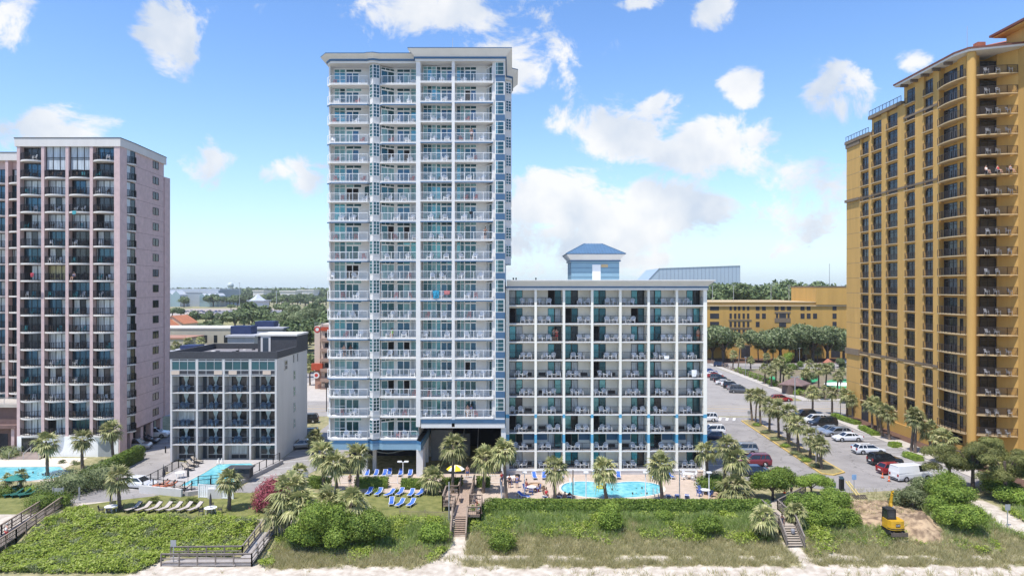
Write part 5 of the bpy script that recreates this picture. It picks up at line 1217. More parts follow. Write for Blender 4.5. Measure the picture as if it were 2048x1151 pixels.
def frondfan(b, o, d, pet, L, nseg, droop, rnd, m):
    """one fan leaf: a stalk and folded strips around its end"""
    d = Vector(d).normalized(); side = d.cross(Vector((0, 0, 1)))
    if side.length < .05: side = Vector((1, 0, 0))
    side.normalize(); nrm = side.cross(d).normalized()
    hub = Vector(o) + d * pet - Vector((0, 0, droop * .12))
    b.face([Vector(o) - side * .02, Vector(o) + side * .02, hub + side * .015, hub - side * .015], m)
    for i in range(nseg):
        a = -1.45 + 2.9 * i / (nseg - 1) + rnd.uniform(-.06, .06)
        e = d * math.cos(a) + side * math.sin(a); l = L * (1 - .28 * abs(a) / 1.45) * rnd.uniform(.85, 1.1)
        w = side * math.cos(a) - d * math.sin(a); w = w * .07
        fold = nrm * (.16 * l * (1 - math.cos(a)))
        mid = hub + e * l * .55 - Vector((0, 0, droop * .10 * l)) - fold * .3; tip = hub + e * l - Vector((0, 0, droop * (.35 + .3 * rnd.random()) * l)) - fold
        b.face([hub - w * .4, hub + w * .4, mid + w * 1.25 + nrm * .02, mid - w * 1.25 + nrm * .02], m); b.face([mid - w * 1.25, mid + w * 1.25, tip + w * .15, tip - w * .15], m)

def palm_crown(seed, nf=30, R_=1.0, low=-.75, skirt=6):
    rnd = random.Random(seed); b = MB()
    for i in range(nf):
        t_ = i / nf; el = 1.35 - (1.35 - low) * t_ ** .85 + rnd.uniform(-.12, .12); az = i * 2.399 + rnd.uniform(-.3, .3)
        d = (math.cos(el) * math.cos(az), math.cos(el) * math.sin(az), math.sin(el))
        frondfan(b, (0, 0, rnd.uniform(-.15, .1)), d, R_ * rnd.uniform(.45, .95), R_ * rnd.uniform(.8, 1.15), 11, .55 + .9 * t_, rnd, 0)
    for i in range(skirt):
        az = rnd.random() * 2 * PI; d = (.5 * math.cos(az), .5 * math.sin(az), -.85)
        frondfan(b, (0, 0, -.2), d, .35 * R_, .7 * R_, 8, .6, rnd, 1)
    return b
F_dead = foliage('dead_fronds', [(.16, .11, .06), (.30, .22, .12), (.42, .34, .2)], .15)
PC = [palm_crown(s, 27 + s % 3 * 6, 1.02 + .08 * (s % 2), (-.75, -.9, -.6)[s % 3], 9 + s % 4 * 2).mesh('crown', [F_palm, F_dead]) for s in range(5)]
PCS = [palm_crown(20 + s, 15, .95, -.5, 3).mesh('crown', [F_palm, F_dead]) for s in range(3)]
def trunk_mesh(seed, r0, r1, bulge=0):
    rnd = random.Random(seed); b = MB(); n = 14; pts = []; rad = []; a = rnd.random() * 6
    for i in range(n + 1):
        t_ = i / n; pts.append((.16 * math.sin(t_ * 2.2) * math.cos(a), .16 * math.sin(t_ * 2.2) * math.sin(a), t_)); rad.append(r0 + (r1 - r0) * t_ + (.03 * (i % 2)) + .05 * math.exp(-t_ * 14) + (.10 * bulge * sst((t_ - .72) / .2)))
    # the trunk bends a little; keep its top at the crown
    b.tube(pts, rad, 9); return b.mesh('trunk', M_trunk), pts[-1]
TM = [trunk_mesh(s, .2, .16, s % 2) for s in range(4)]
def palm(name, x, y, h, cs, label, group=None, v=None, slim=False, z=0.0, rz=None):
    v = R.randrange(5) if v is None else v
    r = E(name, (x, y, z), R.random() * 6 if rz is None else rz, label=label, cat='palm tree', group=group)
    tm, tp = TM[v % 4]; r.rotation_euler[0] = R.uniform(-.07, .07); r.rotation_euler[1] = R.uniform(-.07, .07)
    ob('trunk', tm, r, (0, 0, -.05), 0, (1.0 if not slim else .75, 1.0 if not slim else .75, h)); k = 1.0 if not slim else .75
    ob('crown', (PCS[v % 3] if slim else PC[v]), r, (tp[0] * k, tp[1] * k, h), R.random() * 6, cs * .77)
    return r
def palm_px(px, py, pyc, cs, label, group=None, z=0.0, **k):
    x, y = G(px, py, z); h = (py - pyc) * y / FPX
    return palm('sabal_palm', x, y, h * 1.04, cs, label, group, z=z, **k)
gp = 'sabal palms along the island in the car park'
P = [
 (95, 950, 885, 1.55, 'sabal palm standing before the mauve condo entrance steps', None), (165, 938, 880, 1.4, 'sabal palm before the white wall, second from the condo steps', None), (228, 925, 862, 1.5, 'sabal palm at the corner of the condo garage by the long hedge', None),
 (240, 1018, 955, 1.45, 'sabal palm on the lawn edge beside the parked white sedan', None), (458, 1018, 958, 1.35, 'sabal palm with a round shadow in front of the white vinyl fence', None), (14, 880, 838, 1.2, 'sabal palm in front of the low brown clubhouse', None),
 (648, 985, 908, 1.6, 'tallest sabal palm in the clump at the tower corner', None), (676, 990, 926, 1.55, 'middle sabal palm of the clump at the tower corner', None), (714, 985, 912, 1.55, 'sabal palm before the tower lily mural undercroft', None), (634, 905, 872, 1.3, 'sabal palm beside the motel parking and tower flank', None),
 (905, 985, 897, 1.55, 'sabal palm beside the yellow umbrella under the tower opening', None), (866, 985, 955, 1.55, 'short shaggy sabal palm in front of the tower pier hedge', None), (966, 985, 918, 1.5, 'sabal palm left of the pool, by the boardwalk gate', None), (1013, 1002, 905, 1.5, 'tall sabal palm leaning where the tower meets the wing', None),
 (1110, 1003, 938, 1.4, 'sabal palm in front of the pool, first from the boardwalk', None), (1214, 1003, 938, 1.55, 'sabal palm in front of the middle of the pool', None), (1325, 1003, 928, 1.55, 'sabal palm at the far end of the pool nearest the car park', None),
 (1416, 975, 902, 1.35, 'sabal palm against the end wall of the white wing', None), (1448, 985, 892, 1.5, 'taller sabal palm of the pair beside the red car', None), (1474, 990, 920, 1.5, 'lower sabal palm of the pair beside the red car', None),
 (1504.6, 842.9, 790, 1.15, 'sabal palm at the street end of the island', gp), (1511, 845, 795, 1.0, 'thin sabal palm second from the street on the island', gp), (1521, 851, 793, 1.35, 'sabal palm third from the street on the island', gp), (1538.6, 866, 812, 1.4, 'sabal palm fourth from the street on the island', gp), (1558, 880.6, 818, 1.6, 'stout sabal palm in the middle of the island', gp), (1577.6, 892.7, 826, 1.5, 'sabal palm sixth from the street on the island', gp),
 (1576, 893, 857, .75, 'stunted sabal palm below its taller neighbour on the island', gp), (1597.8, 906, 850, 1.4, 'sabal palm third from the beach end of the island', gp), (1619, 919.5, 872, 1.3, 'sabal palm second from the beach end of the island', gp), (1644, 940, 889, 1.3, 'sabal palm at the beach end of the island', gp), (1632, 925, 890, .8, 'small thin sabal palm beside the lamp post on the island', gp),
 (1625, 826, 785, 1.3, 'sabal palm on the pavement directly behind the lamp column', None), (1664, 828, 785, 1.25, 'lone sabal palm in the middle of the boulevard pavement', None), (1694, 833, 790, 1.5, 'sabal palm at the street corner of the yellow tower', None), (1705, 842, 800, 1.2, 'smaller sabal palm at the street corner of the yellow tower', None),
 (1744.7, 857, 808, 1.4, 'first sabal palm in the bed along the yellow tower', None), (1758, 865, 810, 1.35, 'second sabal palm in the bed along the yellow tower', None), (1765, 873, 818, 1.2, 'third sabal palm in the bed along the yellow tower', None), (1779, 880, 828, 1.35, 'fourth sabal palm in the bed along the yellow tower', None), (1822, 903, 828, 1.3, 'slender twin sabal palm by the tower wall, street side one', None), (1830, 906, 838, 1.35, 'slender twin sabal palm by the tower wall, beach side one', None),
 (1862, 905, 862, 1.6, 'bushy low sabal palm above the pines by the yellow tower', None), (1886, 925, 880, 1.75, 'broad grey green sabal palm rising from the pines', None),
 (660, 1045, 1000, 1.7, 'shaggy sabal palm between the two round bushes', None), (703, 1055, 1005, 1.9, 'big drooping sabal palm at the lawn edge by blue loungers', None),
 (575, 1062, 985, 1.85, 'large cabbage palm with a dead frond skirt by the ramp', None), (598, 1065, 1010, 1.75, 'second cabbage palm crowding the wooden ramp', None), (552, 1058, 1022, 1.45, 'cabbage palm leaning over the ramp handrail', None),
 (40, 985, 950, 1.0, 'small feather palm at the condo pool beside the green umbrella', None), (15, 985, 958, .9, 'stubby palm at the outer end of the condo pool', None),
 (1527, 1062, 1035, 1.25, 'low palmetto beside the right wooden stairs', None), (1592, 1050, 1022, 1.1, 'low palmetto on the bush side of the wooden stairs', None), (1470, 1000, 975, 1.9, 'wide spiky palm spreading beside the pool chairs', None), (600, 960, 945, 1.2, 'low palm top behind the oleander bush', None), (580, 965, 950, 1.0, 'small palm between oleander and motel parking', None)]
for p in P: palm_px(*p, slim=p[3] < 1.1)
gq = 'sabal palms of the miniature golf garden'
Q = [(1465.5, 738, 708, 1.2), (1475.7, 741, 685, 1.5), (1501.7, 741, 720, 1.2), (1517, 722, 690, 1.5), (1547, 722, 698, 1.3), (1534, 735, 712, 1.2), (1529, 768, 736, 1.3), (1542, 773, 740, 1.4), (1551, 771, 727, 1.4), (1560, 770, 722, 1.4), (1566, 768, 738, 1.3), (1578, 777, 745, 1.4), (1612, 768, 745, 1.4), (1637, 777, 738, 1.5), (1651, 773, 738, 1.4), (1674.5, 783, 752, 1.3), (1635, 722, 702, 1.3), (1612, 724, 702, 1.2), (1620, 745, 726, 1.3), (1508, 800, 784, 1.1), (1520, 805, 790, 1.0), (1686, 760, 742, 1.2), (1650, 800, 778, 1.1)]
QL = ['by the far car park entrance', 'tallest one beside the dark blue car', 'behind the fence near the street tree', 'tall one before the garage columns', 'beside the far side street', 'in the hedge near the far street', 'leaning at the fence', 'over the wooden fence', 'in the dense clump, its tallest', 'in the dense clump, tall one behind', 'at the edge of the dense clump', 'beside the brown hut', 'behind the brown hut', 'beside the small pond', 'close to the big putting green', 'at the fountain rim', 'on the far verge', 'on the far verge by the sign', 'near the red roofed kiosk', 'on the grass verge', 'low one on the grass verge end', 'nearest the yellow tower', 'small one at the street fence']
for p, l in zip(Q, QL): palm_px(*p, 'miniature golf palm ' + l, gq, slim=p[3] < 1.15)
# shaggy lower fronds of the cabbage palms and feathery rosettes
def rosette(name, px, py, r, h, label, m, z=0.0, n=34):
    x, y = G(px, py, z); rnd = random.Random(px); b = MB((0, 0, 0))
    for i in range(n):
        az = i * 2.399; el = .25 + 1.1 * rnd.random(); d = Vector((math.cos(el) * math.cos(az), math.cos(el) * math.sin(az), math.sin(el))); sd = d.cross(Vector((0, 0, 1))).normalized()
        L = r * rnd.uniform(.8, 1.1); pts = [Vector((0, 0, .1 * h)) + d * (L * t_) + Vector((0, 0, h * .5 * t_ - h * .9 * t_ * t_)) for t_ in (0, .3, .6, .85, 1)]
        for p0, p1 in zip(pts, pts[1:]):
            for s_ in (-1, 1):
                for q_ in (0, .5): 
                    c0 = p0.lerp(p1, q_); b.face([c0, c0 + (p1 - p0) * .28, c0 + sd * s_ * r * .2 + (p1 - p0) * .7 + Vector((0, 0, -.04)), c0 + sd * s_ * r * .2 + (p1 - p0) * .55])
    o = b.build(name, m, None, (x, y, z)); return T(o, label, 'plant')
rosette('sago_palm', 308, 1004, 1.0, .9, 'sago palm rosette beside the motel wall, nearest the fence corner', F_agave); rosette('sago_palm', 383, 1007, 1.15, 1.0, 'round sago palm at the middle of the low motel wall', F_agave); rosette('sago_palm', 346, 1004, .8, .7, 'small sago plant between two larger ones at the motel wall', F_pale)
rosette('fern_clump', 755, 985, .9, .7, 'ferny plant beside the short path through the hedge', F_bright); rosette('fern_clump', 795, 985, .8, .6, 'ferny plant in front of the tower hedge gap', F_bright); rosette('fern_clump', 1040, 990, .5, .4, 'small plant by the pool seating palms', F_pale)
rosette('fern_clump', 150, 928, .8, .6, 'spiky plant at the white condo base wall', F_pale); rosette('fern_clump', 125, 925, .7, .5, 'low plant beside the condo steps', F_pale); rosette('fern_clump', 205, 925, .7, .6, 'low plant before the condo service door', F_pale)

# ------------------------------------------------------------------ shrubs, hedges
def shrub(name, px, py, rx, ry, h, label, m, n=700, size=.2, z=0.0, blobs=None, seed=None, cat='bush'):
    x, y = G(px, py, z); seed = seed or int(px + py)
    bl = blobs or [(0, 0, h * .42, rx, ry, h * .62)]
    o = crown(bl, int(n * 2.6), size * .55, seed).build(name, [m], None, (x, y, z)); return T(o, label, cat)
def lumps(seed, k, rx, ry, h, r):
    rnd = random.Random(seed); return [(rnd.uniform(-rx, rx), rnd.uniform(-ry, ry), rnd.uniform(.2, 1) * h, r * rnd.uniform(.7, 1.15), r * rnd.uniform(.7, 1.1), r * rnd.uniform(.6, .9)) for _ in range(k)]
def hedge(name, pts, w, h, label, m, dens=46, size=.13, z=0.0, round_=.3):
    rnd = random.Random(int(pts[0][0] * 10)); b = MB((pts[0][0], pts[0][1], z))
    for (x0, y0), (x1, y1) in zip(pts, pts[1:]):
        a = Vector((x0, y0, z)); c = Vector((x1, y1, z)); L = (c - a).length; d = (c - a) / L; s = Vector((-d.y, d.x, 0)); up = Vector((0, 0, 1))
        per = w + 2 * h
        for _ in range(int(L * per * dens * 1.5)):
            t_ = rnd.uniform(-.03, 1.03); q = rnd.uniform(0, per)
            if q < h: p = s * (-w / 2) + up * q; nn = -s
            elif q < h + w: p = s * (q - h - w / 2) + up * h; nn = up
            else: p = s * (w / 2) + up * (per - q); nn = s
            e = p - up * (h * .5); p = up * (h * .5) + e * (1 - round_ * (abs(e.dot(s)) / (w / 2) * abs(e.z) / (h / 2)) ** 3)
            g_ = a + d * (L * t_); k = 1 + .13 * mn.noise(g_ * .8 + p * 1.5) + rnd.uniform(-.05, .03)
            leaf(b, g_ + up * (h * .35) + (p - up * (h * .35)) * k, nn + up * .2, size * .8, rnd)
        wi = w * .42; hi = h * .86
        b.hexa([a - s * wi, a + s * wi, c + s * wi, c - s * wi], [a - s * wi * .8 + up * hi, a + s * wi * .8 + up * hi, c + s * wi * .8 + up * hi, c - s * wi * .8 + up * hi])
    o = b.build(name, [m], None, (pts[0][0], pts[0][1], z)); return T(o, label, 'hedge')
hedge('hedge', [(-1.9, 79.0), (14, 78.9), (29.2, 78.9)], 1.7, 1.55, 'long clipped hedge between the pool deck and the dune', F_hedge, 60, .15)
hedge('hedge', [G(277, 918), G(218, 948), G(165, 975)], 2.0, 2.1, 'long dark hedge running beside the mauve condo driveway', F_hedge, 46, .15)
hedge('hedge', [G(712, 974), G(775, 974)], 1.3, 1.35, 'clipped hedge in front of the lily mural undercroft', F_hedge, 60, .13); hedge('hedge', [G(803, 976), G(846, 976)], 1.3, 1.3, 'short clipped hedge in front of the big tower pier', F_hedge, 60, .13); hedge('hedge', [G(884, 974), G(925, 974)], 1.2, 1.3, 'clipped hedge between umbrella and boardwalk gate', F_hedge, 60, .13)
hedge('hedge', [G(953, 972), G(980, 972)], 1.2, 1.3, 'small clipped hedge on the pool side of the gate', F_hedge, 60, .13); hedge('hedge', [G(620, 972), G(656, 976)], 1.6, 1.4, 'round clipped hedge at the motel parking corner', F_hedge, 60, .14)
shrub('bush', 145, 985, 3.3, 2.6, 2.3, 'large grey green mounded bush beside the driveway', F_pale, 2600, .2, blobs=[(0, 0, 1.3, 3.0, 2.6, 1.9), (2.1, 2.6, 1.3, 2.6, 2.2, 1.9), (-1.6, -1.6, 1.0, 2, 1.8, 1.5)])
shrub('bush', 86, 1016, 2.2, 1.8, 1.9, 'dark rounded clipped bush at the end of the condo hedge', F_hedge, 1700, .16, blobs=[(0, 0, .85, 2.0, 1.7, 1.15), (1.6, .8, .75, 1.4, 1.3, 1.0)])
shrub('bush', 62, 985, 1.7, 1.2, 1.0, 'low yellow green dome bush by the green umbrella', F_bright, 700, .14); shrub('bush', 10, 990, 1.5, 1.2, 1.2, 'dome bush at the far end of the condo pool', F_hedge, 600, .14); shrub('bush', 34, 985, 1.0, .9, .9, 'small dome bush behind the green umbrella pole', F_hedge, 400, .13)
shrub('bush', 22, 915, 1.8, 1.4, 1.8, 'pale shrub beside the condo entrance steps', F_pale, 600, .18)
shrub('bush', 5, 900, 1.6, 1.2, 1.4, 'round shrub before the brown clubhouse', F_bright, 500, .16)
# oleander with red flowers and the round trees by the ramp
shrub('oleander', 533, 1020, 1.7, 1.5, 3.6, 'tall oleander bush covered in red flowers beside the ramp', F_red, 2600, .17, blobs=[(0, 0, 1.6, 1.5, 1.4, 1.7), (.5, .6, 2.6, 1.4, 1.2, 1.2), (-.4, -.2, .9, 1.2, 1.1, .9), (1.5, .9, 2.4, .9, .9, 1.0)])
def tree(name, px, py, blobs, n, size, label, m, th=2.0, tr=.16, z=0.0, seed=None, group=None, asp=.65, limbs=True, cat='tree', core=.62):
    x, y = G(px, py, z); r = E(name, (x, y, z), 0, label, cat, group); seed = seed or int(px * 3 + py)
    crown(blobs, int(n * 3.0), size * .52, seed, asp=asp, core=core).build('crown', [m], r)
    b = MB(); b.tube([(0, 0, -.2), (.05, 0, th * .5), (0, .05, th)], [tr * 1.3, tr, tr * .8], 8)
    for bl in blobs[:6]: b.tube([(0, 0, th * .55), (bl[0] * .5, bl[1] * .5, (th + bl[2]) * .5), (bl[0], bl[1], bl[2])], [tr * .7, tr * .5, tr * .2], 6)
    b.build('trunk', M_bark, r); return r
tree('broadleaf_tree', 650, 1082, lumps(3, 8, 1.9, 1.2, 3.4, 1.7), 6200, .2, 'dense bright green tree right of the cabbage palms', F_bright, z=-.5)
tree('broadleaf_tree', 735, 1075, lumps(9, 6, 1.8, 1.1, 2.4, 1.4), 4600, .19, 'dark round shrub tree beside the blue loungers', F_hedge, z=-.4)
tree('broadleaf_tree', 615, 1088, lumps(14, 4, 1.4, .9, 1.5, 1.1), 3000, .19, 'low green thicket under the shaggy palms', F_bright, z=-.6)
shrub('bush', 868, 1078, 1.6, 1.0, 1.7, 'yellow green bush left of the boardwalk stairs', F_bright, 1300, .17, z=-.5); shrub('bush', 1005, 1096, 1.4, .9, 1.6, 'round olive bush in the dune near the boardwalk stairs', F_bright, 1300, .15, z=-.9); shrub('bush', 1220, 1055, 1.5, 1.1, 2.5, 'tall bright bush in front of the pool hedge', F_bright, 1900, .15, z=-.1, blobs=[(0, 0, 1.0, 1.4, 1.1, 1.5), (.3, 0, 1.9, .8, .7, .8)])
shrub('bush', 1328, 1040, 1.1, .8, 1.1, 'small green bush in front of the hedge, right of the tall one', F_bright, 600, .15); shrub('bush', 1415, 1060, 1.6, 1.0, 1.5, 'broad green bush in the dune before the hedge end', F_bright, 1100, .17, z=-.1); shrub('bush', 960, 1030, 1.2, .9, 1.3, 'dark bush crowding the boardwalk on the pool side', F_hedge, 900, .15); shrub('bush', 985, 1020, 1.2, 1.0, 1.4, 'round bush at the start of the pool hedge', F_hedge, 900, .15)
tree('broadleaf_tree', 1545, 1000, lumps(21, 8, 1.7, 1.3, 3.3, 1.35), 5200, .19, 'large rounded bright green tree beside the stair landing', F_bright)
tree('leaning_tree', 1622, 990, [(-1.3, 0, 1.7, 1.5, 1.1, .7), (.6, .1, 2.0, 1.6, 1.1, .7), (1.9, 0, 1.6, 1.0, .9, .6)], 2400, .17, 'flat topped leaning tree at the beach end of the car park', F_bright, 1.6, .12)
for i, (px, py, s, k, lab, m_) in enumerate(((1640, 1045, 30, 6, 'big green thicket between stairs and excavator', F_bright), (1680, 1050, 31, 5, 'rounded thicket beside the bare soil', F_bright), (1610, 1035, 32, 4, 'low bushes behind the stair railing', F_hedge), (1660, 1022, 33, 4, 'bushes hiding the car park corner', F_bright))):
    tree('broadleaf_tree', px, py, lumps(s, k, 1.4, 1.0, 2.1, 1.15), 2600, .18, lab, m_, z=-.3)
# right hand thicket and pines
def needle_tree(px, py, seed, k, sx, h, label, z=0.0, n=5200):
    rnd = random.Random(seed); bl = [(rnd.uniform(-sx, sx), rnd.uniform(-sx * .6, sx * .6), h * (.45 + .55 * (1 - (i / k)) * rnd.uniform(.7, 1.05)), rnd.uniform(.8, 1.35), rnd.uniform(.7, 1.1), rnd.uniform(.45, .7)) for i in range(k)]
    return tree('pine_tree', px, py, bl, n, .26, label, F_pine, h * .8, .2, z, seed, asp=.28, cat='pine', core=.5)
needle_tree(1945, 985, 41, 16, 3.0, 6.4, 'wind shaped pine in front of the yellow tower base'); needle_tree(2010, 1000, 42, 16, 3.0, 6.0, 'wind shaped pine nearest the photo edge, below the front balconies'); needle_tree(1898, 972, 43, 12, 2.4, 5.2, 'smaller pine behind the white van'); needle_tree(1985, 975, 47, 12, 2.6, 6.6, 'tall pine between its two neighbours against the tower'); needle_tree(2060, 985, 48, 12, 2.6, 5.6, 'pine at the outermost end of the thicket')
for i, (px, py, s, k, h, lab, m_) in enumerate(((1888, 1008, 50, 7, 3.2, 'bright green thicket beside the white van', F_bright), (1900, 1030, 51, 7, 2.6, 'bright thicket above the spoil heap', F_bright), (1905, 1052, 52, 5, 1.8, 'low green bushes at the sandy path', F_bright), (1990, 990, 53, 7, 2.4, 'dark bushes under the pines', F_hedge), (2050, 1012, 54, 5, 1.9, 'green bushes on the far side of the sandy path', F_bright), (1835, 1012, 55, 4, 1.8, 'scrubby bush at the edge of the dug soil', F_pale), (1862, 992, 56, 4, 1.8, 'shrub between the van and the bare soil', F_pale))):
    tree('broadleaf_tree', px, py, lumps(s, k, 1.9, 1.1, h, 1.25), 2800, .19, lab, m_, z=0)
# low planting by the yellow tower, island and golf fence
for i, (p0, p1, lab) in enumerate((((1668, 833), (1690, 842), 'low hedge nearest the boulevard, along the yellow tower'), ((1690, 842), (1716, 850), 'low hedge at the yellow tower corner palms'), ((1724, 858), (1752, 872), 'long low hedge beside the first tower palms'), ((1780, 893), (1800, 893), 'small hedge beside the twin slender palms'), ((1812, 912), (1840, 922), 'low hedge at the end of the tower bed'))):
    hedge('low_hedge', [G(*p0), G(*p1)], 1.6, .8, lab, F_bright, 40, .15)
for k, (px, py) in enumerate(((1513, 851), (1530, 866), (1550, 880), (1570, 893), (1590, 908), (1606, 915), (1612, 922), (1630, 933))):
    shrub('ground_shrub', px, py, .9, .8, .55, f'low dry shrub on the car park island, {ORD[k]} from the street', F_pale if k % 3 else F_bright, 260, .12, z=.15)
for k in range(9):
    px, py = 1478 + 9.5 * k, 744 + 3.6 * k; shrub('round_shrub', px, py, 1.3, 1.2, 1.5, f'clipped round shrub inside the golf fence, {ORD[k]} from the far end', F_bright, 220, .26)
for k, (px, py, w, h, m_, lab) in enumerate(((1571, 730, 4, 4.5, F_bright, 'bright green golf garden tree in front of the side street'), (1560, 737, 3, 2.2, F_hedge, 'dark low shrub by the bright golf tree'), (1590, 738, 3, 2.0, F_hedge, 'dark shrub near the golf fence end'), (1620, 766, 3, 2.6, F_pale, 'pale spreading shrub behind the brown hut'), (1660, 742, 3, 2.6, F_pale, 'olive shrub by the red roofed kiosk'), (1682, 735, 3, 3.0, F_far, 'dark tree at the yellow tower edge in the golf garden'), (1600, 790, 2, 1.6, F_bright, 'bright shrub by the street fence of the golf garden'), (1640, 795, 2, 1.6, F_pale, 'pale shrub by the street fence near the pond'), (1690, 805, 2.4, 2.2, F_hedge, 'bushy shrub at the street end of the yellow tower'))):
    tree('garden_tree', px, py, lumps(60 + k, 4, w * .5, w * .4, h * .8, w * .45), 700, .34, lab, m_, 1.2, .1)
# ------------------------------------------------------------------ street trees before the garage
OAK = []
for s in range(4):
    OAK.append(crown(lumps(100 + s, 11, 3.3, 3.0, 4.2, 2.3), 5200, .33, 200 + s, core=.6, up=.1).mesh('crown', [F_oak]))
FAR = [crown(lumps(120 + s, 8, 3.6, 3.2, 3.6, 2.4), 1100, .75, 220 + s, core=.7).mesh('crown', [F_far]) for s in range(4)]
ot = MB(); ot.tube([(0, 0, -.2), (.1, 0, 2), (0, 0, 4)], [.42, .34, .25], 8)
for a in range(5): ot.tube([(0, 0, 2.4), (1.2 * math.cos(a * 1.25), 1.2 * math.sin(a * 1.25), 4.4), (2.6 * math.cos(a * 1.25), 2.6 * math.sin(a * 1.25), 6)], [.24, .17, .07], 6)
OTM = ot.mesh('trunk', M_bark)
def oak(px, py, s, label, group=None, far=False, zc=3.2, name='live_oak', sz=None, cw=1.0):
    x, y = G(px, py); r = E(name, (x, y, 0), R.random() * 6, label, 'tree', group)
    ob('trunk', OTM, r, (0, 0, 0), 0, s); ob('crown', R.choice(FAR if far else OAK), r, (0, 0, zc * s), R.random() * 6, (s * cw, s * cw, sz or s)); return r
for i, (px, py, s, lab) in enumerate(((1447, 722, 1.5, 'big round oak at the corner of the orange garage'), (1530, 724, 1.35, 'oak before the garage, nearest its column bay'), (1560, 722, 1.5, 'broad oak before the middle of the garage'), (1592, 722, 1.55, 'tall oak before the garage arch'), (1625, 722, 1.5, 'oak before the garage, right of the tall one'), (1655, 722, 1.35, 'oak before the garage stair block'), (1688, 722, 1.3, 'oak partly hidden by the yellow tower'), (1425, 718, 1.1, 'small oak beside the white hotel wing'), (1608, 716, 1.3, 'oak behind the front row at the garage'))): oak(px, py, s, lab, 'oaks in front of the orange garage')
# trees behind the motel and left background
L = [(430, 690, 1.15, 'palm green tree top above the motel roof, outer end'), (600, 668, 1.6, 'large oak behind the motel stair tower'), (575, 672, 1.5, 'oak just behind the motel penthouse'), (622, 660, 1.6, 'oak beside the red emblem hotel'), (640, 655, 1.5, 'oak hidden half behind the street hotel'), (590, 645, 1.7, 'oak beyond the navy roof boxes'), (630, 640, 1.7, 'oak at the edge of the dry field by the tower'), (555, 690, 1.3, 'oak beside the motel stair tower wall'), (620, 690, 1.0, 'small tree on the back street'), (585, 702, 1.5, 'oak crowding the motel stair tower, nearest its roof'), (612, 706, 1.5, 'oak standing over the back street lamp'), (634, 702, 1.5, 'oak partly behind the red emblem hotel'), (645, 684, 1.7, 'broad oak at the tower flank behind the emblem hotel'), (540, 688, 1.5, 'oak between the navy boxes and the motel roof'), (420, 676, 1.2, 'oak standing between shop roof and cream motel'), (612, 745, .7, 'shrubby street tree on the boulevard corner')]
for i, (px, py, s, lab) in enumerate(L): oak(px, py, s, lab, None, i > 5)
for px, py, pyc, cs, lab in ((375, 715, 684, 1.7, 'palm behind the motel parapet, first from the condo'), (400, 712, 682, 1.6, 'palm behind the motel parapet, second from the condo'), (350, 718, 690, 1.6, 'palm close to the mauve tower behind the motel'), (470, 700, 668, 1.8, 'palm rising behind the middle of the motel roof'), (338, 740, 702, 1.4, 'palm wedged between mauve tower and motel'), (612, 755, 716, 1.4, 'street palm beyond the motel back corner'), (620, 770, 735, 1.3, 'street palm beside the emblem hotel base'), (338, 800, 760, 1.0, 'thin palm seen between mauve tower and motel')): palm_px(px, py, pyc, cs, lab)
rl = random.Random(77); k = 0
gl_ = 'trees around the distant car park'
def where(px): return 'beside the mauve tower' if px < 370 else 'below the convention hall' if px < 440 else 'below the water tower' if px < 480 else 'by the white pavilion' if px < 535 else 'midway to the white tower' if px < 590 else 'close to the white tower'
cnt = {}
spots = [(345, 634, 1.2), (362, 636, 1.3), (392, 650, 1.3), (412, 648, 1.2), (430, 647, 1.0), (489, 626, 1.4), (462, 620, 1.0), (565, 629, 1.6), (470, 660, 1.5), (488, 656, 1.7), (505, 657, 1.7), (512, 648, 2.0), (498, 648, 1.8), (530, 653, 1.3), (545, 652, 1.3), (440, 655, .9), (610, 612, 1.2)]
for j in range(34): spots.append((332 + j * 9.7 + rl.uniform(-3, 3), 611 + rl.uniform(-2.5, 3.5), rl.uniform(1.8, 2.3)))
for j in range(22): spots.append((335 + j * 15 + rl.uniform(-5, 5), 601 + rl.uniform(-2, 2), rl.uniform(2.1, 2.6)))
for px, py, s in spots:
    w = where(px); cnt[w] = cnt.get(w, 0) + 1
    oak(px, py, s, f'distant round tree {w}, {"front row near the sandy field" if py > 618 else "middle row" if py > 604 else "rear row"}', gl_, True, name='distant_tree', sz=s * .85)
# masses of wood on the horizon: nobody could count these trees
def woods(name, px0, px1, y0, y1, ztop, n, size, seed, wave=.25):
    rnd = random.Random(seed); b = MB()
    for _ in range(n):
        y = y0 + (y1 - y0) * rnd.random() ** 1.6; x = PX(rnd.uniform(px0, px1), y)
        hh = ztop * (1 - wave + wave * 2 * (.5 + .5 * mn.noise(Vector((x / 14, y / 30, seed)))))
        r = rnd.uniform(3.2, 5.5) * size / 1.3
        for _k in range(16):
            d = Vector((rnd.gauss(0, 1), rnd.gauss(0, 1), abs(rnd.gauss(0, 1)) * .9)).normalized(); leaf(b, (x + d.x * r, y + d.y * r, hh - r * 1.1 + d.z * r + rnd.uniform(-hh * .12, 0)), d, size, rnd)
    for y, k in ((y0 + 6, .62), ((y0 + y1) / 2, .72)):
        n_ = 120; rows = [[], []]
        for i in range(n_ + 1):
            x = PX(px0 + (px1 - px0) * i / n_, y); rows[0].append((x, y, 0)); rows[1].append((x, y + 4, ztop * k * (1 + .25 * mn.noise(Vector((x / 9, 2, seed))))))
        b.grid(rows)
    return T(b.build(name, [F_far]), kind='stuff')
woods('woods', 1160, 1960, 400, 540, 27, 4600, 1.3, 5)
woods('treeline', -500, 1000, 1500, 2600, 27, 1500, 5.0, 6, .12)
woods('treeline', 1000, 2600, 1300, 2300, 25, 900, 5.0, 7, .12)
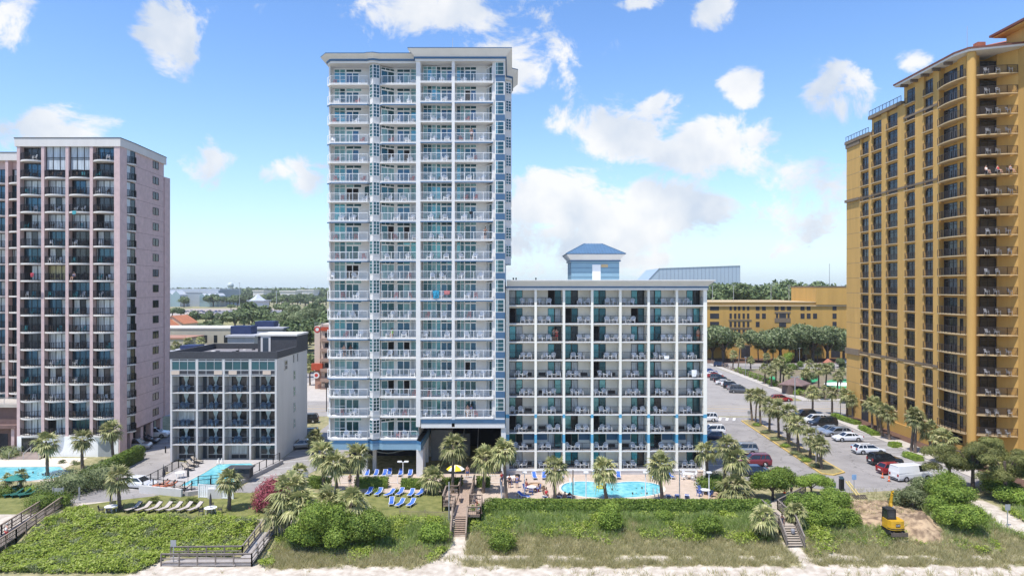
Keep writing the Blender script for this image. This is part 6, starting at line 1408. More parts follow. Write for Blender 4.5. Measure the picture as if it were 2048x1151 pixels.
# ================================================================== chairs, tables, loungers
def chair_mesh(name, m, kind=0):
    b = MB()
    if kind == 0:    # fan backed resin chair, front towards -y
        b.hexa([(-.30, -.28, .36), (.30, -.28, .36), (.26, .24, .27), (-.26, .24, .27)], [(-.30, -.28, .40), (.30, -.28, .40), (.26, .24, .31), (-.26, .24, .31)])
        for i in range(5):
            x = -.24 + .12 * i; h = .98 - .55 * (x / .3) ** 2 * .4
            b.hexa([(x - .052, .20, .28), (x + .052, .20, .28), (x + .052, .23, .28), (x - .052, .23, .28)], [(x * 1.25 - .055, .46, h), (x * 1.25 + .055, .46, h), (x * 1.25 + .055, .49, h), (x * 1.25 - .055, .49, h)])
        for s in (-1, 1):
            b.box(s * .30 - .06, -.32, .54, s * .30 + .06, .36, .58); b.box(s * .30 - .04, -.30, 0, s * .30 + .04, -.22, .54); b.bar((s * .28, .36, 0), (s * .29, .18, .54), .07, .05)
    elif kind == 1:  # upright stacking chair
        b.box(-.24, -.24, .40, .24, .22, .44)
        for i in range(4): b.hexa([(-.2 + .11 * i, .2, .44), (-.13 + .11 * i, .2, .44), (-.13 + .11 * i, .23, .44), (-.2 + .11 * i, .23, .44)], [(-.2 + .11 * i, .32, .9), (-.13 + .11 * i, .32, .9), (-.13 + .11 * i, .35, .9), (-.2 + .11 * i, .35, .9)])
        b.bar((-.22, .33, .88), (.22, .33, .88), .05, .07)
        for sx_ in (-1, 1):
            b.bar((sx_ * .23, -.22, 0), (sx_ * .21, -.2, .62), .04, .04); b.bar((sx_ * .23, .24, 0), (sx_ * .21, .2, .44), .04, .04); b.bar((sx_ * .22, -.24, .63), (sx_ * .22, .26, .63), .05, .03)
    return b.mesh(name, m)
M_resb = mat('pink_red_resin', (.45, .16, .16), .5, .05, 2); M_brown = mat('brown_patio', (.10, .07, .055), .6, .1, 2); M_pgrey = mat('grey_patio', (.30, .30, .31), .6, .05, 2); M_pblue = mat('dim_blue_plastic', (.10, .17, .25), .5, .05, 2); M_tealc = mat('teal_plastic', (.06, .30, .33), .5, .05, 2)
CM = [chair_mesh('resin_chair', M_resin), chair_mesh('resin_chair', M_resb, 1)]
tbl = MB(); tbl.box(-.22, -.22, .40, .22, .22, .44)
for sx_ in (-1, 1):
    for sy in (-1, 1): tbl.bar((sx_ * .2, sy * .2, 0), (sx_ * .17, sy * .17, .40), .04, .04)
TBM = tbl.mesh('side_table', M_resin)
for (x, y, z, rz, lab, grp, kd) in CHAIRS:
    T(ob('resin_chair', CM[kd], None, (x, y, z + .01), rz), lab if kd == 0 else lab.replace('white', 'red'), 'chair', grp)
for (x, y, z, lab) in TABLES: T(ob('side_table', TBM, None, (x, y, z + .01)), lab, 'table', 'tables on the wing balconies')
CC = [chair_mesh('balcony_chair', M_brown, 1), chair_mesh('balcony_chair', M_resin, 1), chair_mesh('balcony_chair', M_tealc, 1)]
CC = [CC[1], CC[0], CC[2]]
for (x, y, z, rz, k, i, j, kd) in CONDOCH:
    T(ob('balcony_chair', CC[kd], None, (x, y, z + .01), rz), f'{("white", "dark brown", "teal")[kd]} chair on the {ORD[k]} balcony of the {("outer", "second", "third", "corner")[i]} mauve condo column, {("outer", "inner")[j]} one', 'chair', 'chairs on the condo balconies')
PCM = chair_mesh('patio_chair', M_pgrey, 1); PBM = chair_mesh('motel_chair', M_pblue, 0)
for (x, y, z, rz, lab) in YCH: T(ob('patio_chair', PCM, None, (x, y, z + .01), rz), lab, 'chair', 'chairs on the yellow tower balconies')
for (x, y, z, rz, lab) in MCH: T(ob('motel_chair', PBM, None, (x, y, z + .01), rz), lab, 'chair', 'chairs on the motel balconies')

def lounger_meshes(fm, sm):
    f = MB()
    for s in (-1, 1):
        f.bar((s * .31, -.95, .33), (s * .31, .35, .33), .05, .06); f.bar((s * .31, .33, .33), (s * .31, .98, .78), .05, .06)
        for y in (-.8, .25): f.bar((s * .31, y, 0), (s * .31, y, .33), .06, .06)
        f.bar((s * .31, .75, 0), (s * .31, .70, .55), .05, .05)
    f.bar((-.31, -.95, .33), (.31, -.95, .33), .05, .06); f.bar((-.31, .98, .78), (.31, .98, .78), .05, .06)
    g_ = MB(); g_.grid([[(-.28, -.93, .37), (.28, -.93, .37)], [(-.28, -.3, .34), (.28, -.3, .34)], [(-.28, .33, .365), (.28, .33, .365)], [(-.28, .97, .81), (.28, .97, .81)]]); g_.grid([[(.28, -.93, .35), (-.28, -.93, .35)], [(.28, -.3, .32), (-.28, -.3, .32)], [(.28, .33, .345), (-.28, .33, .345)], [(.28, .97, .79), (-.28, .97, .79)]])
    return f.mesh('frame', fm), g_.mesh('sling', sm)
LM = {'blue': lounger_meshes(M_resin, M_sling), 'beige': lounger_meshes(M_black, M_slingb), 'green': lounger_meshes(M_green, mat('green_sling', (.02, .10, .075), .7, .1, 3)), 'tan': lounger_meshes(M_black, mat('tan_cushion', (.40, .34, .27), .8, .1, 3)), 'orange': lounger_meshes(M_black, mat('orange_towel', (.62, .20, .10), .8, .3, 8))}
def lounger(px, py, rz, kind, label, z=0.0, group=None):
    x, y = G(px, py, z); r = E('sun_lounger', (x, y, z + .02), rz, label, 'sun lounger', group); r.scale = (.88, .88, .88) if kind == 'blue' else (1.05, 1.05, 1.05); ob('frame', LM[kind][0], r); ob('sling', LM[kind][1], r); return r
# rz = 0: head end away from the camera (+y)
gb = 'blue loungers on the hotel lawn'
for (px, py, rz, lab) in ((738, 988, -.15, 'blue sun lounger at the hedge end of the back row on the lawn'), (757, 989, -.2, 'blue sun lounger second along the back row on the lawn'), (779, 991, -.55, 'blue sun lounger turned aslant, third along the back row'), (800, 989, -.25, 'blue sun lounger fourth along the back row on the lawn'), (822, 991, -.15, 'blue sun lounger fifth along the back row on the lawn'), (840, 990, -.35, 'blue sun lounger nearest the boardwalk in the back row'), (783, 1008, .1, 'blue sun lounger at the bush in the front row on the lawn'), (800, 1011, -.35, 'blue sun lounger in the middle of the front row on the lawn'), (822, 1011, -.3, 'blue sun lounger nearest the boardwalk in the front row')): lounger(px, py, rz, 'blue', lab, 0, gb)
gd_ = 'blue loungers by the kidney pool'
for (px, py, rz, lab) in ((734, 951, .1, 'blue sun lounger behind the clipped hedge, first from the palm clump'), (752, 951, 0, 'blue sun lounger behind the clipped hedge, second from the palm clump'), (769, 951, 0, 'blue sun lounger behind the clipped hedge, third from the palm clump'), (779, 949, .1, 'blue sun lounger behind the hedge gap under the mural'), (801, 950, 0, 'blue sun lounger beside the double headed lamp'), (820, 951, 0, 'blue sun lounger against the big tower pier'),
    (1069, 956, .1, 'blue sun lounger at the wing wall, first from the tower'), (1088, 956, -.05, 'blue sun lounger at the wing wall, second from the tower'), (1120, 955, .4, 'blue sun lounger at the wing wall behind the first pool palm'), (1103, 955, 0, 'blue sun lounger half behind the first pool palm crown'), (1191, 954, .1, 'blue sun lounger at the wing wall beside the middle pool palm'), (1219, 954, .1, 'blue sun lounger at the wing wall hidden behind the middle palm'), (1237, 955, -.1, 'blue sun lounger at the wing wall past the middle palm'), (1305, 955, .15, 'blue sun lounger at the wing wall before the far palm'), (1341, 955, .35, 'blue sun lounger at the wing wall past the far palm'),
    (1048, 995, 1.0, 'blue sun lounger beside the round table on the pool deck'), (1091, 998, 2.9, 'blue sun lounger with two people at the hedge, left of the pool palm'), (1119, 998, 2.9, 'blue sun lounger facing the pool at the first palm trunk'), (1138, 998, 3.1, 'blue sun lounger facing the pool, second past the first palm'), (1337, 997, 3.0, 'blue sun lounger with dark towel near the far palm trunk'), (1355, 997, 3.0, 'blue sun lounger under the pole at the hedge'), (1374, 997, 2.9, 'blue sun lounger at the hedge, last before the round tables'),
    (1403, 968, 1.5, 'sun lounger under the person in red at the pool end'), (1405, 975, 1.55, 'sun lounger with yellow towel at the pool end'), (1407, 982, 1.55, 'empty blue lounger lying crosswise at the pool end')): lounger(px, py, rz, 'blue', lab, .01, gd_)
gg = 'beige loungers along the lawn edge'
for k in range(7): lounger(266 + 20.6 * k, 1021, -.4, 'beige', f'beige sun lounger on the motel lawn, {ORD[k]} from the closed umbrella by the sedan', 0, gg)
for k in range(3): lounger(26 + 15 * k, 992, -.9, 'green', f'dark green lounger on the condo lawn, {ORD[k]} from the photo edge', 0, 'green loungers on the condo lawn')
for k in range(3): lounger(376 + 9 * k, 939 - 7 * k, 1.1, 'tan', f'tan cushioned lounger at the motel pool, {ORD[k]} from the table', MZ, 'tan motel pool loungers')
for k in range(4): lounger(322 + 15 * k, 975 + 1.5 * k, -1.1, ('orange', 'orange', 'beige', 'beige')[k], ('lounger with orange towel at the motel fence corner', 'second lounger with orange towel at the motel fence', 'bare dark lounger behind the motel fence', 'bare dark lounger next to the white vinyl fence')[k], MZ, 'loungers behind the motel fence')
# round tables
def round_table(name, px, py, label, m, z=0.0, r_=.6, umb=None):
    x, y = G(px, py, z); r = E(name, (x, y, z + .01), 0, label, 'table'); b = MB(); b.lathe([(r_, .70), (r_, .74), (0, .745)], n=16); b.build('tabletop', m, r)
    for a in range(4):
        c = MB(); c.bar((.4 * math.cos(a * PI / 2 + .7) * r_ / .6, .4 * math.sin(a * PI / 2 + .7) * r_ / .6, .7), (.46 * math.cos(a * PI / 2 + .7) * r_ / .6, .46 * math.sin(a * PI / 2 + .7) * r_ / .6, 0), .05, .05); c.build('leg', m, r)
    return x, y
UCH = chair_mesh('garden_chair', M_resin, 1); UCB = chair_mesh('garden_chair', mat('blue_backed_resin', (.10, .16, .42), .5, .1, 3), 1); UCD = chair_mesh('garden_chair', M_char, 1); UCT = chair_mesh('garden_chair', mat('teal_mesh_fabric', (.12, .25, .27), .7, .1, 3), 1)
def ring(px, py, n, me, lab, z=0.0, r_=.95, a0=.4, arc=2 * PI):
    x, y = G(px, py, z)
    for k in range(n):
        a = a0 + arc * k / n; T(ob('garden_chair', me, None, (x + r_ * math.cos(a), y + r_ * math.sin(a), z + .01), a - PI / 2), f'{lab}, {("wing side", "tower side", "beach side", "car park side")[int(((a + PI / 4) % (2 * PI)) // (PI / 2)) * 1 % 4]} one', 'chair')
def closed_umbrella(px, py, z, label, m=None, h=2.4):
    x, y = G(px, py, z); r = E('closed_umbrella', (x, y, z), 0, label, 'umbrella'); b = MB(); b.tube([(0, 0, 0), (0, 0, h)], .025, 6); b.build('pole', M_black, r)
    b = MB(); b.lathe([(.02, .95), (.17, 1.0), (.13, 1.25), (.15, 1.45), (.09, 2.1), (.0, h + .06)], n=10); b.build('canopy', m or M_char, r)
for px, py, lab in ((222, 1024, 'white round table under the closed umbrella by the sedan palm'), (421, 1027, 'white round table at the end of the beige lounger row')):
    round_table('garden_table', px, py, lab, M_whitep, 0, .7)
    x, y = G(px, py)
    for k in range(4):
        a = .3 + k * PI / 2; T(ob('garden_chair', UCD, None, (x + 1.0 * math.cos(a), y + 1.0 * math.sin(a), .01), a - PI / 2), f'low dark chair at the {"lawn table by the sedan" if px < 300 else "table ending the lounger row"}, {("driveway", "motel", "outer", "dune")[k]} side', 'chair')
closed_umbrella(222, 1024, 0, 'closed charcoal umbrella in the lawn table beside the sedan palm'); closed_umbrella(421, 1027, 0, 'closed charcoal umbrella at the end of the beige lounger row')
closed_umbrella(327, 968, MZ, 'closed charcoal umbrella at the motel fence corner', h=2.6); closed_umbrella(376, 968, MZ, 'closed charcoal umbrella at the shallow corner of the motel pool', h=2.5)
round_table('garden_table', 360, 955, 'white table beside the motel pool umbrellas', M_whitep, MZ)
round_table('garden_table', 1063, 984, 'white round table on the pool deck near the boardwalk', M_resin); round_table('garden_table', 1378, 957, 'white round table at the wing wall by the pool gate', M_resin); round_table('garden_table', 1411, 990, 'white round table in the front corner of the pool deck', M_resin); round_table('garden_table', 1022, 964, 'table beneath the shade at the tower corner of the deck', M_resin)
def setring(px, py, n, me, where, names, z=0.0, r_=.95, a0=.4):
    x, y = G(px, py, z)
    for k in range(n):
        a = a0 + 2 * PI * k / n; T(ob('garden_chair', me, None, (x + r_ * math.cos(a), y + r_ * math.sin(a), z + .01), a - PI / 2), f'{where}, {names[k]}', 'chair')
NS = ['pool side', 'wall side', 'outer side', 'front side']
setring(1063, 984, 3, UCB, 'blue backed chair at the table near the boardwalk', NS); setring(1378, 957, 4, UCH, 'white chair at the table by the pool gate', NS); setring(1411, 990, 4, UCB, 'blue backed chair at the front corner table', NS); setring(1022, 964, 3, UCB, 'blue backed chair in the shade of the tower corner', NS)
# green umbrella group on the condo lawn
x, y = G(35, 985); r = E('garden_umbrella', (x, y, 0), 0, 'open green umbrella over chairs on the condo lawn', 'umbrella'); b = MB(); b.tube([(0, 0, 0), (0, 0, 2.35)], .03, 6); b.build('pole', M_metal, r); b = MB(); b.lathe([(1.35, 1.85), (1.38, 1.9), (.7, 2.22), (0, 2.42)], n=10); b.build('canopy', mat('umbrella_green', (.02, .17, .14), .7, .1, 3), r)
round_table('garden_table', 35, 983, 'glass topped table under the green umbrella', UCT.materials[0])
setring(35, 983, 4, UCT, 'grey mesh chair around the green umbrella table', NS, r_=1.15)
# yellow and white umbrella
x, y = G(911, 965); r = E('beach_umbrella', (x, y, 0), 0, 'yellow and white panelled umbrella under the tower opening', 'umbrella'); b = MB(); b.tube([(0, 0, 0), (0, 0, 2.4)], .03, 6); b.build('pole', M_metal, r); b = MB()
for k in range(8):
    a0, a1 = k * PI / 4, (k + 1) * PI / 4
    for (r0, z0), (r1, z1) in (((1.25, 1.85), (.8, 2.2)), ((.8, 2.2), (.001, 2.45))): b.face([(r0 * math.cos(a0), r0 * math.sin(a0), z0), (r0 * math.cos(a1), r0 * math.sin(a1), z0), (r1 * math.cos(a1), r1 * math.sin(a1), z1), (r1 * math.cos(a0), r1 * math.sin(a0), z1)], k % 2)
b.build('canopy', [mat('umbrella_yellow', (.72, .52, .03), .7, .05, 3), M_whitep], r)

# ================================================================== fences and boardwalks
def fence(name, label, pts, h, post, m, z=0.0, pick=.12, rails=None, boards=None, cat='fence', pw=.05, bw_=.1):
    O = (pts[0][0], pts[0][1], z); r = E(name, O, 0, label, cat); b = MB()
    for p, q in zip(pts, pts[1:]):
        a = Vector((p[0] - O[0], p[1] - O[1], 0)); c = Vector((q[0] - O[0], q[1] - O[1], 0)); za = (p[2] if len(p) > 2 else z) - z; zb = (q[2] if len(q) > 2 else z) - z
        a.z = za; c.z = zb; L = (c - a).length; d = (c - a) / L; up = Vector((0, 0, 1))
        n = max(1, round(L / post))
        for i in range(n + (q is pts[-1])):
            e = a + d * (L * i / n); k = MB(); k.box(-pw, -pw, -.3, pw, pw, h + .04); k.build('post', m, r, tuple(e))
        for zz, w in (rails or ((h, .06), (.12, .05))): b.bar(a + up * zz, c + up * zz, .045, w)
        if pick:
            for i in range(1, int(L / pick)):
                e = a + d * i * pick; b.face([e + Vector((-d.x, -d.y, 0)) * .012 + up * .1, e + Vector((d.x, d.y, 0)) * .012 + up * .1, e + Vector((d.x, d.y, 0)) * .012 + up * h, e + Vector((-d.x, -d.y, 0)) * .012 + up * h])
        if boards:
            for i in range(int(L / boards)):
                e = a + d * (i + .5) * boards; w = d * (boards * .42); b.hexa([e - w + up * .08, e + w + up * .08, e + w + up * .08 + Vector((-d.y, d.x, 0)) * .03, e - w + up * .08 + Vector((-d.y, d.x, 0)) * .03], [e - w + up * (h - .02), e + w + up * (h - .02), e + w + up * (h - .02) + Vector((-d.y, d.x, 0)) * .03, e - w + up * (h - .02) + Vector((-d.y, d.x, 0)) * .03])
    b.build('infill' if (pick or boards) else 'rails', m, r); return r
g2 = lambda px, py, z=0.0: (*G(px, py, z), z)
fence('metal_fence', 'black metal fence along the motel pool beside the parking', [(-40.3, 85.9, MZ), (-36.5, 87.9, MZ), (-34.2, 100.5, MZ)], 1.2, 1.8, M_black, MZ, .16)
fence('metal_fence', 'black metal fence between white sedan and motel terrace', [(-47.2, 98.5, MZ), (-47.2, 87.3, MZ), (-41.0, 85.5, MZ)], 1.2, 1.8, M_black, MZ, .16)
fence('metal_fence', 'black metal fence by the motel steps', [(-47.0, 101.0, MZ), (-45.0, 96.6, MZ)], 1.2, 1.8, M_black, MZ, .16)
fence('metal_fence', 'short black fence behind the white vinyl panels', [(-40.5, 88.1, MZ), (-37.4, 88.6, MZ)], 1.2, 1.5, M_black, MZ, .16)
fence('vinyl_fence', 'white vinyl fence hiding the motel pump corner', [g2(398, 994), g2(431, 996), g2(466, 997)], 1.65, 2.1, M_whitep, 0, None, ((1.62, .1), (.1, .1)), .3, pw=.08)
b = MB(); b.box(-37.6, 84.3, -.1, -35.9, 85.5, 1.2); T(b.build('planter_wall', M_greyw), 'beige block planter at the end of the white vinyl fence', 'planter')
b = MB(); b.box(-37.9, 91.2, MZ, -33.9 - 1.2, 92.6, MZ + 1.3); b.box(-38.2, 91.0, MZ + 1.3, -34.9, 92.8, MZ + 1.42); T(b.build('pump_shed', M_dark), 'small charcoal pump shed roof behind the pool palm', 'shed')
fence('pool_fence', 'white metal railing across the deck before the undercroft', [g2(640, 968), g2(700, 966), g2(795, 966)], 1.05, 1.6, M_whitep, 0, .16); fence('pool_fence', 'white metal railing beside the boardwalk gate', [g2(930, 968), g2(955, 968)], 1.05, 1.4, M_whitep, 0, .16); fence('pool_fence', 'white metal railing between hedge and pool deck', [g2(980, 966), g2(1000, 966), g2(1003, 1000)], 1.05, 1.4, M_whitep, 0, .16); fence('pool_fence', 'white gate panel at the car park end of the pool', [g2(1402, 955), g2(1418, 968)], 1.4, 1.2, M_whitep, 0, None, None, .2)
fence('sand_fence', 'thin slatted sand fence below the hotel lawn', [g2(800, 1036, -.05), g2(900, 1038, -.1)], 1.0, 2.4, M_wood, -.1, .13, ((.8, .03), (.3, .03)), None, pw=.035)
fence('board_fence', 'wooden fence separating far parking row from golf garden', [(68.9, 236), (69.6, 159.4)], 1.3, 3.0, M_wood, 0, None, ((1.2, .14), (.7, .14), (.25, .14)), None, pw=.08); fence('board_fence', 'low dark fence along the boulevard edge of the golf garden', [(72, 160.4), (101, 160.4)], 1.1, 2.4, M_trunk, 0, None, ((1.0, .14), (.55, .14)), None, pw=.08); fence('board_fence', 'long fence on the far side of the golf garden', [(72, 215), (140, 215)], 1.3, 3.0, M_bronze, 0, None, ((1.2, .12), (.6, .1)), None, pw=.06)
# central boardwalk with its side decks and stairs
def walk(name, label, m_deck, m_rail, segs, rails, steps=None, skirt=True):
    """segs: list of deck outlines ((4 corner points x,y,z)); rails: polylines of (x,y,z)"""
    O = segs[0][0]; r = E(name, O, 0, label, 'boardwalk'); b = MB(O)
    for s in segs:
        b.hexa([(p[0], p[1], p[2] - .14) for p in s], s)
    b.build('deck', m_deck, r)
    if steps:
        (xa, xb, y0, z0, y1, z1, n) = steps
        for i in range(n):
            k = MB(O); z = z0 + (z1 - z0) * (i + 1) / (n + .3); y = y0 + (y1 - y0) * (i + .5) / n; k.box(xa, y - abs(y1 - y0) / n * .62, z - .06, xb, y + abs(y1 - y0) / n * .62, z); k.build('stair_tread', m_deck, r)
        k = MB(O)
        for x in (xa, xb): k.bar((x, y0, z0 - .1), (x, y1, z1 - .1), .06, .28)
        k.build('stringer', m_rail, r)
    for pl in rails:
        b = MB(O)
        for p, q in zip(pl, pl[1:]):
            a, c = Vector(p), Vector(q); up = Vector((0, 0, 1)); L = (c - a).length; n = max(1, round(L / 1.7))
            for zz, w in ((1.0, .14), (.55, .1), (.15, .1)): b.bar(a + up * zz, c + up * zz, .05, w)
            b.bar(a + up * 1.06, c + up * 1.06, .16, .04)
            if name != 'beach_ramp':
                d = (c - a) / L
                for i in range(int(L / .22)):
                    e = a + d * (i + .5) * .22; b.bar(e + up * .1, e + up * 1.0, .05, .03)
            for i in range(n + 1):
                e = a.lerp(c, i / n); g_ = MB(O); g_.box(e.x - .055, e.y - .055, e.z - .9, e.x + .055, e.y + .055, e.z + 1.08); g_.build('post', m_rail, r)
        b.build('railing', m_rail, r)
    return r
zd = .75
walk('boardwalk', 'wooden boardwalk with side bench decks and dark stairs to the beach', M_deckc, M_wood,
     [[(-6.55, 75.6, zd), (-4.95, 75.6, zd), (-5.0, 90, .35), (-6.6, 90, .35)], [(-4.9, 75.7, zd - .01), (-3.5, 75.7, zd - .01), (-3.5, 80, zd - .01), (-4.9, 80, zd - .01)], [(-8.1, 79.5, zd - .01), (-6.6, 79.5, zd - .01), (-6.6, 84, zd - .01), (-8.1, 84, zd - .01)]],
     [[(-6.6, 72.9, -1.2), (-6.6, 75.6, zd), (-6.6, 79.5, zd), (-8.1, 79.5, zd), (-8.1, 84, zd - .1), (-6.6, 84, zd - .1), (-6.6, 90, .35)], [(-4.95, 72.9, -1.2), (-4.95, 75.6, zd), (-3.5, 75.6, zd), (-3.5, 80, zd), (-4.95, 80, zd), (-4.95, 90, .35)]], (-6.55, -5.0, 75.6, zd, 72.9, -1.25, 12))
for (x0, y0, x1, y1, lab) in ((-7.95, 80, -7.5, 83.5, 'wooden bench on the outer side deck of the boardwalk'), (-4.1, 76.2, -3.65, 79.6, 'wooden bench on the pool side deck of the boardwalk'), (-6.3, 80.5, -6.0, 82.5, 'low plank bench on the boardwalk edge')):
    r = E('bench', ((x0 + x1) / 2, (y0 + y1) / 2, zd), 0, lab, 'bench'); b = MB(((x0 + x1) / 2, (y0 + y1) / 2, 0)); b.box(x0, y0, .42, x1, y1, .48); b.build('seat', M_deckc, r)
    for y in (y0 + .2, y1 - .25): b = MB(((x0 + x1) / 2, (y0 + y1) / 2, 0)); b.box(x0 + .06, y, 0, x1 - .06, y + .08, .42); b.build('leg', M_wood, r)
zb_ = -1.22
walk('beach_ramp', 'grey wooden beach ramp turning along the sand with open rails', mat('grey_deck', (.33, .30, .28), .85, .15, 2), M_woodg,
     [[(-27.3, 67.4, zb_), (-25.7, 67.4, zb_), (-25.9, 84, .45), (-27.5, 84, .45)], [(-34.6, 67.3, zb_ - .02), (-27.31, 67.3, zb_ - .012), (-27.31, 69.0, zb_ - .012), (-34.6, 69.2, zb_ - .02)]],
     [[(-27.4, 84, .45), (-27.3, 69.1, zb_ + .1), (-34.6, 69.2, zb_)], [(-25.8, 84, .45), (-25.7, 67.4, zb_), (-34.6, 67.3, zb_)]])
walk('boardwalk', 'dark wooden walkway with boarded sides at the outer photo edge', M_woodg, M_wood,
     [[(-54.4, 66, -.9), (-52.2, 66, -.9), (-53.3, 81, .3), (-54.9, 81, .3)], [(-56.5, 68.2, -.6), (-54.5, 68.2, -.6), (-54.6, 70.2, -.5), (-56.5, 70.2, -.5)]], [[(-55.0, 81, .3), (-54.6, 73, -.3), (-54.4, 66, -.9)], [(-53.3, 81, .3), (-52.3, 72, -.4), (-52.2, 66, -.9)]])
walk('boardwalk', 'wooden beach stairs with solid boarded sides near the digger', mat('pale_tread', (.40, .34, .28), .85, .15, 2), M_woodg,
     [[(28.9, 73.6, .45), (30.5, 73.6, .45), (30.6, 79, .5), (29.0, 79, .5)], [(29.0, 79.01, .48), (30.7, 79.01, .48), (36.8, 86.0, .2), (35.4, 87.0, .2)]], [[(28.8, 71.6, -1.0), (28.8, 73.6, .45), (28.9, 79, .5)], [(30.6, 71.4, -1.0), (30.6, 73.6, .45), (30.7, 78.9, .5), (36.8, 85.6, .2)]], (28.9, 30.5, 73.6, .45, 71.6, -1.0, 8))
x, y = G(126, 1000); r = E('walkway_gate', (x, y, 0), 0, 'pale grey gate at the head of the outer walkway', 'gate'); b = MB(); b.box(-1.1, 0, 0, -.1, .06, 1.5); b.build('panel', M_metal, r)
for dx in (-1.2, 0, 2.0): b = MB(); b.box(dx - .07, -.07, -.1, dx + .07, .07, 1.6); b.build('post', M_metal, r)

# ================================================================== vehicles
def wheel_mesh():
    b = MB(); n = 14
    rows = [[(r_ * math.cos(2 * PI * k / n), y, r_ * math.sin(2 * PI * k / n)) for k in range(n)] for r_, y in ((.001, -.1), (.24, -.1), (.33, -.08), (.335, .08), (.24, .1), (.001, .1))]
    b.grid(rows, 0, True); q = MB(); rows = [[(r_ * math.cos(2 * PI * k / n), y, r_ * math.sin(2 * PI * k / n)) for k in range(n)] for r_, y in ((.21, -.105), (.19, -.125), (.001, -.115))]; q.grid(rows, 0, True)
    return b.mesh('wheel', M_rubber), q.mesh('rim', M_rim)
WM = wheel_mesh()
SPEC = {  # L, W, belt z, roof z, hood profile, greenhouse (rear base, rear top, front top, front base), wheel x
 'sedan': (4.75, 1.82, .92, 1.45, [(-2.37, .62), (-2.33, .95), (-1.55, 1.0), (.95, .96), (2.0, .78), (2.36, .62)], (-1.95, -1.0, .35, 1.2), 1.4),
 'suv': (4.7, 1.9, 1.05, 1.74, [(-2.34, .6), (-2.32, 1.1), (-2.2, 1.13), (.95, 1.08), (2.05, .98), (2.34, .7)], (-2.28, -2.0, .35, 1.15), 1.38),
 'wagon': (4.8, 1.85, .95, 1.52, [(-2.4, .6), (-2.36, 1.0), (-2.2, 1.02), (1.0, .98), (2.1, .82), (2.4, .62)], (-2.3, -1.75, .4, 1.25), 1.42),
 'minivan': (5.0, 1.98, 1.05, 1.78, [(-2.5, .6), (-2.48, 1.1), (-2.35, 1.12), (1.3, 1.08), (2.2, .95), (2.5, .65)], (-2.44, -2.2, .7, 1.6), 1.5),
 'van': (5.6, 2.05, 1.2, 2.1, [(-2.8, .6), (-2.79, 1.25), (-2.7, 1.26), (1.7, 1.22), (2.6, 1.0), (2.8, .65)], (-2.76, -2.68, 1.15, 1.95), 1.7)}
CARM = {}
def car_parts(kind, pm):
    L, Wd, zb, zr, prof, gh, wx = SPEC[kind]; key = (kind, pm.name); w = Wd / 2
    if key not in CARM:
        b = MB(); rows = []
        for x, z in prof:
            e = 1 - .10 * max(0, (abs(x) - L * .38) / (L * .12)); k = .26
            rows.append([(x, -w * e * .94, k), (x, -w * e, .5), (x, -w * e, z * .78), (x, -w * e * .93, z), (x, w * e * .93, z), (x, w * e, z * .78), (x, w * e, .5), (x, w * e * .94, k)])
        # extra stations keep the flanks straight
        b.grid([r_[::-1] for r_ in rows]); b.face(rows[0]); b.face(rows[-1][::-1])
        b.face([r_[0] for r_ in rows] + [r_[-1] for r_ in rows[::-1]])
        for s in (-1, 1):
            for xx in (-wx, wx):
                a_ = [(xx + .41 * math.cos(PI * j / 8), s * (w + .005), .36 + .40 * math.sin(PI * j / 8)) for j in range(9)]; b.face(a_ if s > 0 else a_[::-1], 1)
        r0, r1, f1, f0 = gh; gw, tw = w * .90, w * .70
        # roof and pillars
        b.hexa([(r1 - .05, -tw - .02, zr - .05), (f1 + .05, -tw - .02, zr - .05), (f1 + .05, tw + .02, zr - .05), (r1 - .05, tw + .02, zr - .05)], [(r1 + .06, -tw + .08, zr), (f1 - .1, -tw + .08, zr), (f1 - .1, tw - .08, zr), (r1 + .06, tw - .08, zr)])
        for s in (-1, 1):
            for xa, xb in ((r0, r1), (f0, f1), ((r0 + f0) / 2 - .05, (r1 + f1) / 2 - .1), (r0 * .62 + .1, r1 * .75)): b.bar((xa, s * gw, zb - .03), (xb, s * tw, zr - .03), .07, .08)
        if kind in ('suv', 'minivan', 'wagon'):
            for s in (-1, 1): b.bar((r1 + .1, s * tw * .9, zr + .04), (f1 - .2, s * tw * .9, zr + .04), .04, .04, 1)
        g_ = MB(); g_.hexa([(r0, -gw, zb - .04), (f0, -gw, zb - .04), (f0, gw, zb - .04), (r0, gw, zb - .04)], [(r1, -tw, zr - .045), (f1, -tw, zr - .045), (f1, tw, zr - .045), (r1, tw, zr - .045)])
        if kind == 'van':
            b.hexa([(r0 - .0, -gw - .02, zb - .02), (.55, -gw - .02, zb - .02), (.55, gw + .02, zb - .02), (r0, gw + .02, zb - .02)], [(r1, -tw - .06, zr - .03), (.5, -tw - .06, zr - .03), (.5, tw + .06, zr - .03), (r1, tw + .06, zr - .03)])
        h = MB(); h.box(L / 2 - .12, .5, .62, L / 2 + .0, .78, .76); t_ = MB(); t_.box(-L / 2 - .02, .58, .72, -L / 2 + .1, .84, .98 if kind == 'sedan' else 1.05)
        h2 = MB(); h2.box(L / 2 - .12, -.78, .62, L / 2, -.5, .76); t2_ = MB(); t2_.box(-L / 2 - .02, -.84, .72, -L / 2 + .1, -.58, .98 if kind == 'sedan' else 1.05)
        bp_ = MB(); bp_.box(L / 2 - .06, -.75, .3, L / 2 + .03, .75, .42); bp_.box(-L / 2 - .03, -.75, .32, -L / 2 + .06, .75, .46)
        pl_ = MB(); pl_.box(-L / 2 - .035, -.26, .6, -L / 2 + .02, .26, .73)
        CARM[key] = (b.mesh('body', [pm, M_rubber]), g_.mesh('window_glass', M_glcar), h.mesh('headlight', M_head), h2.mesh('headlight', M_head), t_.mesh('tail_light', M_red), t2_.mesh('tail_light', M_red), bp_.mesh('bumper', M_dark), pl_.mesh('number_plate', M_whitep))
    return CARM[key]
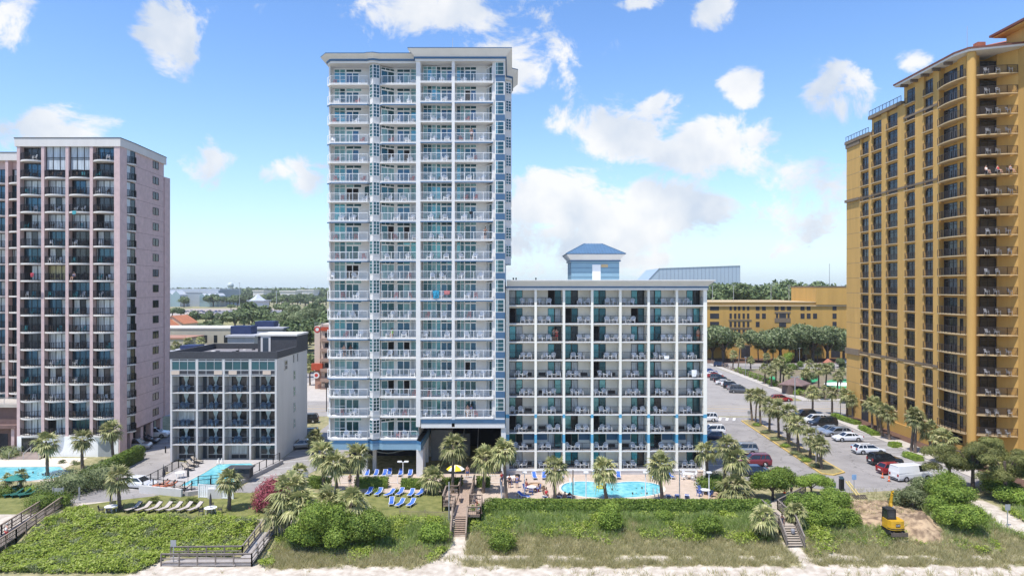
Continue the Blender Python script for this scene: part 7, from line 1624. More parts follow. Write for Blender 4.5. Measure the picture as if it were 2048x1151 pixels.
def paint(name, c, metal=.2): return mat('paint_' + name, c, .32, .03, 1, metal=metal, coat=.8)
PT = {'white': paint('white', (.74, .74, .74), 0), 'silver': paint('silver', (.40, .41, .42), .6), 'grey': paint('grey', (.13, .14, .15), .5), 'black': paint('black', (.012, .012, .014)), 'red': paint('red', (.36, .025, .03)), 'maroon': paint('maroon', (.20, .018, .03)), 'navy': paint('navy', (.015, .025, .065)), 'blue': paint('blue', (.03, .08, .30)), 'beige': paint('beige', (.34, .33, .31), .5)}
def car(px, py, deg, kind, col, label, z=0.013, name=None):
    x, y = G(px, py); nm = name or {'sedan': 'sedan_car', 'suv': 'suv', 'wagon': 'estate_car', 'minivan': 'minivan', 'van': 'work_van'}[kind]
    r = E(nm, (x, y, z), math.radians(deg), label, 'car' if kind != 'van' else 'van'); L, Wd, zb, zr, prof, gh, wx = SPEC[kind]
    for me in car_parts(kind, PT[col]): ob(me.name.split('.')[0], me, r)
    for sx_ in (-1, 1):
        for s in (-1, 1):
            w_ = ob('wheel', WM[0], r, (sx_ * wx, s * (Wd / 2 - .09), .335), 0 if s < 0 else PI); ob('rim', WM[1], w_)
    return r
C_ = [(1607, 836, 185, 'suv', 'black', 'black boxy SUV at the street end of the palm island car park'), (1628, 846, 180, 'suv', 'white', 'white SUV behind the long black van in the car park'), (1646, 852, 184, 'minivan', 'black', 'long black people carrier in the car park row'), (1660, 866, 182, 'sedan', 'silver', 'silver sedan between black people carrier and silver estate'), (1674, 871, 182, 'wagon', 'silver', 'silver estate car beside the white sedan by the tower walk'), (1695, 881, 182, 'sedan', 'white', 'white sedan facing the palm island in the car park'), (1737, 906, 4, 'wagon', 'white', 'white estate car with roof panel next to the black SUV'), (1770, 928, 4, 'suv', 'black', 'glossy black SUV by the orange cones'),
 (1790, 946, 8, 'wagon', 'red', 'red car behind the traffic cones, beside the white van'), (1822, 958, 14, 'van', 'white', 'white work van under the trees at the soil heap'),
 (1423, 868, 180, 'suv', 'white', 'white SUV parked nose in beside the white wing'), (1426, 878, 180, 'sedan', 'navy', 'dark blue sedan beside the white SUV at the wing'), (1410, 842, 180, 'suv', 'white', 'white car mostly hidden by the wing corner'), (1484, 907, 178, 'suv', 'silver', 'silver SUV behind the paired palms'), (1508, 930, 178, 'suv', 'maroon', 'dark red SUV showing its tail beside the palms'), (1503, 950, 176, 'sedan', 'navy', 'black and blue sedan under the trees beside the red SUV'),
 (1442, 733, -20, 'suv', 'navy', 'dark blue SUV leaving the far car park at the fence end'), (1419, 746, -15, 'sedan', 'blue', 'bright blue car at the far end of the angled row'), (1427, 751, -15, 'sedan', 'white', 'white car beside the bright blue one in the angled row'), (1431, 755, -15, 'sedan', 'red', 'red car in the angled row beside the fence'), (1437, 760, -15, 'suv', 'grey', 'dark grey car next to the red one in the angled row'), (1445, 764, -15, 'sedan', 'black', 'black sedan in the middle of the angled row'), (1449, 769, -15, 'sedan', 'white', 'white sedan after the black one in the angled row'), (1460, 772, -15, 'sedan', 'white', 'second white sedan in the angled row, nearer the street'), (1465, 776, -15, 'suv', 'black', 'black SUV in the angled row behind the silver car'), (1473, 779, -15, 'sedan', 'silver', 'silver car in the angled row, last but one'), (1479, 785, -12, 'minivan', 'grey', 'charcoal minivan nearest the boulevard in the angled row'),
 (1562, 802, 2, 'wagon', 'red', 'red car driving along the boulevard'), (1686, 728, 10, 'suv', 'silver', 'silver SUV on the side street at the yellow tower edge'), (1489, 709, 0, 'suv', 'grey', 'grey car in front of the garage entrance'), (1434, 712, 0, 'sedan', 'white', 'white car under the corner oak'), (1660, 708, 0, 'sedan', 'black', 'dark car in the shade before the garage'),
 (271, 898, 10, 'suv', 'silver', 'silver SUV parked below the mauve tower by the hedge'), (287, 887, 8, 'sedan', 'black', 'black car under the mauve tower garage'), (310, 874, 8, 'suv', 'white', 'white SUV at the back of the mauve tower garage'), (277, 974, -12, 'sedan', 'white', 'white sedan parked beside the motel pool fence'), (603, 896, 195, 'sedan', 'beige', 'champagne sedan against the blank motel wall'), (611, 876, 195, 'suv', 'black', 'dark SUV behind the champagne sedan'), (612, 845, 190, 'suv', 'black', 'black SUV at the back corner of the motel'), (613, 722, 170, 'sedan', 'silver', 'silver car on the back street beyond the motel')]
for c in C_: car(*c)
rl2 = random.Random(4)
for k in range(16):
    px = 352 + 6.3 * k + rl2.uniform(-2, 2); x = PX(px, 730); car(px, 575.5 + H * FPX / (725 + 14 * (k % 3)), 90 if k % 4 else 0, ('sedan', 'suv')[k % 2], ('white', 'black', 'silver', 'blue', 'grey')[k % 5], f'tiny {("white", "black", "silver", "blue", "grey")[k % 5]} {("sedan", "SUV")[k % 2]} in the distant asphalt car park, {ORD[k]} from the mauve tower', .06)

# ================================================================== excavator
ex, ey = G(1786, 1066, -.35)
r = E('mini_excavator', (ex, ey, -.25), 0, 'yellow compact excavator with raised boom on bare sand', 'excavator'); r.scale = (.85, .9, .97)
M_ey = mat('machine_yellow', (.58, .33, .02), .45, .1, 2, coat=.3)
for s in (-1, 1):
    b = MB(); pr = [(-.95, .25), (-.85, .05), (-.6, 0), (.9, 0), (1.1, .1), (1.15, .28), (1.0, .48), (-.8, .48)]; xo = s * .75
    b.rings([], 0); n_ = len(pr); b.grid([[(xo - .2, p[0], p[1]) for p in pr], [(xo + .2, p[0], p[1]) for p in pr]], 0, True); b.face([(xo - .2, p[0], p[1]) for p in pr]); b.face([(xo + .2, p[0], p[1]) for p in pr][::-1]); b.build('track', M_rubber, r)
b = MB(); b.box(-1.05, -1.45, .02, 1.05, -1.36, .42); b.bar((-.5, -1.4, .3), (-.5, -.6, .35), .1, .14); b.bar((.5, -1.4, .3), (.5, -.6, .35), .1, .14); b.build('dozer_blade', mat('worn_steel', (.16, .13, .11), .5, .3, 3, metal=.4), r)
b = MB(); pl = [(-1.0, .7), (-1.02, -.5), (-.8, -.98), (-.3, -1.12), (.4, -1.12), (.88, -.95), (1.05, -.5), (1.02, .7)]; b.prism(pl, .58, 1.0, 0); b.prism([(p[0] * .97, p[1] * .97) for p in pl], 1.0, 1.55, 0); b.box(-.5, -.3, .3, .5, .5, .58, 1); b.build('body', [M_ey, M_rubber], r)
b = MB(); b.prism([(p[0] * 1.01, p[1] * 1.012 - .01) for p in pl[1:7]], .68, .76, 0); b.box(-.28, -1.135, .95, .25, -1.10, 1.28, 0); b.build('dark_trim', M_rubber, r)
fc = bpy.data.curves.new('lettering', 'FONT'); fc.body = 'CAT'; fc.size = .26; fc.align_x = 'CENTER'; fc.align_y = 'CENTER'; fc.extrude = .004; fc.materials.append(M_whitep); ft_ = bpy.data.objects.new('lettering', fc); COL.objects.link(ft_); bpy.context.view_layer.update(); fm_ = bpy.data.meshes.new_from_object(ft_.evaluated_get(bpy.context.evaluated_depsgraph_get())); bpy.data.objects.remove(ft_); fo = ob('lettering', fm_, r); fo.location = (-.015, -1.142, 1.115); fo.rotation_euler = (PI / 2, 0, 0)
b = MB(); b.hexa([(-.9, -.35, 1.56), (.12, -.35, 1.56), (.12, .85, 1.0), (-.9, .85, 1.0)], [(-.86, -.3, 2.55), (.1, -.3, 2.55), (.1, .75, 2.55), (-.86, .75, 2.55)]); b.build('cab_glass', G_dark, r)
b = MB(); b.box(-.93, -.42, 2.55, .15, .85, 2.68)
for x_, y_ in ((-.9, -.37), (.12, -.37), (-.9, .85), (.12, .85)): b.bar((x_, y_, 1.0), (x_ * .96, y_ * .9, 2.55), .09, .09)
b.box(-.93, -.4, 1.5, .15, -.34, 1.72); b.build('cab_frame', M_rubber, r)
b = MB(); b.lathe([(.28, 0), (.3, .3), (.16, .45), (.0, .47)], (-.35, -.05, 1.58), 10); b.build('seat_back', M_green, r)
b = MB(); b.tube([(.5, .5, 1.1), (.52, 1.3, 2.9), (.55, 1.1, 4.0)], [.2, .19, .15], 4); b.build('boom', M_ey, r)
b = MB(); b.bar((.55, 1.1, 4.0), (.6, 1.75, 2.4), .2, .3); b.bar((.55, 1.3, 4.1), (.56, .9, 4.3), .12, .2); b.build('dipper_arm', M_ey, r)
b = MB(); b.tube([(.5, .3, 1.3), (.52, .95, 2.6)], .07, 6); b.build('hydraulic_ram', M_metal, r)
b = MB(); b.hexa([(.2, 1.6, 1.6), (1.0, 1.6, 1.6), (1.0, 2.2, 1.5), (.2, 2.2, 1.5)], [(.2, 1.5, 2.3), (1.0, 1.5, 2.3), (1.0, 1.95, 2.45), (.2, 1.95, 2.45)]); b.build('bucket', MATS['worn_steel'], r)
# tilted yellow boom attachment, sign and rake heads beside the car park corner
x, y = G(1714, 995); r = E('loader_forks', (x, y, 0), .1, 'yellow fork arms tilted up with dark tines beside the sign', 'machine attachment')
b = MB(); b.bar((0, 0, .3), (-.6, 1.4, 1.7), .16, .12); b.bar((.35, 0, .3), (-.25, 1.4, 1.7), .14, .12, 0); b.build('arm', [mat('pale_yellow_paint', (.60, .48, .20), .5, .1, 2)], r)
b = MB()
for k in range(6): b.bar((-.5 + .28 * k, .1, .32), (-.4 + .28 * k, -.6, .05), .09, .09)
b.bar((-.6, .1, .3), (1.1, -.05, .3), .14, .14); b.build('tine', MATS['worn_steel'], r)
def cone(px, py, label, z=0.014):
    x, y = G(px, py); r = E('traffic_cone', (x, y, z), 0, label, 'cone', 'cones around the car park works'); b = MB(); b.box(-.2, -.2, 0, .2, .2, .04); b.build('base_plate', M_rubber, r); b = MB(); b.lathe([(.15, .04), (.04, .75), (0, .76)], n=12); b.build('body', mat('cone_orange', (.72, .14, .04), .6, .05, 2), r); b = MB(); b.lathe([(.115, .28), (.088, .42)], n=12); b.build('reflective_band', M_whitep, r)
cone(1761, 942, 'orange cone beside the black SUV and white barrier'); cone(1765, 955, 'orange cone alone in the car park aisle'); cone(1778, 962, 'orange cone nearest the white work van'); cone(1583, 983, 'orange cone behind the stair landing bush'); cone(1569, 986, 'orange cone half hidden by the round tree')
x, y = G(1760, 940); b = MB(); b.hexa([(-.5, -.3, 0), (.5, -.3, 0), (.5, .3, 0), (-.5, .3, 0)], [(-.3, -.1, 1.05), (.25, -.1, 1.05), (.25, .1, 1.0), (-.3, .1, 1.0)]); T(b.build('wrapped_sign', mat('pink_white_sheet', (.68, .50, .46), .8, .15, 4), None, (x, y, .014)), 'white and pink wrapped sign standing among the cones', 'sign')
# ================================================================== lamps, poles, signs
def lamp(name, px, py, h, label, m=M_whitep, z=0.0, arm=.5, two=False, r_=.06):
    x, y = G(px, py, z); r = E(name, (x, y, z), 0, label, 'lamp post'); b = MB(); b.tube([(0, 0, 0), (0, 0, h)], r_, 7); b.build('pole', m, r)
    for s in ((-1, 1) if two else (0,)):
        b = MB(); b.box(s * arm - .28, -.2, h, s * arm + .28, .2, h + .14); b.build('lamp_head', m, r)
    if two: b = MB(); b.bar((-arm, 0, h - .02), (arm, 0, h - .02), .06, .06); b.build('bracket', m, r)
    return r
lamp('lamp_post', 806, 962, 2.6, 'white double headed lamp in front of the mural undercroft', two=True, arm=.45)
for px, py, lab in ((1049, 993, 'white pool lamp beside the round table by the boardwalk'), (1172, 1004, 'white pool lamp at the shallow end of the pool'), (1291, 1003, 'white pool lamp at the deep end of the pool'), (1418, 1000, 'white pool lamp at the front corner table')): lamp('lamp_post', px, py, (py - 945) * G(px, py)[1] / FPX, lab)
for px, py, top, lab in ((1146, 1003, 939, 'brown plain pole between first palm and pool lamp'), (1359, 1003, 938, 'grey plain pole beside the far pool palm'), (898, 1042, 963, 'pale pole standing beside the boardwalk stairs')):
    x, y = G(px, py); b = MB(); b.tube([(0, 0, -.3), (0, 0, (py - top) * y / FPX)], .07, 7); T(b.build('pole', M_metal if px != 1146 else M_trunk, None, (x, y, 0)), lab, 'pole')
lamp('street_lamp', 1590, 836, 8.2, 'tall grey street lamp with box on the boulevard pavement', M_metal, arm=.6, two=True, r_=.1); lamp('street_lamp', 1632, 930, 5.6, 'tall lamp column with double head on the palm island', M_metal, two=True, arm=.35, r_=.08); lamp('street_lamp', 653, 822, 6.0, 'dark street lamp at the tower flank on the boulevard', M_black, arm=.6, two=True, r_=.1)
lamp('street_lamp', 1599, 736, 6.5, 'thin lamp on the side street before the oaks', M_metal); lamp('street_lamp', 1491, 752, 5.5, 'thin lamp at the golf fence', M_metal); lamp('street_lamp', 1681, 832, 7, 'dark pole at the street corner of the yellow tower', M_black)
for px, py, hh, lab, pc in ((1498, 845, 2.3, 'square grey sign at the tip of the palm island', 'g'), (1708, 992, 2.7, 'blue sign on a pole at the car park corner', 'b'), (2015, 1052, 2.4, 'small grey sign beside the sandy path', 'g'), (347, 1118, 1.9, 'small weathered sign behind the beach ramp rail', 'g'), (612, 985, 2.6, 'grey sign post beside the oleander and motel parking', 'g'), (1667, 990, 1.6, 'small green sign at the car park corner', 'n')):
    z = -1.0 if px in (347,) else (-.2 if px == 2015 else 0); x, y = G(px, py, z); r = E('sign_post', (x, y, z), 0, lab, 'sign'); b = MB(); b.tube([(0, 0, -.2), (0, 0, hh)], .055, 6); b.build('pole', M_metal, r)
    b = MB(); b.box(-.28, -.05, hh - .6, .28, -.02, hh + .05); b.build('sign_plate', {'g': mat('grey_sign', (.30, .31, .32), .6, .1, 2), 'b': mat('blue_sign', (.22, .36, .55), .6, .15, 3), 'n': mat('green_sign', (.12, .30, .18), .6, .1, 2)}[pc], r)
x, y = G(1683, 980); r = E('solar_bollard', (x, y, 0), 0, 'black waste column with tilted solar panel at the car park corner', 'litter bin'); b = MB(); b.box(-.24, -.24, 0, .24, .24, 1.5); b.build('body', M_black, r); b = MB(); b.hexa([(-.26, -.26, 1.5), (.26, -.26, 1.5), (.26, .26, 1.72), (-.26, .26, 1.72)], [(-.26, -.26, 1.56), (.26, -.26, 1.56), (.26, .26, 1.78), (-.26, .26, 1.78)]); b.build('solar_panel', G_blue, r)
for px, py, lab in ((663, 1000, 'pale shower post at the lawn edge behind the bush'), (1003, 995, 'pale rinse shower post by the boardwalk palm')):
    x, y = G(px, py); r = E('shower_post', (x, y, 0), 0, lab, 'shower'); b = MB(); b.box(-.08, -.08, 0, .08, .08, 2.0); b.build('post', M_metal, r); b = MB(); b.tube([(0, 0, 1.9), (0, -.35, 1.95), (0, -.4, 1.85)], .04, 6); b.build('shower_head', M_metal, r)
for px, py, lab in ((331, 905, 'black bollard at the motel drive entrance'), (334, 948, 'black bollard beside the motel steps'), (513, 1105, 'thin marker post beside the ramp on the sand')):
    x, y = G(px, py, -1.0 if px == 513 else 0); b = MB(); b.lathe([(.1, -.2), (.1, 1.0), (.06, 1.08), (0, 1.1)], n=10); T(b.build('bollard', M_black if px != 513 else M_metal, None, (x, y, -1.0 if px == 513 else 0)), lab, 'bollard')
x, y = G(344, 950); b = MB(); b.box(-1.0, -.6, 0, .8, .5, .18); b.box(-1.0, .1, .18, .8, .5, .36); T(b.build('entrance_steps', mat('yellow_edged_steps', (.50, .42, .24), .8, .2, 3), None, (x, y, 0)), 'yellow edged steps up to the motel terrace', 'steps')
for px, py, z, lab in ((1140, 968, 0, 'white pool entry handrail at the shallow end'), (1307, 990, 0, 'chrome pool ladder at the deep end'), (437, 928, MZ, 'chrome handrail at the motel pool')):
    x, y = G(px, py, z); b = MB()
    for dx in (0, .5): b.tube([(dx, .4, 0), (dx, .35, .8), (dx, 0, .9), (dx, -.5, .3), (dx, -.55, 0)], .035, 6)
    T(b.build('pool_handrail', M_whitep if px == 1140 else M_metal, None, (x, y, z)), lab, 'handrail')
x, y = G(1070, 974); b = MB(); b.lathe([(1.15, 0), (1.15, .38), (.85, .4), (.85, .25), (0, .25)], n=18); T(b.build('fire_ring', MATS['stone_edging'], None, (x, y, .01)), 'round low stone wall ring on the pool deck', 'planter')
x, y = G(1035, 962); b = MB(); b.lathe([(.3, 0), (.33, .9), (.3, .95), (0, 1.0)], n=10); T(b.build('litter_bin', M_black, None, (x, y, .01)), 'black litter bin at the tower corner of the deck', 'bin')
x, y = G(1401, 958); b = MB(); b.box(-.35, -.3, 0, .35, .3, 1.15); b.box(-.4, -.35, 1.15, .4, .35, 1.22); T(b.build('towel_cabinet', M_beige, None, (x, y, .01)), 'beige towel cabinet at the pool gate', 'cabinet')
# boulders in the pool corner bed
for k, (px, py, s) in enumerate(((1440, 998, .45), (1452, 995, .4), (1432, 990, .35), (1448, 1003, .5), (1425, 970, .3))):
    x, y = G(px, py); b = MB(); rows = []
    for j in range(6):
        ph = -PI / 2 + PI * j / 5; rows.append([])
        for i in range(9):
            th = 2 * PI * i / 9; d = Vector((math.cos(ph) * math.cos(th), math.cos(ph) * math.sin(th), math.sin(ph) * .6)); q = s * (1 + .3 * mn.noise(d * 1.5 + Vector((k * 3, 0, 0)))); rows[-1].append(tuple(d * q))
    b.grid(rows, 0, True); T(b.build('boulder', mat('tan_rock', (.45, .33, .22), .9, .25, 3), None, (x, y, .25)), ('large tan boulder in the corner bed under the spiky palm', 'tan boulder second from the pool corner', 'small tan boulder at the deck edge', 'tan boulder nearest the hedge in the corner bed', 'small tan boulder beside the gate shrubs')[k], 'boulder')
for px, py, lab, m_, n in ((1412, 975, 'dark shrub behind the pool gate panel', F_hedge, 900), (1432, 966, 'pale yellow shrub by the wing end palms', F_pale, 800), (1440, 976, 'bright shrub between the paired palms', F_bright, 700), (1425, 985, 'dark rounded shrub under the wing end palm', F_hedge, 900)): shrub('bush', px, py, 1.4, 1.0, 1.6, lab, m_, n, .15)
# golf hut, kiosk and bridge
x, y = G(1590, 787); r = E('golf_hut', (x, y, 0), .1, 'brown golf hut with hipped shingle roof', 'hut'); b = MB(); b.box(-2.5, -1.8, 0, 2.5, 1.8, 2.4); b.build('wall', mat('brown_boards', (.15, .105, .085), .85, .1, 2), r); b = MB(); b.lathe([(4.3, 2.3), (4.25, 2.5), (1.0, 3.8), (0, 4.2)], n=4, sx=1.0, sy=.8); b.build('roof', mat('brown_shingle', (.18, .12, .11), .85, .2, 2), r); b = MB(); b.box(-1.0, -1.84, 0, .2, -1.81, 2.0); b.build('door', M_door, r)
x, y = G(1656, 735); r = E('kiosk', (x, y, 0), .2, 'small kiosk with red tiled roof in the golf garden', 'kiosk'); r.scale = (.62, .62, .75); b = MB(); b.box(-2, -1.6, 0, 2, 1.6, 2.4); b.build('wall', MATS['brown_boards'], r); b = MB(); b.lathe([(3.2, 2.3), (.8, 3.8), (0, 4.0)], n=4); b.build('roof', M_terra, r)
x, y = G(1590, 600); b = MB(); D_ = 700; b.tube([(PX(1659, D_), D_, 0), (PX(1659, D_), D_, 51)], [.6, .25], 6); T(b.build('radio_mast', M_metal), 'thin radio mast above the woods beside the yellow tower', 'mast')
for px, D_, tp, lab in ((479, 900, 566, 'floodlight pole right of the water tower'), (532, 1100, 573, 'floodlight pole above the white pavilion'), (553, 700, 583, 'lamp pole over the distant car park'), (615, 1300, 571, 'distant mast beside the white tower')):
    b = MB(); b.tube([(PX(px, D_), D_, 0), (PX(px, D_), D_, PZ(tp, D_))], [.35, .2], 5); b.box(PX(px, D_) - 1, D_ - .2, PZ(tp, D_) - .2, PX(px, D_) + 1, D_ + .2, PZ(tp, D_) + .6); T(b.build('floodlight_pole', M_metal), lab, 'pole')
# towels hung on railings
def towel(x, y, z, w, h, m, label):
    b = MB(); b.grid([[(-w / 2, .02, 0), (0, .03, .01), (w / 2, .02, 0)], [(-w / 2, -.05, .03), (0, -.06, .035), (w / 2, -.05, .03)], [(-w / 2, -.07, -h * .5), (0, -.1, -h * .55), (w / 2, -.06, -h * .5)], [(-w / 2 + .05, -.06, -h), (0, -.09, -h * 1.05), (w / 2 - .08, -.07, -h)]]); T(b.build('beach_towel', m, None, (x, y, z)), label, 'towel')
towel(-10.4, YR - .03, zf[6] + 1.12, .9, 1.0, mat('teal_stripe_towel', (.03, .25, .40), .9, .9, 3), 'blue patterned towel over the middle bay railing of the tall tower'); towel(-8.9, YR - .03, zf[6] + 1.12, .8, .5, M_resb, 'faded orange towel over the middle bay railing'); towel(-5.6, YR - .03, zf[10] + 1.12, .5, .35, M_black, 'black swimsuit on the corner bay railing')
towel(PX(1388, YM), YM - .03, zm[5] + 1.1, .7, .9, M_whitep, 'white towel over the railing at the car park end of the wing'); towel(PX(1333, YM), YM - .03, zm[6] + .5, .7, .4, M_whitep, 'white towel slipping off the railing on the wing'); towel(PX(150, 104.5), 104.35, 3.4 + FP * 13 + .0, .6, .5, M_tealc, 'blue towel on the condo balcony railing in the third column')
towel(PX(66, 104.5), 104.35, 6.05 + FP * 8 + 1.1, .5, .6, mat('flag_red', (.36, .05, .07), .9, .9, 4), 'red and white towel on the outer condo balcony')
# ================================================================== people
def person(label, loc, rz, pose='stand', shirt=None, pants=None, skin=None, hair=None, scale=1.0, lean=0.0):
    skin = skin or M_skin; hair = hair or M_hair
    r = E('person', loc, rz, label, 'person')
    V = []; Ed = []; Rd = []
    def add(p, rad, par=None):
        V.append(tuple(c * scale for c in p)); Rd.append(rad * scale)
        if par is not None: Ed.append((par, len(V) - 1))
        return len(V) - 1
    if pose == 'sit': hp = .46; pel = (0, 0, hp); ch = (0, .12, hp + .42); nk = (0, .14, hp + .60); hd = (0, .10, hp + .76); kn = lambda s: (s * .12, -.44, hp + .02); ft = lambda s: (s * .13, -.5, .08)
    elif pose == 'floor': hp = .13; pel = (0, 0, hp); ch = (0, .1, hp + .42); nk = (0, .1, hp + .58); hd = (0, .06, hp + .74); kn = lambda s: (s * .14, -.38, .42); ft = lambda s: (s * .14, -.62, .07)
    elif pose == 'lounge': hp = .47; pel = (0, 0, hp); ch = (0, .38, hp + .22); nk = (0, .54, hp + .32); hd = (0, .68, hp + .44); kn = lambda s: (s * .12, -.44, hp + .06); ft = lambda s: (s * .14, -.86, hp - .02)
    elif pose == 'swim': hp = -.75; pel = (0, 0, hp); ch = (0, 0, -.25); nk = (0, 0, -.02); hd = (0, -.02, .14); kn = lambda s: (s * .1, 0, -1.15); ft = lambda s: (s * .1, .05, -1.5)
    else: hp = .93; pel = (0, 0, hp); ch = (0, -.02 - lean, hp + .40); nk = (0, -.02 - lean * 1.3, hp + .57); hd = (0, -.05 - lean * 1.6, hp + .72); kn = lambda s: (s * .11, -.02, .5); ft = lambda s: (s * .12, .02, .07)
    p0 = add(pel, .135); w = add([(a + b_) / 2 for a, b_ in zip(pel, ch)], .125, p0); c = add(ch, .15, w); n = add(nk, .055, c); h0 = add([hd[0], hd[1], hd[2] - .04], .082, n); h1 = add([hd[0], hd[1], hd[2] + .07], .09, h0)
    add([hd[0], hd[1] - .105, hd[2] - .01], .014, h0)
    for s in (-1, 1):
        hpj = add((pel[0] + s * .1, pel[1], pel[2] - .05), .10, p0); k_ = add(kn(s), .062, hpj); f_ = add(ft(s), .042, k_); add((ft(s)[0], ft(s)[1] - .17, max(ft(s)[2] - .04, -1.6)), .034, f_)
        sh = add((ch[0] + s * .185, ch[1], ch[2] + .07), .06, c)
        if pose in ('lean', 'phone'): el = (s * .27, ch[1] - .22, ch[2] - .08); ha = (s * .10, ch[1] - .36, ch[2] + (.22 if pose == 'phone' else -.08))
        elif pose == 'swim': el = (s * .4, -.1, -.08); ha = (s * .62, -.22, .04)
        elif pose in ('sit', 'floor'): el = (s * .25, ch[1] - .05, ch[2] - .22); ha = (s * .2, ch[1] - .3, ch[2] - .32)
        elif pose == 'lounge': el = (s * .28, ch[1] - .1, ch[2] - .12); ha = (s * .22, ch[1] - .34, ch[2] - .14)
        else: el = (s * .25, ch[1] + .02, ch[2] - .22); ha = (s * .27, ch[1] - .08, ch[2] - .46)
        e_ = add(el, .042, sh); wr = add(ha, .030, e_); d = Vector([b_ - a for a, b_ in zip(el, ha)]).normalized(); pm_ = add([a + b_ * .06 for a, b_ in zip(ha, d)], .034, wr)
        sd = d.cross(Vector((0, 1, .3))).normalized()
        for i, ln in enumerate((.075, .085, .08, .065)):
            o_ = sd * (-.026 + .0175 * i); b0 = Vector(ha) + d * .10 + o_; q1 = add(b0, .0095, pm_); add(b0 + d * ln * .9 + Vector((0, -.02, -.012)), .008, q1)
        t1 = add(Vector(ha) + d * .05 - sd * .045, .011, pm_); add(Vector(ha) + d * .09 - sd * .06, .009, t1)
    def skinobj(name, V_, E_, R_, m, rootv=0):
        me = bpy.data.meshes.new(name); me.from_pydata(V_, E_, []); me.materials.append(m); o = ob(name, me, r); md = o.modifiers.new('skin', 'SKIN'); md.use_smooth_shade = True
        for i, q in enumerate(me.skin_vertices[0].data): q.radius = (R_[i], R_[i]); q.use_root = (i == rootv)
        o.modifiers.new('sub', 'SUBSURF').levels = 1; o.modifiers['sub'].render_levels = 1; return o
    skinobj('body', V, Ed, Rd, skin)
    sc = lambda p: tuple(q * scale for q in p)
    mid = [(a + b_) / 2 for a, b_ in zip(pel, ch)]
    if shirt: skinobj('shirt', [sc(pel), sc(mid), sc(ch), sc((ch[0] - .2, ch[1], ch[2] + .06)), sc((ch[0] + .2, ch[1], ch[2] + .06))], [(0, 1), (1, 2), (2, 3), (2, 4)], [.15 * scale, .142 * scale, .168 * scale, .078 * scale, .078 * scale], shirt)
    if pants:
        vv = [sc((pel[0], pel[1], pel[2] + .06))]; ee = []
        for s in (-1, 1): vv += [sc((pel[0] + s * .1, pel[1], pel[2] - .05)), sc([a + (b_ - a) * .8 for a, b_ in zip((s * .1, pel[1], pel[2] - .05), kn(s))])]
        skinobj('shorts', vv, [(0, 1), (1, 2), (0, 3), (3, 4)], [.15 * scale, .118 * scale, .088 * scale, .118 * scale, .088 * scale], pants)
    b = MB(); b.lathe([(0, -.02), (.088, .0), (.105, .05), (.09, .11), (.05, .145), (0, .15)], (hd[0] * scale, (hd[1] + .018) * scale, (hd[2] + .0) * scale), 10); b.build('hair', hair, r)
    f = MB()
    for s in (-1, 1): f.box(hd[0] + s * .035 - .012, hd[1] - .098, hd[2] + .015, hd[0] + s * .035 + .012, hd[1] - .085, hd[2] + .03)
    f.box(hd[0] - .025, hd[1] - .092, hd[2] - .062, hd[0] + .025, hd[1] - .08, hd[2] - .052)
    f.build('face_features', mat('dark_features', (.08, .03, .025), .6, .05, 5), r)
    return r
c_ = lambda n, c: mat('cloth_' + n, c, .85, .12, 8)
WH, RD, BL, DK, OR, NE, ST, GYc, TQ = c_('white', (.72, .72, .72)), c_('red', (.50, .04, .05)), c_('blue', (.06, .13, .38)), c_('dark', (.025, .03, .05)), c_('orange', (.55, .16, .06)), c_('neon', (.22, .60, .06)), c_('stripe', (.30, .30, .50)), c_('grey', (.25, .25, .27)), c_('turquoise', (.05, .32, .36))
def pp(px, py, z, rz, label, **k):
    x, y = G(px, py, z); return person(label, (x, y, z), rz, **k)
# dune walkway, decks
person('person in a white tank top walking up the outer wooden walkway', (-53.0, 71.6, -.42), 2.6, shirt=WH, pants=RD, hair=M_hairl)
person('person in dark clothes sitting on the wooden stairs by the digger', (29.4, 74.3, .45), -.3, 'floor', DK, BL, M_skind)
x, y = 29.9, 72.7; b = MB(); b.lathe([(.2, 0), (.24, .3), (.18, .42), (0, .45)], n=10); T(b.build('bag', GYc, None, (x + .05, y + .1, -.1)), 'grey bag on the steps in front of the seated person', 'bag')
person('person in a neon green shirt on the landing behind the stairs', (34.6, 84.6, .28), .8, shirt=NE, pants=DK)
person('person in orange sitting on the boardwalk side bench', (-3.95, 78.0, zd), 1.4, 'sit', OR, TQ); person('person in blue sitting at the end of the boardwalk side bench', (-3.95, 76.6, zd), 1.4, 'sit', None, TQ)
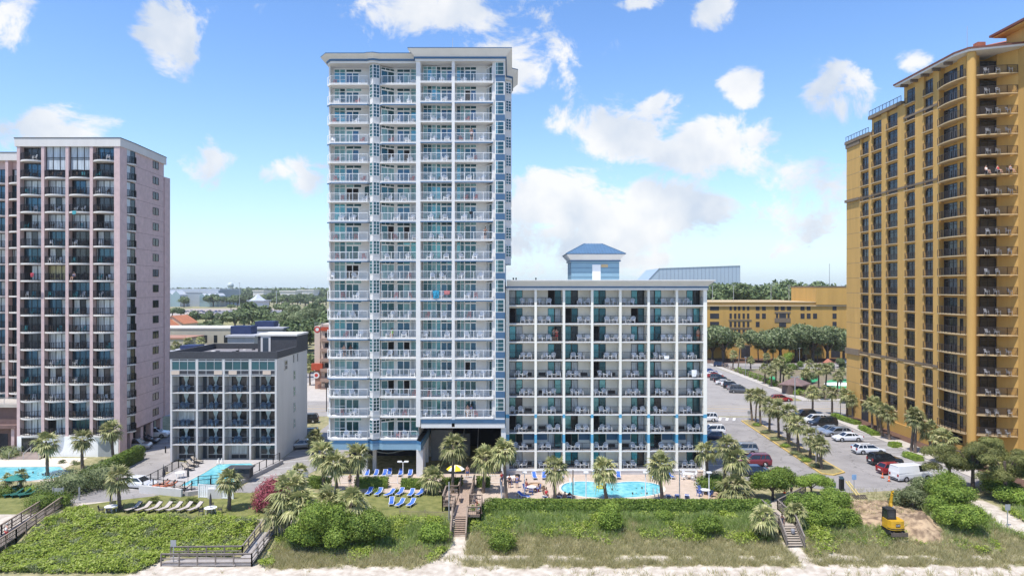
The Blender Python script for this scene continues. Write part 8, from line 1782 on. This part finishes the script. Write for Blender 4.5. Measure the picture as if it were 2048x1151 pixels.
# pool deck
for a in ((1054, 977, .01, 2.4, 'person in red sitting on the stone ring by the round table', dict(pose='sit', shirt=RD, pants=RD)), (1076, 982, .01, -1.4, 'person in white sitting beside the stone ring', dict(pose='floor', shirt=WH, pants=RD, skin=M_skind)), (1093, 996, .01, .2, 'person in red sitting on a lounger at the hedge', dict(pose='sit', shirt=RD, pants=DK)), (1089, 993, .01, .3, 'bare shouldered person behind the one in red at the hedge', dict(pose='sit', pants=DK, skin=M_skind)), (1034, 975, .01, 3.0, 'person in striped shirt standing by the shaded tables', dict(shirt=ST, pants=BL)), (1019, 975, .01, 3.0, 'person in black standing by the shaded tables', dict(shirt=DK, pants=DK)),
          (1119, 997, .01, 3.0, 'person lying on the lounger at the first palm trunk', dict(pose='lounge', pants=DK)), (1130, 998, .01, 3.0, 'bare backed person sitting between two blue loungers', dict(pose='floor', pants=RD)), (1139, 997, .01, 3.1, 'person lying on the second lounger past the first palm', dict(pose='lounge', pants=BL, skin=M_skind)), (1402, 968, .01, 1.5, 'person in red lying at the car park end of the pool', dict(pose='lounge', shirt=RD, pants=RD)), (935, 955, .01, 0, 'bare chested person standing beside the yellow umbrella', dict(pants=BL)), (700, 972, .01, .4, 'person standing among the tower corner palms', dict(pants=DK, shirt=None)), (1003, 968, .01, .5, 'person in red at the white railing under the tower edge', dict(shirt=RD, pants=DK)),
          (1224, 980, -.0, .2, 'swimmer in the middle of the kidney pool', dict(pose='swim', skin=M_skind)), (1265, 988, 0, 1.0, 'swimmer with spread arms near the front of the pool', dict(pose='swim', shirt=DK, skin=M_skind)), (1284, 977, 0, -.5, 'swimmer standing beside another at the deep end', dict(pose='swim', skin=M_skind)), (1294, 988, 0, -.8, 'dark haired swimmer by the pool ladder', dict(pose='swim', shirt=DK)), (1201, 972, 0, .5, 'swimmer on the yellow float behind the middle palm', dict(pose='swim')),
          (66, 946, 0, .4, 'swimmer standing in the condo pool', dict(pose='swim', shirt=DK)), (86, 950, 0, -.4, 'swimmer at the corner of the condo pool', dict(pose='swim', skin=M_skind)), (91, 948, 0, -.7, 'second swimmer at the corner of the condo pool', dict(pose='swim', skin=M_skind)),
          (323, 974, MZ, -1.1, 'person sunbathing on the orange towel at the motel fence', dict(pose='lounge', pants=DK)), (338, 976, MZ, -1.1, 'person sunbathing on the second orange towel', dict(pose='lounge', pants=OR))): pp(*a[:5], **a[5])
x, y = G(1201, 975); b = MB(); b.lathe([(.5, 0), (.62, .08), (.62, .16), (.5, .2), (.38, .12), (.5, .0)], n=16); T(b.build('pool_float', mat('float_yellow', (.6, .52, .06), .5, .1, 2), None, (x, y, .02)), 'yellow ring float behind the middle pool palm', 'float')
# balconies
YB = YR + .35
person('person photographing over the railing high on the tower corner bay', (PX(943, YB), YB + .1, zf[14] + .01), 0, 'phone', c_('pink', (.55, .38, .38)), DK)
person('person leaning on the tower railing beside the corner window strip', (PX(970, YB), YB + .1, zf[9] + .01), .3, 'lean', DK, DK, lean=.12)
person('shirtless person on the lowest corner bay balcony of the tower', (PX(935, YB), YB + .2, zf[0] + .01), 0, 'stand', None, WH); person('second person beside the shirtless one on the lowest corner bay', (PX(942, YB), YB + .3, zf[0] + .01), -.2, 'stand', ST, WH, M_skind)
person('person in neon yellow on the angled bay balcony of the tower', (PX(783, YB + .8), YB + 1.2, zf[4] + .01), 0, 'sit', NE, DK); person('person at an open door on the outer bay of the tower', (PX(688, YB + 1), YB + 1.2, zf[3] + .01), 0, 'lean', GYc, DK, lean=.1); person('second person on the outer bay balcony of the tower', (PX(700, YB + 1), YB + 1.3, zf[3] + .01), .3, 'lean', DK, DK, M_skind, lean=.1)
person('person in dark clothes embracing on the wing balcony, third storey from the top', (PX(1108, YM), YM + .7, zm[7] + .02), .3, 'phone', GYc, DK); person('person in a red top on the wing balcony, third storey from the top', (PX(1114, YM), YM + .6, zm[7] + .02), -.3, 'lean', RD, RD)
person('bare chested person in the doorway at the car park end of the wing', (PX(1396, YM + 1), YM + 1.0, zm[7] + .02), .1, 'stand', None, OR)
for x, lab, sh in ((70.9, 'person in white sitting on a high yellow tower balcony', WH), (72.4, 'person in red sitting on the same high yellow tower balcony', RD), (74.0, 'person in grey sitting at the end of that yellow tower balcony', GYc)): person(lab, (x, 102.2 - (x - 70) * .25, 43.02), .2, 'sit', sh, DK)
person('person in lilac sitting on the third column condo balcony', (PX(150, 105.2), 104.9, 3.4 + FP * 9 + .02), 0, 'sit', ST, DK)
